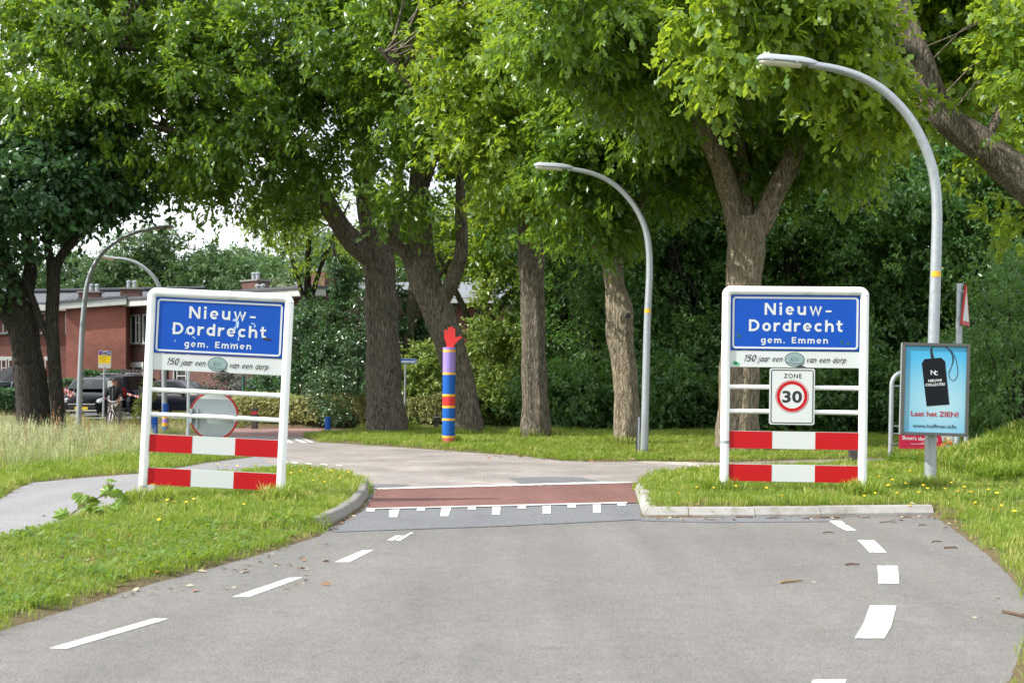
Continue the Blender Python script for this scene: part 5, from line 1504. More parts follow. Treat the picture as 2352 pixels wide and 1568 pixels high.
# ------------------------------------------------------------------ bollards
def bollard(x, ytop, d, w, bandlist, label, mtop, h=None, group=None, square=False):
    p = px(x, ytop, d); z0 = gz(p.x, d); h = p.z - z0
    root = empty('bollard', (p.x, d, z0), (0, 0, 0), label, 'bollard', group)
    r = w * d / FPX / 2
    if square:
        MB().bevbox((0, 0, h / 2 - .1), (2 * r, 2 * r, h + .2), .015).build('post', mtop, root)
    else:
        MB().lathe([(r, -.2), (r, h - .03), (r * .93, h), (r * .01, h + .004)], 20).build('post', mtop, root, smooth=True)
    for f0, f1, m, nme in bandlist:
        if square: MB().box((0, 0, h * (f0 + f1) / 2), (2 * r + .008, 2 * r + .008, h * (f1 - f0))).build(nme, m, root)
        else: MB().lathe([(r + .003, h * f0), (r + .003, h * f1)], 20).build(nme, m, root, smooth=True)
    return root
bb = [(-.1, .22, M_PURPLE, 'purple_band'), (.22, .32, M_YELLOW, 'yellow_band')]
bollard(753, 957, 46.5, 14, bb, 'blue bollard with a yellow ring by the red path, left of the thick oak', M_PBLUE)
bollard(355, 957, 44.0, 15, [], 'plain blue bollard sunk in tall grass beside the left-hand board', M_PBLUE)
bollard(380, 926, 47.0, 14, [(.28, .40, M_YELLOW, 'yellow_band'), (.40, .52, M_PURPLE, 'purple_band'), (.52, .60, M_YELLOW, 'yellow_band')], 'taller blue bollard with yellow rings seen between the rails of the left-hand board', M_PBLUE)
bollard(585, 936, 51.5, 13, [(.72, .84, mat('red_reflector', (.4, .02, .02), .3), 'reflector')], 'dark square bollard with a red reflector right of the grey disc', M_DARKWOOD, square=True)
bollard(1003, 952, 49.0, 12, [(.80, .88, M_SIGNWHITE, 'white_band')], 'dark bollard with a white ring just left of the painted hand post', M_DARKWOOD, square=True)
bollard(1961, 1020, 29.0, 21, [], 'short dark wooden bollard behind the lower boards of the right-hand board', M_DARKWOOD, square=True)

# grey post whose sign is hidden behind the left-hand board
b = on_ground(432, 1044)
po_ = empty('sign_post', b, (0, R(.4), 0), 'thin grey pole with a thicker foot sleeve behind the left-hand town name board', 'pole')
MB().tube([(0, 0, -.2), (0, 0, 2.25)], .036, n=12).build('pole', M_GALV, po_, smooth=True)
MB().tube([(0, 0, -.2), (0, 0, .58)], .048, n=12).build('sleeve', M_GALVD, po_, smooth=True)

# street name plate
D = 51.0; p = px(929, 830, D); z0 = gz(p.x, D)
sn = empty('street_name_sign', (p.x, D, z0), (0, R(1), 0), 'small blue street name plate on a thin pole right of the thick oak', 'street sign')
MB().tube([(0, 0, -.2), (0, 0, p.z - z0 - .1)], .035, n=10).build('pole', M_GALV, sn, smooth=True)
pw = .98; s = D / FPX
ns_ = MB().bevbox(((926 - 929) * s, 0, p.z - z0 + .02), (58 * s, .03, 11.5 * s), .005).build('plate', M_BLUE, sn)
mb = MB(); frame_rr(mb, 56 * s, 10.3 * s, .012, .02, -.019, -.0155, -3 * s, p.z - z0 + .02); mb.build('border', M_SIGNWHITE, ns_)
put(text_mesh('Boekweitveld', 50 * s, .072, .03, 0, 1.05, mat=M_TXTW), ns_, -3 * s, -.0185, p.z - z0 - .022)

# green sign pole by the saloon car
D = 57.0; p = px(559, 863, D); z0 = gz(p.x, D)
gp_ = MB().tube([(0, 0, -.2), (0, 0, p.z - z0)], .05, n=10).build('green_pole', mat('dark_green_paint', (.02, .10, .07), .4), None, smooth=True)
gp_.location = (p.x, D, z0); tag(gp_, 'thin dark green pole right of the dark saloon car', 'pole')
# ------------------------------------------------------------------ brick houses
M_BRICK = brick_mat('red_brickwork', (0.115, 0.036, 0.028), (0.165, 0.052, 0.040), (0.14, 0.10, 0.085))
M_BRICKD = brick_mat('brown_brickwork', (0.085, 0.036, 0.029), (0.13, 0.052, 0.040), (0.12, 0.09, 0.075))
M_FASCIA = mat('grey_white_fascia', (0.46, 0.47, 0.45), .6, noise=.12, nscale=3, dirt=((.26, .25, .22), 2.2, .5, .75))
M_FELT = mat('grey_roof_felt', (0.085, 0.09, 0.10), .8, noise=.2, nscale=2)
M_TILE = mat('glazed_black_tile', (0.018, 0.02, 0.026), .22, spec=.4, noise=.25, nscale=3)
M_WINF = mat('white_window_frame', (0.52, 0.53, 0.52), .5, noise=.05)
M_SILL = mat('dark_stone_sill', (0.10, 0.095, 0.09), .7)
M_LEAD = mat('lead_flashing', (.42, .43, .45), .5, metal=.3)

def window(parent, x, z, w, h, split=.62, y=-.02, door=False):
    """window in a wall facing -y: frame > panes, and a sill"""
    mb = MB(); t = .042
    for c, s in (((x - w / 2 + t / 2, y, z + h / 2), (t, .10, h)), ((x + w / 2 - t / 2, y, z + h / 2), (t, .10, h)), ((x, y, z + t / 2), (w - 2 * t, .10, t)), ((x, y, z + h - t / 2), (w - 2 * t, .10, t)),
                 ((x - w / 2 + w * split, y - .004, z + h / 2), (t * .9, .10, h - 2 * t))):
        mb.box(c, s)
    xr0, xr1 = x - w / 2 + w * split, x + w / 2 - t
    mb.box(((xr0 + xr1) / 2, y - .002, z + h * .72), (xr1 - xr0 - .01, .10, t))
    fr_ = mb.build('window', M_WINF, parent)
    MB().box((x - w / 2 + w * split / 2, y + .03, z + h / 2), (w * split - t, .012, h - 2 * t)).build('pane', M_GLASS, fr_)
    MB().box(((xr0 + xr1) / 2, y + .03, z + h * .36), (xr1 - xr0, .012, h * .68)).build('pane', M_GLASS, fr_)
    MB().box(((xr0 + xr1) / 2, y + .03, z + h * .86), (xr1 - xr0, .012, h * .24)).build('pane', M_GLASS, fr_)
    if not door:
        MB().box((x, y - .05, z - .035), (w + .12, .16, .06)).build('sill', M_SILL, parent)
    return fr_

def chimney(parent, x, y, z, w, d, h, pots=2, m=None):
    c = MB().box((x, y, z + h / 2), (w, d, h)).build('chimney', m or M_BRICKD, parent)
    MB().bevbox((x, y, z + h + .05), (w + .16, d + .16, .10), .02).build('chimney_cap', M_CONC2, c)
    MB().box((x, y - .02, z + .06), (w + .08, d + .1, .12)).build('flashing', M_LEAD, c)
    for k in range(pots):
        px_ = x + (k - (pots - 1) / 2) * .32
        mb = MB(); mb.lathe([(.10, 0), (.10, .3), (.13, .3), (.13, .36), (.03, .42)], 10, (px_, y, z + h + .1)); mb.build('chimney_pot', M_GALVD, c, smooth=True)
    return c

H0 = .3
# first row: facade facing us on the left, then the blank gable
D = 76.0
S_ = D / FPX
xa, xb, xc = px(-330, 0, D).x, px(181, 0, D).x, px(289, 0, D - 2.2).x
row = empty('brick_house', (0, D, H0), (0, 0, 0), 'long brick terrace at the left with a blank gable wall and glazed black roof tiles', 'house')
ev = px(0, 712, D).z - H0
MB().box(((xa + xb) / 2, 3.5, ev / 2 - .1), (xb - xa, 7, ev + .2)).build('wall', M_BRICK, row)
gz0, gz1 = px(181, 712, D).z - H0, px(289, 698, D - 2.2).z - H0
# gable wing steps forward
mb = MB(); mb.prism([(xb + .003, -.2), (xc, -.2), (xc, gz1), (xb + .003, gz0 + .1)], -2.2, 3.0)
mb.build('gable_wall', brick_mat('bright_red_brickwork', (0.19, 0.046, 0.032), (0.26, 0.066, 0.045), (0.24, 0.17, 0.14)), row)
mb = MB(); mb.prism([(xb - .35, gz0 - .10), (xc + .12, gz1 - .04), (xc + .12, gz1 + .30), (xb - .35, gz0 + .20)], -2.55, -2.2 - .004); mb.build('barge_board', M_FASCIA, row)
MB().box(((xa + xb) / 2 - .2, -.30, ev + .10), (xb - xa - .1, .6, .30)).build('fascia', M_FASCIA, row)
mb = MB(); mb.prism([(xb - .35, gz0 + .21), (xc + .12, gz1 + .31), (xc + .12, gz1 + .42), (xb - .35, gz0 + .34)], -2.6, 2.8); mb.build('roof_edge', M_FELT, row)
MB().box(((xa + xb) / 2 - .2, .0, ev + .31), (xb - xa - .1, 1.2, .12)).build('roof_edge', M_FELT, row)
# tiled slope behind
roof = MB().add([(xa, 1.2, ev + .25), (xc + 2.5, 1.2, ev + .55), (xc + 2.5, 5.2, ev + 1.42), (xa, 5.2, ev + 1.12)], [(0, 1, 2, 3)]).build('roof', M_FELT, row)
tm = MB()
vs, fs = [], []
for i in range(7):
    u = i / 6
    zz_ = .05 * math.sin(u * 2 * PI) + .02
    for j, (yy, dz) in enumerate(((0, .0), (.40, .02))):
        vs.append((u * .31, yy, zz_ + dz))
    vs.append((u * .31, -.0, zz_ - .05))
for i in range(6):
    a, b_ = i * 3, i * 3 + 3
    fs += [(a, b_, b_ + 1, a + 1), (a + 2, b_ + 2, b_, a)]
tile_me = tm.add(vs, fs).mesh('roof_tile', M_TILE, True, 50)
sl_ang = math.atan2(.87, 4.0)
x0t, ncol, nrow = px(118, 0, D).x, 27, 8
for r_ in range(nrow):
    for c_ in range(ncol):
        o = link('roof_tile', tile_me, roof)
        x = x0t + c_ * .30
        y = 1.25 + r_ * .36
        o.location = (x, y, ev + .28 + (x - xa) / (xc + 2.5 - xa) * .30 + (y - 1.2) * .2175 + .02)
        o.rotation_euler = (sl_ang, 0, 0)
MB().tube([(xa, 5.2, ev + 1.2), (xc + 2.5, 5.2, ev + 1.5)], .14, n=8).build('ridge', M_TILE, roof, smooth=True)
chimney(row, px(166, 0, D).x, 2.4, ev + .5, .62, .6, .55, 0)
chimney(row, px(188, 0, D).x, 2.2, ev + .5, .70, .6, .55, 2)
chimney(row, px(279, 0, D).x, 2.0, ev + .6, 1.02, .8, .62, 2)
def hx(x): return px(x, 0, D).x
def hz(y): return px(0, y, D).z - H0
for x0, x1 in ((0, 16), (25, 37), (90, 102), (109, 123), (155, 170), (178, 190)):
    window(row, (hx(x0) + hx(x1)) / 2 - .02, hz(766), max(.5, hx(x1) - hx(x0)), hz(718) - hz(766), .55)
for x0, x1 in ((-20, 16), (20, 40), (104, 126), (168, 186)):
    window(row, (hx(x0) + hx(x1)) / 2, hz(893), hx(x1) - hx(x0), hz(826) - hz(893), .68, door=True)
    MB().box(((hx(x0) + hx(x1)) / 2, -.02, hz(822)), (hx(x1) - hx(x0) + .1, .08, .16)).build('lintel', M_FASCIA, row)
MB().box((hx(161), -.012, (hz(826) + hz(896)) / 2), (.42, .05, hz(826) - hz(896))).build('door', mat('dark_red_door', (.05, .015, .015), .5), row)
MB().tube([(hx(187), -.25, 0), (hx(187), -.25, ev)], .06, n=8).build('drain_pipe', M_GALVD, row, smooth=True)
MB().box((hx(172.5), -.06, hz(742)), (.18, .08, 1.0)).build('shutter', M_WOOD, row)

# second house: facade swings towards us to the right
a = px(290, 0, 75.0); b_ = px(740, 0, 65.5)
ang = math.atan2(b_.y - a.y, b_.x - a.x); Lh = math.hypot(b_.x - a.x, b_.y - a.y)
hs2 = empty('brick_house', (a.x, a.y, H0), (0, 0, ang), 'brown brick house with a wide pale roof edge rising behind the left-hand town name board', 'house')
ev2 = px(290, 700, 75).z - H0
MB().box((Lh / 2, 3.6, ev2 / 2 - .1), (Lh, 7, ev2 + .2)).build('wall', M_BRICKD, hs2)
MB().box((Lh / 2 - .1, -.35, ev2 + .02), (Lh + .5, .9, .34)).build('fascia', M_FASCIA, hs2)
mb = MB(); mb.box((Lh / 2 - .1, 3.0, ev2 + .25), (Lh + .6, 7.8, .12)); rf2 = mb.build('roof', M_FELT, hs2)
def along(x):
    """distance along the facade of the point seen at x"""
    # intersect the sight line with the facade line
    ux, uy = (b_.x - a.x) / Lh, (b_.y - a.y) / Lh
    k = (x - CX) / FPX
    return (k * a.y - a.x) / (ux - k * uy)
for x0, x1 in ((301, 322), (330, 352), (372, 390), (430, 452), (560, 590), (672, 684), (692, 712)):
    u0, u1 = along(x0), along(x1)
    window(hs2, (u0 + u1) / 2, 3.5, max(.6, u1 - u0), 1.5, .6)
for x0, x1 in ((298, 330), (400, 430), (600, 640)):
    u0, u1 = along(x0), along(x1)
    window(hs2, (u0 + u1) / 2, .5, max(.7, u1 - u0), 1.8, .3)
    MB().box(((u0 + u1) / 2, -.03, 2.42), (u1 - u0 + .1, .1, .22)).build('lintel', M_FASCIA, hs2)
for x in (338, 375, 520, 665):
    MB().box((along(x), -.02, 1.2), (.5, .06, 2.3)).build('door', mat('dark_red_door', (.05, .015, .015), .5), hs2)
MB().tube([(.06, -.12, 0), (.06, -.12, ev2 - .1)], .07, n=8).build('drain_pipe', M_GALVD, hs2, smooth=True)
chimney(hs2, along(480), 3.0, ev2 + .3, 1.25, .8, .75, 2)
chimney(hs2, along(690), 1.5, ev2 + .3, .95, .8, .85, 1)
for x in (548, 560, 640):
    MB().lathe([(.09, 0), (.09, .30), (.14, .32), (.14, .38), (.02, .44)], 10, (along(x), 1.2, ev2 + .3)).build('roof_vent', M_GALVD, rf2, smooth=True)

# third house further right, glimpsed between the trunks
D3 = 72.0
p0, p1 = px(800, 0, D3), px(1165, 0, D3)
hs3 = empty('brick_house', ((p0.x + p1.x) / 2, D3, .1), (0, 0, R(-3)), 'red brick house glimpsed between the oak trunks', 'house')
e3 = px(0, 690, D3).z - .1; w3 = p1.x - p0.x
MB().box((0, 3, e3 / 2 - .1), (w3, 6, e3 + .2)).build('wall', M_BRICK, hs3)
mb = MB(); mb.add([(-w3 / 2 - .2, -.4, e3), (w3 / 2 + .2, -.4, e3), (w3 / 2 + .2, 3, e3 + 1.0), (-w3 / 2 - .2, 3, e3 + 1.0), (-w3 / 2 - .2, -.4, e3 + .12), (w3 / 2 + .2, -.4, e3 + .12), (w3 / 2 + .2, 3, e3 + 1.14), (-w3 / 2 - .2, 3, e3 + 1.14)],
            [(0, 1, 5, 4), (4, 5, 6, 7), (0, 4, 7, 3), (1, 2, 6, 5), (0, 3, 2, 1), (2, 3, 7, 6)]); mb.build('roof', mat('pale_grey_roof', (.14, .15, .17), .5, noise=.15), hs3)
MB().box((0, -.42, e3 - .05), (w3 + .5, .1, .22)).build('fascia', M_FASCIA, hs3)
chimney(hs3, px(950, 0, D3).x - (p0.x + p1.x) / 2, 2.0, e3 + .5, .9, .7, .9, 1)
for x in (-2.2, 0.2, 2.6): window(hs3, x, 3.2, .9, 1.4, .6)

# ------------------------------------------------------------------ garden fences, planks, tape, parasol
def planks_fence(label, x0, x1, d, ztop, zbot, n, name='garden_fence', vertical=True, m=None):
    p0, p1 = px(x0, 0, d), px(x1, 0, d); z0 = gz(p0.x, d)
    root = empty(name, ((p0.x + p1.x) / 2, d, z0), (0, 0, 0), label, 'fence')
    w = p1.x - p0.x; zt, zb = px(0, ztop, d).z - z0, px(0, zbot, d).z - z0
    if zb < .02: zb = .02
    rr = random.Random(n)
    for k in range(n):
        if vertical: MB().bevbox((-w / 2 + w * (k + .5) / n, rr.uniform(-.01, .01), (zt + zb) / 2 + rr.uniform(-.02, .02)), (w / n * .84, .03, zt - zb), .004).build('plank', m or M_WOOD, root)
        else: MB().bevbox((rr.uniform(-.03, .03), rr.uniform(-.01, .01), zb + (zt - zb) * (k + .5) / n), (w, .05, (zt - zb) / n * .80), .006).build('plank', m or M_WOOD, root)
    for s in (-.46, .46):
        MB().bevbox((s * w, .06, zt / 2), (.09, .09, zt + .1), .01).build('fence_post', M_DARKWOOD, root)
    if vertical: MB().box((0, .05, zt - .05), (w, .04, .08)).build('fence_rail', M_DARKWOOD, root)
    return root
planks_fence('low stack of horizontal grey planks left of the stout dark tree', 37, 128, 59.0, 896, 934, 4, vertical=False)
planks_fence('dark vertical board fence behind the parked cars, left of the town name board', 277, 352, 66.5, 848, 885, 9, m=mat('dark_brown_boards', (.07, .055, .05), .8, noise=.3, nscale=9))
D = 64.0; p = px(18, 858, D); z0 = .3
pz = empty('garden_parasol', (p.x, D, z0), (0, 0, 0), 'black sloping garden parasol in front of the brick terrace at the far left', 'parasol')
top = px(62, 832, D).z - z0
mb = MB(); vs = [(0.6, 0, top)] + [(0.6 + 1.7 * math.cos(a) - .4, 1.2 * math.sin(a), top - .85) for a in np.linspace(0, 2 * PI, 9)[:-1]]
mb.add(vs, [(0, k + 1, (k + 1) % 8 + 1) for k in range(8)] + [tuple(range(8, 0, -1))]); mb.build('canopy', mat('black_cloth', (.012, .013, .016), .9), pz)
MB().tube([(.4, 0, 0), (.5, 0, top - .3)], .04, n=8).build('pole', M_DARKWOOD, pz)

def tape(label, pts, d, w=.085):
    P = [px(x, y, d) for x, y in pts]; base = Vector((P[0].x, d, 0)); base.z = gz(base.x, d)
    root = empty('barrier_tape', base, (0, 0, 0), label, 'barrier tape')
    C = [Vector(p) - base for p in catmull(P, 5)]
    for k in range(len(C) - 1):
        a_, b2 = C[k], C[k + 1]
        n = Vector((0, 0, 1)) * (w / 2)
        tw = Vector((0, .03 * math.sin(k * 1.1), 0))
        mb = MB(); mb.add([a_ - n - tw, b2 - n - tw, b2 + n + tw, a_ + n + tw, a_ - n - tw + Vector((0, .004, 0)), b2 - n - tw + Vector((0, .004, 0)), b2 + n + tw + Vector((0, .004, 0)), a_ + n + tw + Vector((0, .004, 0))],
                    [(0, 1, 2, 3), (7, 6, 5, 4), (0, 4, 5, 1), (1, 5, 6, 2), (2, 6, 7, 3), (3, 7, 4, 0)])
        mb.build('tape_stripe', M_PRED if k % 2 else M_SIGNWHITE, root)
    return root
tape('red and white barrier tape tied between the slim dark tree and the black car', [(131, 889), (145, 893), (160, 899), (172, 905)], 50.5, .10)
tape('short twisted piece of red and white tape crossing the other tape by the tree', [(138, 897), (152, 903), (166, 908), (170, 896)], 50.3, .10)
tape('red and white barrier tape to the right of the cyclist', [(292, 904), (306, 908), (322, 912), (345, 917)], 54.2, .075)

# ------------------------------------------------------------------ bus stop
D = 55.5; p = px(237, 0, D); z0 = gz(p.x, D); s = D / FPX
bs = empty('bus_stop', (p.x, D, z0), (0, R(1.5), R(6)), 'bus stop flag with a blue top and yellow middle beside the cyclist', 'bus stop')
def bz(y): return EYE - (y - HY) * s - z0
MB().tube([(0, 0, -.2), (0, 0, bz(842))], .04, n=10).build('pole', M_GALV, bs, smooth=True)
pw = 28.5 * s; ph = bz(805) - bz(845)
pc = (bz(805) + bz(845)) / 2
fl = MB().prism(rrect(pw, ph, .05, 4, 0, pc), -.02, .02).build('flag_plate', M_SIGNWHITE, bs)
MB().prism([(-pw * .47, bz(815.5)), (pw * .47, bz(815.5)), (pw * .47, bz(807)), (pw * .42, bz(806)), (-pw * .42, bz(806)), (-pw * .47, bz(807))], -.024, -.0215).build('blue_field', mat('dark_blue_film', (.05, .04, .30), .4), fl)
MB().box((0, -.0225, (bz(816) + bz(834)) / 2), (pw * .94, .002, bz(816) - bz(834))).build('yellow_field', mat('yellow_film', (.80, .55, .0), .4), fl)
MB().prism(rrect(pw * .42, .12, .025, 3, 0, bz(810.8)), -.027, -.0245).build('bus_symbol_field', M_SIGNWHITE, fl)
mb = MB(); mb.prism([(-.085, bz(810.8) - .03), (.085, bz(810.8) - .03), (.085, bz(810.8) + .025), (.06, bz(810.8) + .035), (-.085, bz(810.8) + .035)], -.0295, -.0275); mb.build('bus_symbol', M_BLACK, fl)
MB().box((-pw * .36, -.0255, bz(810.8)), (pw * .17, .002, .035)).build('red_mark', M_PRED, fl)
MB().box((pw * .36, -.0255, bz(810.8)), (pw * .17, .002, .035)).build('white_mark', M_SIGNWHITE, fl)
mb = MB()
for x, y, w in ((0, 819, .5), (-.25, 822, .4), (-.3, 825, .2), (.02, 825, .2), (-.1, 828, .3)): mb.box((x * pw * .9, -.0245, bz(y)), (pw * w, .002, .018))
mb.build('timetable_line', mat('brown_print', (.25, .16, .02), .5), fl)['kind'] = 'stuff'
MB().box((0, -.0225, bz(838.5)), (pw * .8, .002, .02)).build('orange_line', M_YELLOW, fl)
tb = MB().bevbox((.30, -.05, (bz(872) + bz(918)) / 2), (20 * s, .06, bz(872) - bz(918)), .01).build('timetable_case', M_GALVD, bs)
MB().box((.30, -.0825, (bz(874) + bz(912)) / 2), (17 * s, .003, bz(874) - bz(912))).build('timetable_sheet', mat('pale_paper', (.62, .66, .64), .4, noise=.08, nscale=20), tb)
mb = MB()
for k in range(8): mb.box((.30, -.0845, bz(878) - k * .075), (14 * s, .001, .012))
mb.build('timetable_print', mat('grey_print', (.3, .32, .32), .5), tb)['kind'] = 'stuff'
MB().tube([(.30, 0, -.2), (.30, 0, bz(900))], .05, n=8).build('case_post', M_GALV, bs, smooth=True)

# ------------------------------------------------------------------ parked cars
M_TYRE = mat('tyre_rubber', (.015, .015, .016), .85)
M_RIM = mat('alloy_rim', (.45, .46, .48), .35, metal=.8)
M_CHROME = mat('chrome_trim', (.75, .76, .78), .15, metal=1.0)
def car(label, loc, rz, Lc, Wc, Hc, style, paint, plate=None):
    """x is the length axis, the nose at +x"""
    root = empty('parked_car', loc, (0, 0, rz), label, 'car')
    hw_ = Wc / 2; bz_ = .24
    belt = .60 * Hc if style != 'saloon' else .63 * Hc
    if style == 'mpv':
        up = [(-.50, .62), (-.485, .9), (-.43, .985), (-.25, 1.0), (0.0, .985), (.12, .94), (.30, .70)]; nose = [(.30, .66), (.42, .58), (.49, .47), (.50, .36)]
    elif style == 'suv':
        up = [(-.50, .60), (-.485, .93), (-.46, .98), (-.2, 1.0), (.06, .985), (.14, .95), (.25, .68)]; nose = [(.25, .66), (.44, .60), (.495, .50), (.50, .36)]
    else:
        up = [(-.47, .67), (-.36, .74), (-.22, .95), (-.05, 1.0), (.08, .97), (.24, .70)]; nose = [(.24, .68), (.42, .60), (.49, .48), (.50, .34)]
    # lower body: loft of rounded sections
    st = [(-.50, .72, .55), (-.48, .93, .62), (-.40, .99, .64), (-.2, 1.0, .645), (.1, 1.0, .64), (.30, .985, .635), (.42, .93, .585), (.48, .82, .49), (.50, .66, .42)]
    if style == 'saloon': st[0] = (-.50, .74, .60); st[1] = (-.475, .92, .655); st[2] = (-.38, .98, .665)
    vs, fs = [], []
    for t, wf, zt in st:
        x = t * Lc; z1 = min(zt * Hc, belt * 1.08); w = hw_ * wf
        sec = [(w * .86, bz_), (w * .985, bz_ + .14), (w, z1 * .62), (w * .975, z1 * .86), (w * .90, z1), (w * .5, z1 + .02), (0, z1 + .028)]
        vs += [(x, y, z) for y, z in sec] + [(x, -y, z) for y, z in reversed(sec[:-1])]
    ns = 13
    for i in range(len(st) - 1):
        for k in range(ns - 1):
            a_ = i * ns + k
            fs.append((a_, a_ + 1, a_ + 1 + ns, a_ + ns))
        fs.append((i * ns + ns - 1, i * ns, (i + 1) * ns, (i + 1) * ns + ns - 1))
    fs += [tuple(range(ns)), tuple((len(st) - 1) * ns + k for k in range(ns))]
    body = MB().add(vs, fs).build('body', paint, root, smooth=True, angle=50)
    # cabin: glass house with a painted roof
    rl = [p for p in up]
    def cab(t, z, inset=0.0):
        q_ = max(0, (z * Hc - belt) / (Hc - belt))
        return hw_ * (.93 - .19 * q_) - inset
    vs, fs = [], []
    for t, z in rl:
        x, zz2 = t * Lc, z * Hc
        w = cab(t, z)
        vs += [(x, w, zz2 - .02), (x, w * .86, zz2 + .012), (x, 0, zz2 + .03), (x, -w * .86, zz2 + .012), (x, -w, zz2 - .02)]
    n5 = 5
    for i in range(len(rl) - 1):
        for k in range(4):
            a_ = i * 5 + k; fs.append((a_, a_ + 1, a_ + 6, a_ + 5))
    nb = len(vs)
    for t, z in rl:
        w = cab(t, belt / Hc)
        vs += [(t * Lc, w, belt - .05), (t * Lc, -w, belt - .05)]
    for i in range(len(rl) - 1):
        fs.append((i * 5, (i + 1) * 5, nb + 2 * (i + 1), nb + 2 * i)); fs.append((i * 5 + 4, nb + 2 * i + 1, nb + 2 * i + 3, (i + 1) * 5 + 4))
    MB().add(vs, fs).build('cabin', paint, root, smooth=True, angle=35)
    # windows, a little proud of the cabin
    def quad(name, P, m=M_GLASS2):
        P = [Vector(p) for p in P]
        n = (P[1] - P[0]).cross(P[-1] - P[0]).normalized()
        c = sum(P, Vector()) / len(P)
        if n.dot(c - Vector((0, 0, belt))) < 0: n = -n
        v = [p + n * .012 for p in P] + [p - n * .03 for p in P]
        k = len(P)
        MB().add(v, [tuple(range(k)), tuple(range(2 * k - 1, k - 1, -1))] + [(i, (i + 1) % k, (i + 1) % k + k, i + k) for i in range(k)]).build(name, m, root)
    (ta, za), (tb_, zb_) = rl[-2], rl[-1]
    w1, w0 = cab(0, za) * .84, cab(0, zb_) * .92
    x1, x0 = ta * Lc, tb_ * Lc
    f = lambda q_: (x1 + (x0 - x1) * q_, za * Hc + (zb_ - za) * Hc * q_ + .012)
    quad('windscreen', [(f(.08)[0], w1, f(.08)[1]), (f(.08)[0], -w1, f(.08)[1]), (f(.97)[0], -w0, f(.97)[1]), (f(.97)[0], w0, f(.97)[1])])
    (ta, za), (tb_, zb_) = (rl[1], rl[0]) if style != 'saloon' else (rl[2], rl[1])
    w1, w0 = cab(0, za) * .82, cab(0, zb_) * .88
    x1, x0 = ta * Lc, tb_ * Lc
    quad('rear_window', [(x1 + (x0 - x1) * .12, w1, za * Hc - .05), (x1 + (x0 - x1) * .12, -w1, za * Hc - .05), (x0, -w0, zb_ * Hc + .02), (x0, w0, zb_ * Hc + .02)])
    for sgn in (-1, 1):
        cuts = [(-.40, -.16), (-.14, .06), (.075, .20)] if style != 'saloon' else [(-.24, -.06), (-.04, .16)]
        for c0_, c1_ in cuts:
            P = []
            def zr(t):
                return float(np.interp(t, [p[0] for p in rl], [p[1] for p in rl])) * Hc - .07
            zb2 = belt + .03
            for t, top_ in ((c0_, 0), (c1_, 0), (c1_, 1), ((c0_ + c1_) / 2, 1), (c0_, 1)):
                z = zb2 if not top_ else max(zb2 + .02, zr(t))
                q_ = (z - belt) / (Hc - belt)
                P.append((t * Lc, sgn * (hw_ * (.93 - .19 * q_)), z))
            quad('side_window', P)
        MB().bevbox((.16 * Lc, sgn * (hw_ + .06), belt + .06), (.14, .16, .12), .03).build('wing_mirror', paint, root, smooth=True)
    # wheels
    for t in (-.30, .31):
        for sgn in (-1, 1):
            w_ = empty_wheel = MB()
            w_.lathe([(.17, -.10), (.29, -.11), (.32, -.08), (.32, .08), (.29, .11), (.17, .10)], 22)
            o = w_.build('wheel', M_TYRE, root, smooth=True)
            o.location = (t * Lc, sgn * (hw_ - .09), .32); o.rotation_euler = (R(90), 0, 0)
            MB().lathe([(.05, -.09 * 1), (.19, -.095), (.20, .0), (.19, .095), (.05, .09)], 14).build('rim', M_RIM, o, smooth=True)
    # lights, grille, bumper, plates
    for sgn in (-1, 1):
        MB().bevbox((.462 * Lc, sgn * hw_ * .68, .43 * Hc), (.30, hw_ * .46, .15), .05, rot=(0, R(18), sgn * R(-24))).build('headlight', mat('clear_headlight', (.62, .66, .68), .08, spec=.9), root, smooth=True)
        MB().bevbox((-.487 * Lc, sgn * hw_ * .84, .60 * Hc), (.10, .14, .34), .03).build('tail_light', mat('red_tail_light', (.30, .01, .01), .15), root, smooth=True)
    MB().bevbox((.497 * Lc, 0, .27 * Hc), (.06, Wc * .62, .16), .02).build('grille', M_BLACK, root)
    MB().bevbox((.502 * Lc, 0, .345 * Hc), (.05, Wc * .60, .03), .008).build('trim_strip', M_CHROME, root)
    MB().bevbox((.502 * Lc, 0, .19 * Hc), (.05, Wc * .66, .05), .008).build('bumper_strip', M_CHROME if style == 'mpv' else M_BLACK, root)
    MB().bevbox((-.500 * Lc, 0, .32 * Hc), (.06, Wc * .86, .22), .03).build('rear_bumper', paint, root, smooth=True)
    MB().box((-.512 * Lc, -.0, .50 * Hc), (.02, .50, .11)).build('number_plate', mat('yellow_plate', (.75, .52, .03), .4), root)
    MB().box((.513 * Lc, 0, .245 * Hc), (.02, .50, .11)).build('number_plate', mat('yellow_plate', (.75, .52, .03), .4), root)
    if style == 'suv':
        for sgn in (-1, 1):
            MB().tube([(-.40 * Lc, sgn * hw_ * .64, Hc + .02), (-.36 * Lc, sgn * hw_ * .64, Hc + .07), (.0, sgn * hw_ * .64, Hc + .07), (.05 * Lc, sgn * hw_ * .64, Hc + .01)], .02, n=6).build('roof_rail', M_CHROME, root)
    if style == 'mpv':
        e_ = MB(); e_.prism([(-.07, .44 * Hc), (-.03, .44 * Hc), (.0, .40 * Hc), (.03, .44 * Hc), (.07, .44 * Hc), (.01, .365 * Hc), (-.01, .365 * Hc)], .478 * Lc, .512 * Lc, axis='x'); e_.build('badge', M_CHROME, root)
    return root
M_CARBLK = mat('black_car_paint', (.003, .0035, .005), .28, spec=.25)
M_CARDK = mat('dark_blue_car_paint', (.004, .005, .010), .28, spec=.25)
M_CARBL = mat('silver_blue_car_paint', (.16, .20, .26), .3, metal=.3, coat=.4)
def at(x, d, z=None):
    p = px(x, 0, d); return (p.x, d, gz(p.x, d) if z is None else z)
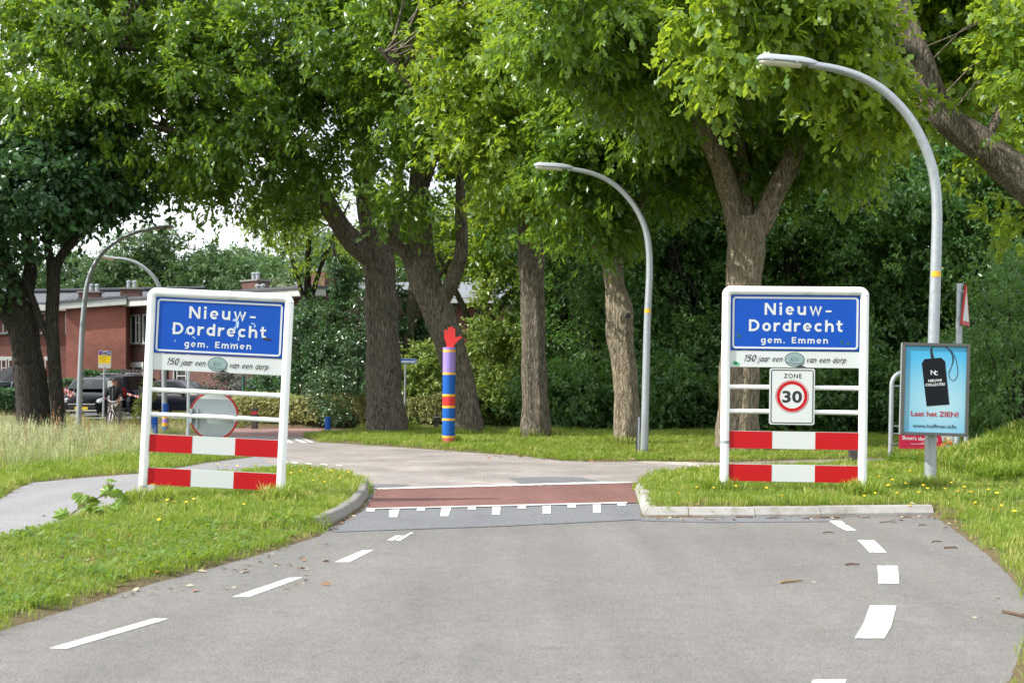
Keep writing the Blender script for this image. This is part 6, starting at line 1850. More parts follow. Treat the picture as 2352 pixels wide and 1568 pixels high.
car('black people carrier facing us behind the first lamp post and the cyclist', at(214, 58.0), R(-90 + 4), 4.1, 1.76, 1.62, 'mpv', M_CARBLK)
car('dark estate car seen from behind with a yellow plate, right of the cyclist', at(307, 63.0), R(90 - 14), 4.5, 1.80, 1.74, 'suv', M_CARDK)
car('dark saloon car seen from the side through the rails of the left-hand board', at(412, 60.0), R(-24), 4.5, 1.78, 1.52, 'saloon', M_CARDK)
car('silver-blue car half out of the picture at the far left', at(14, 66.0), R(172), 4.2, 1.74, 1.55, 'mpv', M_CARBL)

# ------------------------------------------------------------------ cyclist and bicycle
D = 52.2; p = px(262, 0, D); z0 = gz(p.x, D)
FW = Vector((-.12, -1, 0)).normalized(); RT = Vector((FW.y, -FW.x, 0))      # riding towards us; RT to the rider's right
bk = empty('bicycle', (p.x + .10, D, z0), (0, 0, 0), 'bicycle under the standing cyclist, its front wheel turned towards us', 'bicycle')
def BP(f, r_, z): return FW * f + RT * r_ + Vector((0, 0, z))
M_BIKE = mat('dark_bike_paint', (.03, .032, .035), .35)
def wheel(f):
    c = BP(f, 0, .34)
    mb = MB(); mb.tube([c + FW * (.335 * math.cos(a_)) + Vector((0, 0, .335 * math.sin(a_))) for a_ in np.linspace(0, 2 * PI, 33)], .022, n=8, caps=False)
    w_ = mb.build('wheel', M_TYRE, bk, smooth=True)
    mb = MB()
    mb.tube([c + FW * (.305 * math.cos(a_)) + Vector((0, 0, .305 * math.sin(a_))) for a_ in np.linspace(0, 2 * PI, 33)], .010, n=6, caps=False)
    mb.build('rim', M_RIM, w_, smooth=True)
    mb = MB()
    for k in range(14):
        a_ = 2 * PI * k / 14
        mb.tube([c + RT * (.02 * (-1) ** k), c + FW * (.30 * math.cos(a_)) + Vector((0, 0, .30 * math.sin(a_)))], .002, n=3)
    mb.build('spokes', M_CHROME, w_)
wheel(.56); wheel(-.50)
mb = MB()
for A_, B_, r_ in ((BP(.36, 0, .92), BP(.30, 0, .98), .02), (BP(.34, 0, .86), BP(-.12, 0, .34), .02), (BP(-.12, 0, .34), BP(-.28, 0, .86), .018), (BP(-.26, 0, .78), BP(.35, 0, .80), .018), (BP(-.12, 0, .34), BP(-.50, .05, .34), .012), (BP(-.12, 0, .34), BP(-.50, -.05, .34), .012), (BP(-.26, .0, .74), BP(-.50, .05, .34), .010), (BP(-.26, .0, .74), BP(-.50, -.05, .34), .010)):
    mb.tube([A_, B_], r_, n=8)
mb.build('frame', M_BIKE, bk, smooth=True)
mb = MB()
for sgn in (-1, 1): mb.tube([BP(.40, sgn * .05, .70), BP(.56, sgn * .05, .34)], .014, n=8)
mb.tube([BP(.40, 0, .70), BP(.33, 0, .95)], .02, n=8)
mb.build('fork', M_CHROME, bk, smooth=True)
mb = MB(); mb.tube([BP(.33, 0, .95), BP(.33, 0, 1.02)], .016, n=8)
mb.tube([tuple(q_) for q_ in catmull([BP(.06, .30, 1.06), BP(.20, .27, 1.07), BP(.33, .12, 1.02), BP(.34, 0, 1.0), BP(.33, -.12, 1.02), BP(.20, -.27, 1.07), BP(.06, -.30, 1.06)], 4)], .013, n=8)
mb.build('handlebar', M_CHROME, bk, smooth=True)
for sgn in (-1, 1):
    mb = MB(); mb.tube([BP(.04, sgn * .30, 1.06), BP(.15, sgn * .285, 1.068)], .019, n=8); mb.build('grip', M_BLACK, bk, smooth=True)
mb = MB(); mb.bevbox(BP(.42, 0, .86), (.08, .09, .08), .02); mb.build('front_lamp', M_CHROME, bk, smooth=True)
mb = MB(); mb.tube([BP(-.28, 0, .86), BP(-.30, 0, .93)], .014, n=8); mb.build('seat_post', M_CHROME, bk)
mb = MB(); mb.tube([BP(-.12, 0, .95), BP(-.28, 0, .955), BP(-.40, 0, .96)], [.03, .08, .10], n=10, squash=.4); mb.build('saddle', M_BLACK, bk, smooth=True)
mb = MB()
mb.tube([BP(-.30, .06, .74), BP(-.72, .06, .74)], .008, n=6); mb.tube([BP(-.30, -.06, .74), BP(-.72, -.06, .74)], .008, n=6); mb.tube([BP(-.72, .06, .74), BP(-.72, -.06, .74)], .008, n=6)
mb.build('luggage_rack', M_BIKE, bk)

def skin(name, joints, edges, m, parent, root_i=0, lev=2):
    me = bpy.data.meshes.new(name)
    me.from_pydata([j[0] for j in joints], edges, [])
    o = bpy.data.objects.new(name, me); COL.objects.link(o)
    md = o.modifiers.new('skin', 'SKIN'); md.use_smooth_shade = True
    for i, j in enumerate(joints):
        r_ = j[1] if isinstance(j[1], tuple) else (j[1], j[1])
        me.skin_vertices[0].data[i].radius = r_
    me.skin_vertices[0].data[root_i].use_root = True
    sd = o.modifiers.new('sub', 'SUBSURF'); sd.levels = lev; sd.render_levels = lev
    dg = bpy.context.evaluated_depsgraph_get()
    m2 = bpy.data.meshes.new_from_object(o.evaluated_get(dg))
    bpy.data.objects.remove(o)
    m2.materials.clear(); m2.materials.append(m)
    m2.polygons.foreach_set('use_smooth', [True] * len(m2.polygons))
    return link(name, m2, parent)
M_SKIN = mat('skin', (.50, .27, .20), .55, noise=.06)
M_JACKET = mat('black_jacket', (.008, .0085, .011), .7, spec=.2, noise=.3, nscale=9, bump=.5, bscale=14)
M_TROUS = mat('grey_trousers', (.15, .135, .115), .8, noise=.2, nscale=10, bump=.5, bscale=16)
pe = empty('person', (p.x, D, z0), (0, 0, 0), 'person in a black cap, black jacket and grey trousers standing astride a bicycle', 'person')
hx_ = lambda f, r_, z: tuple(FW * f + RT * r_ + Vector((0, 0, z)))
# body: one continuous figure (face, neck, trunk, arms, legs), clothes over it
BD = [(hx_(-.06, 0, .95), .14), (hx_(-.05, 0, 1.15), .15), (hx_(-.03, 0, 1.36), .16), (hx_(-.02, 0, 1.49), .07), (hx_(.0, 0, 1.57), .06), (hx_(.015, 0, 1.66), .085), (hx_(.0, 0, 1.74), .075),
      (hx_(-.03, .17, 1.43), .065), (hx_(.0, .27, 1.20), .05), (hx_(.16, .30, 1.085), .034), (hx_(.22, .29, 1.085), .030),
      (hx_(-.03, -.17, 1.43), .065), (hx_(.0, -.27, 1.20), .05), (hx_(.12, -.31, 1.085), .034), (hx_(.16, -.30, 1.085), .030),
      (hx_(-.05, .12, .86), .095), (hx_(.0, .17, .47), .065), (hx_(.02, .19, .09), .045), (hx_(.17, .21, .035), .035),
      (hx_(-.05, -.12, .86), .095), (hx_(-.02, -.17, .47), .065), (hx_(-.05, -.19, .09), .045), (hx_(.10, -.21, .035), .035)]
ED = [(0, 1), (1, 2), (2, 3), (3, 4), (4, 5), (5, 6), (2, 7), (7, 8), (8, 9), (9, 10), (2, 11), (11, 12), (12, 13), (13, 14), (0, 15), (15, 16), (16, 17), (17, 18), (0, 19), (19, 20), (20, 21), (21, 22)]
skin('body', BD, ED, M_SKIN, pe)
JK = [(hx_(-.06, 0, .90), .175), (hx_(-.05, 0, 1.12), .175), (hx_(-.03, 0, 1.34), .185), (hx_(-.02, 0, 1.47), .10), (hx_(-.01, 0, 1.53), .078),
      (hx_(-.03, .18, 1.42), .095), (hx_(.0, .285, 1.20), .075), (hx_(.13, .305, 1.095), .055), (hx_(-.03, -.18, 1.42), .095), (hx_(.0, -.285, 1.20), .075), (hx_(.09, -.31, 1.095), .055)]
skin('jacket', JK, [(0, 1), (1, 2), (2, 3), (3, 4), (2, 5), (5, 6), (6, 7), (2, 8), (8, 9), (9, 10)], M_JACKET, pe)
TR = [(hx_(-.06, 0, .90), .155), (hx_(-.05, .12, .82), .115), (hx_(.0, .17, .47), .085), (hx_(.02, .19, .10), .07), (hx_(-.05, -.12, .82), .115), (hx_(-.02, -.17, .47), .085), (hx_(-.05, -.19, .10), .07)]
skin('trousers', TR, [(0, 1), (1, 2), (2, 3), (0, 4), (4, 5), (5, 6)], M_TROUS, pe)
for sgn, f in ((1, .02), (-1, -.05)):
    skin('shoe', [(hx_(f - .06, sgn * .19, .05), .05), (hx_(f + .06, sgn * .20, .05), .052), (hx_(f + .18, sgn * .215, .035), .038)], [(0, 1), (1, 2)], M_BLACK, pe)
for sgn, f in ((1, .225), (-1, .165)):
    for k in range(4):
        a0 = Vector(hx_(f - .03 + .0, sgn * .30, 1.085)) + RT * (0) + FW * (-.030 + .02 * k)
        mb = MB(); mb.tube([a0 + RT * (sgn * .025) + Vector((0, 0, .0)), a0 + RT * (sgn * .0) + FW * .012 + Vector((0, 0, .022)) , a0 - RT * (sgn * .03) + FW * .01 + Vector((0, 0, .012)), a0 - RT * (sgn * .032) + Vector((0, 0, -.022))], [.010, .010, .009, .007], n=6)
        mb.build('finger', M_SKIN, pe, smooth=True)
    mb = MB(); a0 = Vector(hx_(f - .06, sgn * .285, 1.08)); mb.tube([a0, a0 - RT * (sgn * .03) + Vector((0, 0, .01)), a0 - RT * (sgn * .035) + FW * .03 + Vector((0, 0, -.012))], [.012, .011, .008], n=6); mb.build('thumb', M_SKIN, pe, smooth=True)
# cap, hair, face details
hc = Vector(hx_(.008, 0, 1.695))
bm = bmesh.new(); bmesh.ops.create_uvsphere(bm, u_segments=16, v_segments=10, radius=1.0)
bmesh.ops.delete(bm, geom=[v for v in bm.verts if v.co.z < -.05], context='VERTS')
for v in bm.verts: v.co = hc + FW * (v.co.y * .112) + RT * (v.co.x * .093) + Vector((0, 0, v.co.z * .085 + .01))
me = bpy.data.meshes.new('cap'); bm.to_mesh(me); bm.free(); me.materials.append(mat('black_cap_cloth', (.02, .022, .026), .8)); me.polygons.foreach_set('use_smooth', [True] * len(me.polygons))
cp_ = link('cap', me, pe)
mb = MB(); mb.prism([(0, 0)], 0, 0) if False else None
vs = []
for k in range(9):
    a_ = R(-70 + 140 * k / 8)
    vs.append(hc + FW * (.085 * math.cos(a_) + .015) + RT * (.088 * math.sin(a_)) + Vector((0, 0, .022)))
    vs.append(hc + FW * (.085 * math.cos(a_) + .015 + .075 * math.cos(a_)) + RT * (.090 * math.sin(a_)) + Vector((0, 0, .008)))
n_ = len(vs); vs += [v - Vector((0, 0, .008)) for v in vs]
fs = []
for k in range(8):
    a_ = 2 * k; fs += [(a_, a_ + 1, a_ + 3, a_ + 2), (n_ + a_, n_ + a_ + 2, n_ + a_ + 3, n_ + a_ + 1), (a_ + 1, n_ + a_ + 1, n_ + a_ + 3, a_ + 3)]
MB().add(vs, fs).build('cap_peak', mat('black_cap_cloth', (.02, .022, .026), .8), cp_, smooth=True)
mb = MB(); mb.tube([hc + FW * .085 + Vector((0, 0, -.02)), hc + FW * .112 + Vector((0, 0, -.055)), hc + FW * .085 + Vector((0, 0, -.065))], [.010, .017, .010], n=8); mb.build('nose', M_SKIN, pe, smooth=True)
for sgn in (-1, 1):
    mb = MB(); mb.bevbox(hc + FW * .088 + RT * (sgn * .034) + Vector((0, 0, -.022)), (.022, .012, .010), .004); mb.build('eye', M_BLACK, pe)
    mb = MB(); mb.bevbox(hc + FW * (-.01) + RT * (sgn * .090) + Vector((0, 0, -.035)), (.018, .03, .055), .008); mb.build('ear', M_SKIN, pe, smooth=True)
mb = MB(); mb.bevbox(hc + FW * .088 + Vector((0, 0, -.088)), (.05, .012, .010), .004); mb.build('mouth', mat('lips', (.35, .13, .11), .5), pe)
mb = MB(); mb.tube([hx_(.135, 0, 1.45), hx_(.155, 0, 1.30), hx_(.135, 0, 1.0)], .006, n=5); mb.build('zip', M_GALV, pe)

pe.scale = (1.06, 1.06, 1.07); bk.scale = (1.05, 1.05, 1.06)
# ------------------------------------------------------------------ grass, weeds and litter
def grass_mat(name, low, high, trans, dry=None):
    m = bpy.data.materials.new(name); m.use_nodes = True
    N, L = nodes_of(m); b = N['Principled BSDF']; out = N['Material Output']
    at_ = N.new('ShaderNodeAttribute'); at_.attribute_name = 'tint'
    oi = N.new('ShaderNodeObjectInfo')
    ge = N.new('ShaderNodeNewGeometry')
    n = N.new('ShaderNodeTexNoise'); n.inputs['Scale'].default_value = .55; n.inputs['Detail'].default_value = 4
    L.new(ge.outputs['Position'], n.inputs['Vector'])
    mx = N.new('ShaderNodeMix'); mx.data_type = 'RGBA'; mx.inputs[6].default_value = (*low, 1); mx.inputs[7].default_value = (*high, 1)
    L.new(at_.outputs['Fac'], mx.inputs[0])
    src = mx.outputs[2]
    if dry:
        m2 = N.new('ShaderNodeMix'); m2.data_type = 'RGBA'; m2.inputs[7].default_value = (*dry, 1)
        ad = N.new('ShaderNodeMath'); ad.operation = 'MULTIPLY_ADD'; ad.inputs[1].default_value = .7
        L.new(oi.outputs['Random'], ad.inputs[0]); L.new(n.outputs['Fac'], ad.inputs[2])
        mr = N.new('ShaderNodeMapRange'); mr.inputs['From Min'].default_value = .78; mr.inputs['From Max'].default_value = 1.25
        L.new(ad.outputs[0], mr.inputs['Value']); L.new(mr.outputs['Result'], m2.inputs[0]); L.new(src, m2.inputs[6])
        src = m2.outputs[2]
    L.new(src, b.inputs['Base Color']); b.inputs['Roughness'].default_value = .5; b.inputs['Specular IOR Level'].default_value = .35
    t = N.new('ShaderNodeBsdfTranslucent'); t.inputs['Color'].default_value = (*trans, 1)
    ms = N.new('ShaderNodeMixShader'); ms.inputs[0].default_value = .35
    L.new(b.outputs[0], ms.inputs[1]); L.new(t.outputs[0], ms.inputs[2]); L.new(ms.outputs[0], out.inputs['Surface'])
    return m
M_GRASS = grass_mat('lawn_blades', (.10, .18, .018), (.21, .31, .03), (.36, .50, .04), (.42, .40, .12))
M_TALL = grass_mat('meadow_blades', (.12, .205, .03), (.24, .34, .065), (.40, .50, .09), (.42, .43, .17))
M_HERB = grass_mat('broad_weed_leaves', (.075, .15, .018), (.15, .25, .03), (.26, .40, .03))
M_SEED = mat('straw_seed_heads', (.44, .45, .23), .8, noise=.3, nscale=4)
M_DOCK = mat('rusty_seed_heads', (.36, .17, .07), .8, noise=.3, nscale=4)

def tuft(name, n, h, spread, wid, m, seed, bend=.5, heads=None, nseg=2):
    """a tuft of bent blades, about one unit across"""
    rr = random.Random(seed); V, T, A = [], [], []
    for k in range(n):
        a = rr.uniform(0, 6.28); r = spread * math.sqrt(rr.random())
        x, y = r * math.cos(a), r * math.sin(a)
        hh = h * rr.uniform(.45, 1.0); d = rr.uniform(0, 6.28); bd = bend * hh * rr.uniform(.2, 1.1)
        pa = d + PI / 2; w = wid * rr.uniform(.7, 1.3)
        wx, wy = math.cos(pa) * w / 2, math.sin(pa) * w / 2
        tn = rr.random()
        i = len(V)
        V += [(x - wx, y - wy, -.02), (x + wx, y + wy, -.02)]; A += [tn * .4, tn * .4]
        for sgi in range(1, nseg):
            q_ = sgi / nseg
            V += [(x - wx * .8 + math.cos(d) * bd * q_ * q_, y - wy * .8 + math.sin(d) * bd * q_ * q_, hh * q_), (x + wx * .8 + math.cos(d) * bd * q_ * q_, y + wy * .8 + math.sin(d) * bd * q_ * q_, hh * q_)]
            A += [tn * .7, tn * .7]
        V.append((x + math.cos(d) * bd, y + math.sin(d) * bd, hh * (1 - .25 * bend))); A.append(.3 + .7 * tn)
        for sgi in range(nseg - 1):
            j = i + 2 * sgi; T += [(j, j + 1, j + 3), (j, j + 3, j + 2)]
        j = i + 2 * (nseg - 1); T.append((j, j + 1, i + 2 * nseg))
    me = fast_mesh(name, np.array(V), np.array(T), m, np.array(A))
    if heads:
        cnt, hm, hh0, hl, hwid = heads
        bm = bmesh.new(); bm.from_mesh(me); me.materials.append(hm)
        for k in range(cnt):
            a = rr.uniform(0, 6.28); r = spread * rr.random(); x, y = r * math.cos(a), r * math.sin(a)
            hh = hh0 * rr.uniform(.75, 1.1); d = rr.uniform(0, 6.28); lx, ly = math.cos(d) * .18 * hh, math.sin(d) * .18 * hh
            w = .004
            q0 = [bm.verts.new(p_) for p_ in ((x - w, y, 0), (x + w, y, 0), (x + lx + w, y + ly, hh), (x + lx - w, y + ly, hh))]
            f = bm.faces.new(q0); f.material_index = 1
            for s_ in range(5):
                zc = hh - hl * .5 + hl * (s_ / 4); ang = rr.uniform(0, 6.28); ww = hwid * (1 - .5 * s_ / 4)
                p0 = Vector((x + lx * zc / hh, y + ly * zc / hh, zc))
                e = Vector((math.cos(ang) * ww, math.sin(ang) * ww, hl * .25))
                f = bm.faces.new([bm.verts.new(p0), bm.verts.new(p0 + e + Vector((0, 0, -hl * .1))), bm.verts.new(p0 + e * .8 + Vector((0, 0, hl * .12)))]); f.material_index = 1
        bm.to_mesh(me); bm.free()
    return me
def herb(name, n, s, m, seed):
    rng = np.random.default_rng(seed)
    a = rng.uniform(0, 6.28, n); r = .06 * np.sqrt(rng.random(n))
    P = np.stack([r * np.cos(a), r * np.sin(a), rng.uniform(.01, .06, n)], 1)
    Dd = np.stack([np.cos(a), np.sin(a), rng.uniform(-.1, .7, n)], 1)
    v, f, t = leaves(P, Dd, np.tile([0, 0, 1.0], (n, 1)) + rng.normal(0, .3, (n, 3)), s * rng.uniform(.6, 1.2, n), 'broad', rng.random(n), rng)
    return fast_mesh(name, v, f, m, t)

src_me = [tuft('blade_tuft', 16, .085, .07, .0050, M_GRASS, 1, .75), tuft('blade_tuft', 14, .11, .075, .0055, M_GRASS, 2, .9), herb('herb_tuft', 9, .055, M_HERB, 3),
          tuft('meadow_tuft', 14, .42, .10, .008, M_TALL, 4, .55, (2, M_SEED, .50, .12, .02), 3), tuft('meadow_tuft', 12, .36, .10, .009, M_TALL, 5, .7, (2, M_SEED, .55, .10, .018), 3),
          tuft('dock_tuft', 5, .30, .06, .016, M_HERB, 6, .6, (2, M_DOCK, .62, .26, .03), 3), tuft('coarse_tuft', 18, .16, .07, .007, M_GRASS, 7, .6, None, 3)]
lib = bpy.data.collections.new('tuft_library')
for k, me in enumerate(src_me):
    o = bpy.data.objects.new('%d_tuft' % k, me); lib.objects.link(o)

rng = np.random.default_rng(99)
def scatter(n, x0, x1, y0, y1):
    X = rng.uniform(x0, x1, n); Y = rng.uniform(y0, y1, n)
    k = (np.abs(X) < Y * .41 + 2.2)
    X, Y = X[k], Y[k]
    d = road_sdf(X, Y)
    return X, Y, d
P_, I_, R_, S_c = [], [], [], []
def plant(X, Y, idx, sc, tall=1.0, tilt=.12):
    if len(X) == 0: return
    n = len(X)
    z = ground_z(X, Y)
    P_.append(np.stack([X, Y, z], 1)); I_.append(np.asarray(idx, dtype=np.int32) if np.ndim(idx) else np.full(n, idx, np.int32))
    R_.append(np.stack([rng.normal(0, tilt, n), rng.normal(0, tilt, n), rng.uniform(0, 6.28, n)], 1))
    s = sc * rng.uniform(.7, 1.3, n)
    S_c.append(np.stack([s, s, s * tall * rng.uniform(.8, 1.25, n)], 1))
def wave(X, Y, a=1.0): return .5 + .25 * np.sin(X * 1.7 * a + 2 * np.sin(Y * .8 * a)) + .25 * np.sin(Y * 2.3 * a + 1.5 * np.sin(X * 1.1 * a))
FIELD = [(gp(-900, 1290).x, gp(-900, 1290).y), gpoly([(-200, 1205)])[0], gpoly([(0, 1143)])[0], gpoly([(75, 1104)])[0], gpoly([(340, 1082)])[0], gpoly([(591, 1046)])[0], (gp(540, 1010).x, gp(540, 1010).y), (gp(470, 985).x, gp(470, 985).y), (-9.0, 53.0), (-40, 53.0)]
# near verges
X, Y, d = scatter(105000, -10, 10, 6.2, 20); ok = (d > .015) & (sdf(X, Y, FIELD) > 0)
X, Y, d = X[ok], Y[ok], d[ok]
wv_ = wave(X, Y); bare = np.clip(1.25 * wave(X * 1.9 + 3, Y * 1.7, 1.0) + .25, .12, 1)
keep = rng.random(len(X)) < np.clip(.22 + 1.1 * smooth(.0, .35, d), 0, 1) * np.clip(1.15 - Y / 40, .3, 1) * bare
X, Y, d, wv_ = X[keep], Y[keep], d[keep], wv_[keep]
kind = rng.random(len(X))
lush = (d < 1.5 + .8 * wv_) & (X < 0) & (Y < 15)
idx = np.where(kind < .48, 0, np.where(kind < .80, 1, np.where(lush | (kind > .97), 2, 6)))
plant(X, Y, idx, .68 + .35 * wv_)
# farther mown grass
X, Y, d = scatter(66000, -18, 20, 20, 47); ok = (d > .03) & (sdf(X, Y, FIELD) > 0)
X, Y, d = X[ok], Y[ok], d[ok]
plant(X, Y, np.where(rng.random(len(X)) < .6, 1, 6), 1.15 + .4 * wave(X, Y), .62)
# rough growth on the mound and round the foot of posts and trees
X, Y, d = scatter(9000, 7.0, 12, 21, 26.5); ok = d > .1
plant(X[ok], Y[ok], np.where(rng.random(ok.sum()) < .6, 6, 2), 1.7)
for x, y, d_, n, r in ((890, 990, None, 120, .9), (1068, 1000, None, 130, .8), (1228, 1005, None, 150, .7), (1440, 1022, None, 60, .5), (1694, 1030, None, 80, .8), (345, 1158, None, 70, .22), (650, 1152, None, 60, .2), (1663, 1132, None, 60, .2), (1982, 1142, None, 70, .2), (2137, 1122, None, 60, .25), (1030, 1018, None, 50, .3)):
    c = on_ground(x, y); a = rng.uniform(0, 6.28, n); q_ = r * np.sqrt(rng.uniform(.25, 1.2, n))
    plant(c.x + q_ * np.cos(a), c.y + q_ * np.sin(a), np.where(rng.random(n) < .75, 6, 1), 1.5 if r < .4 else 2.0)
# the unmown field at the left
X, Y, d = scatter(80000, -24, -2, 15, 53); ok = (sdf(X, Y, FIELD) < 0) & (d > .02)
X, Y, d = X[ok], Y[ok], d[ok]
tallness = smooth(.5, 5.5, d) * (.85 + .3 * wave(X, Y, .7))
keep = rng.random(len(X)) < np.where(tallness > .3, .62, 1.0) * np.clip(1.5 - Y / 60, .4, 1)
X, Y, d, tallness = X[keep], Y[keep], d[keep], tallness[keep]
k_ = rng.random(len(X))
short = tallness < .22
idx = np.where(short, np.where(k_ < .7, 1, 6), np.where(k_ < .60, 3, np.where(k_ < .985, 4, 5)))
sc = np.where(short, 1.15 + 1.6 * tallness, .40 + .58 * tallness) * (1 - .38 * smooth(40, 49, Y))
plant(X, Y, idx, sc, 1.0, .18)
X, Y, d = scatter(7000, -24, -5, 46, 53.3); ok = sdf(X, Y, FIELD) < 0
plant(X[ok], Y[ok], np.where(rng.random(ok.sum()) < .95, 3, 5), .62, 1.0, .15)
P_, I_, R_, S_c = np.concatenate(P_), np.concatenate(I_), np.concatenate(R_), np.concatenate(S_c)

gme = bpy.data.meshes.new('grass')
gme.vertices.add(len(P_)); gme.vertices.foreach_set('co', P_.astype(np.float32).ravel())
a = gme.attributes.new('kind_index', 'INT', 'POINT'); a.data.foreach_set('value', I_)
a = gme.attributes.new('turn', 'FLOAT_VECTOR', 'POINT'); a.data.foreach_set('vector', R_.astype(np.float32).ravel())
a = gme.attributes.new('size', 'FLOAT_VECTOR', 'POINT'); a.data.foreach_set('vector', S_c.astype(np.float32).ravel())
grass = link('grass', gme); tag(grass, kind='stuff')
ng = bpy.data.node_groups.new('grass_tufts', 'GeometryNodeTree')
ng.interface.new_socket('Geometry', in_out='INPUT', socket_type='NodeSocketGeometry')
ng.interface.new_socket('Geometry', in_out='OUTPUT', socket_type='NodeSocketGeometry')
gi, go = ng.nodes.new('NodeGroupInput'), ng.nodes.new('NodeGroupOutput')
ci = ng.nodes.new('GeometryNodeCollectionInfo'); ci.inputs['Collection'].default_value = lib
ci.inputs['Separate Children'].default_value = True; ci.inputs['Reset Children'].default_value = True
ip = ng.nodes.new('GeometryNodeInstanceOnPoints'); ip.inputs['Pick Instance'].default_value = True
def named(nm, ty):
    n = ng.nodes.new('GeometryNodeInputNamedAttribute'); n.data_type = ty; n.inputs['Name'].default_value = nm
    return n.outputs['Attribute']
ng.links.new(gi.outputs[0], ip.inputs['Points']); ng.links.new(ci.outputs[0], ip.inputs['Instance'])
ng.links.new(named('kind_index', 'INT'), ip.inputs['Instance Index'])
ng.links.new(named('turn', 'FLOAT_VECTOR'), ip.inputs['Rotation'])
ng.links.new(named('size', 'FLOAT_VECTOR'), ip.inputs['Scale'])
ng.links.new(ip.outputs[0], go.inputs[0])
gm = grass.modifiers.new('tufts', 'NODES'); gm.node_group = ng

# dandelions
mb = MB(); rr = random.Random(21)
def flower(x, y, h, r):
    z = gz(x, y)
    mb.tube([(x, y, z), (x + rr.uniform(-.02, .02), y + rr.uniform(-.02, .02), z + h)], .004, n=4, caps=False)
    t = Vector((rr.uniform(-.3, .3), rr.uniform(-.6, .1), 1)).normalized()
    u = t.orthogonal().normalized(); w = t.cross(u); c = Vector((x, y, z + h))
    vs = [c + t * .006] + [c + (u * math.cos(k * PI / 4) + w * math.sin(k * PI / 4)) * r + t * .008 for k in range(8)] + [c - t * .010]
    mb.add(vs, [(0, k + 1, (k + 1) % 8 + 1) for k in range(8)] + [(9, (k + 1) % 8 + 1, k + 1) for k in range(8)], 1)
for x, y in ((400, 1172), (428, 1183), (445, 1171), (385, 1180), (640, 1110), (668, 1100), (690, 1096), (715, 1102), (735, 1108), (760, 1098), (780, 1112), (800, 1104), (720, 1120), (745, 1125), (300, 1262), (365, 1230), (560, 1190), (500, 1085), (520, 1080), (545, 1083), (470, 1110),
             (1760, 1148), (1795, 1160), (1690, 1140), (1720, 1165), (1985, 1160), (2010, 1152), (2040, 1140), (2060, 1150), (2090, 1162), (2110, 1155), (2130, 1160), (2150, 1150), (2170, 1140), (2185, 1132), (2200, 1150), (2215, 1145), (2230, 1155), (2250, 1140), (2270, 1150), (2290, 1160), (2180, 1165), (2120, 1140), (2080, 1130), (2050, 1120), (2020, 1112), (2060, 1100), (2090, 1095), (2240, 1172), (2300, 1180), (2330, 1205), (2280, 1195), (1560, 1150), (1600, 1138), (1640, 1148)):
    c = on_ground(x, y); flower(c.x, c.y, rr.uniform(.09, .16), rr.uniform(.015, .024))
o = mb.build('dandelions', [M_HERB, mat('dandelion_yellow', (.85, .52, .01), .6)]); tag(o, kind='stuff')
# twigs on the road, broken leafy branch, leaf litter
random.seed(31)
def twig(x0, y0, x1, y1, r, label, m=None, grp=None):
    a_, b2 = on_ground(x0, y0), on_ground(x1, y1)
    a_.z = max(a_.z, 0) + r; b2.z = max(b2.z, 0) + r
    mid = a_.lerp(b2, .5) + Vector((random.uniform(-.02, .02), random.uniform(-.03, .03), random.uniform(0, .012)))
    mb = MB(); mb.tube([Vector((0, 0, 0)), mid - a_, b2 - a_], [r, r * .9, r * .5], n=6)
    mb.tube([mid - a_, (mid - a_) + (b2 - a_) * .2 + Vector((random.uniform(-.03, .03), random.uniform(-.06, .06), .01))], [r * .6, r * .3], n=5)
    o = mb.build('twig', m or M_TWIG, None, smooth=True); o.location = a_
    return tag(o, label, 'twig', grp)
M_TWIG = mat('brown_twig', (.10, .065, .04), .9, noise=.3)
M_TWIG2 = mat('yellow_brown_twig', (.26, .17, .07), .9, noise=.3)
twig(1792, 1361, 1842, 1355, .010, 'yellowish broken stick lying on the road between the right dashes and the middle', M_TWIG2)
twig(1942, 1317, 1974, 1317, .010, 'short dark stick left of the square white dash')
twig(2168, 1276, 2200, 1275, .009, 'dark stick right of the dashes near the right road edge')
twig(2304, 1424, 2352, 1420, .012, 'dark stick at the right picture edge on the road')
twig(1880, 1194, 1936, 1201, .010, 'forked twig at the foot of the right kerb')
for a4 in ((1760, 1196, 1790, 1195), (1690, 1199, 1730, 1198), (1840, 1206, 1880, 1204), (1980, 1200, 2000, 1199), (2070, 1199, 2095, 1200), (2020, 1215, 2060, 1216), (2140, 1262, 2165, 1261), (2110, 1222, 2130, 1221), (1890, 1240, 1915, 1240), (1620, 1193, 1650, 1193)):
    twig(*a4, .006, 'thin dark twig among the litter along the right kerb', None, 'twigs along the right kerb')
mb = MB(); rr = random.Random(77)
def chip(x, y, s):
    c = on_ground(x, y); c.z = max(c.z, 0) + .012
    a_ = rr.uniform(0, 6.28); u = Vector((math.cos(a_), math.sin(a_), rr.uniform(-.2, .2))) * s; w = Vector((-math.sin(a_), math.cos(a_), rr.uniform(-.2, .4))) * s * .5
    mb.add([c - u, c + w + Vector((0, 0, s * .2)), c + u, c - w], [(0, 1, 2), (0, 2, 3)], rr.choice((0, 0, 1, 2)))
for k in range(150): chip(rr.uniform(1480, 2240), 1188 + abs(rr.gauss(0, 14)) + max(0, 0), rr.uniform(.012, .035))
for k in range(110):
    t = rr.random(); x = 750 + 110 * t; y = 1218 - 88 * t + rr.uniform(-4, 10); chip(x + rr.uniform(4, 26), y, rr.uniform(.012, .035))
for k in range(60): chip(rr.uniform(1750, 2330), rr.uniform(1220, 1480), rr.uniform(.008, .022))
for k in range(140): chip(rr.uniform(40, 760), rr.uniform(1190, 1390), rr.uniform(.02, .05))
for k in range(60): chip(rr.uniform(1500, 2300), rr.uniform(1110, 1165), rr.uniform(.02, .045))
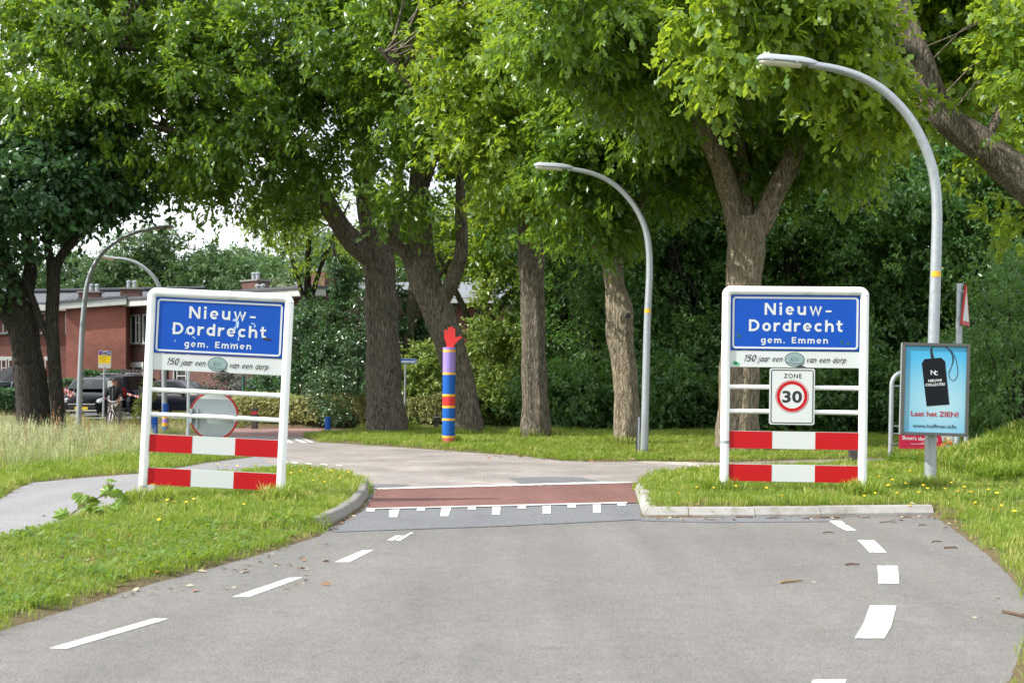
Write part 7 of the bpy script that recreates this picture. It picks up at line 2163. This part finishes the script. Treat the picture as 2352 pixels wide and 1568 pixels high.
for k in range(60): chip(rr.uniform(1100, 1560), rr.uniform(1046, 1062), rr.uniform(.03, .07))
tag(mb.build('leaf_litter', [mat('dry_leaf_brown', (.19, .11, .055), .9), mat('dry_leaf_tan', (.42, .34, .22), .9), mat('dry_leaf_rust', (.30, .12, .04), .9)]), kind='stuff')

c0 = on_ground(235, 1182)
br = empty('broken_branch', c0, (0, 0, 0), 'broken leafy maple branch lying on the verge beside the grey path', 'branch')
def rel(x, y, h=0.0):
    p = on_ground(x, y); return p - c0 + Vector((0, 0, h))
mb = MB()
mb.tube([rel(150, 1196, .03), rel(200, 1180, .14), rel(245, 1174, .22), rel(300, 1166, .14)], [.012, .011, .009, .005], n=6); mb.tube([rel(200, 1180, .14), rel(185, 1172, .24)], [.008, .004], n=5); mb.tube([rel(245, 1174, .22), rel(262, 1176, .32), rel(240, 1172, .36)], [.007, .005, .003], n=5)
mb.build('stem', M_TWIG, br, smooth=True)
rng2 = np.random.default_rng(6); pts = []
for x, y, h in ((160, 1194, .05), (175, 1190, .08), (188, 1180, .2), (196, 1184, .12), (182, 1174, .24), (210, 1180, .2), (205, 1190, .08), (250, 1172, .28), (243, 1168, .36), (262, 1172, .26), (278, 1172, .18), (268, 1180, .12), (236, 1184, .1), (150, 1200, .03), (222, 1188, .1), (255, 1180, .14), (287, 1166, .2)):
    for _ in range(2): pts.append((np.array(rel(x, y, h)) + rng2.normal(0, .03, 3)))
pts = np.array(pts); n = len(pts)
hv, ht = [], []
MAPLE = [(0, 0), (.12, .10), (.05, .34), (.30, .24), (.42, .46), (.55, .26), (.78, .34), (.70, .14), (1, 0), (.70, -.14), (.78, -.34), (.55, -.26), (.42, -.46), (.30, -.24), (.05, -.34), (.12, -.10)]
for k in range(n):
    mb = MB(); a_ = rng2.uniform(0, 6.28); e = Euler((rng2.normal(0, .7), rng2.normal(.5, .5), a_)).to_matrix(); s = rng2.uniform(.13, .22)
    vs = [Vector(pts[k]) + e @ Vector((.4 * s, 0, .02))] + [Vector(pts[k]) + e @ Vector((u * s, v * s, -.25 * s * abs(v) - .1 * s * u * u)) for u, v in MAPLE]
    mb.add(vs, [(0, j + 1, (j + 1) % 16 + 1) for j in range(16)])
    mb.build('leaf', MATS.get('maple_leaf') or leaf_mat('maple_leaf', (.16, .28, .03), (.16, .28, .03), (.3, .42, .05), tw=.3, rough=.35), br)
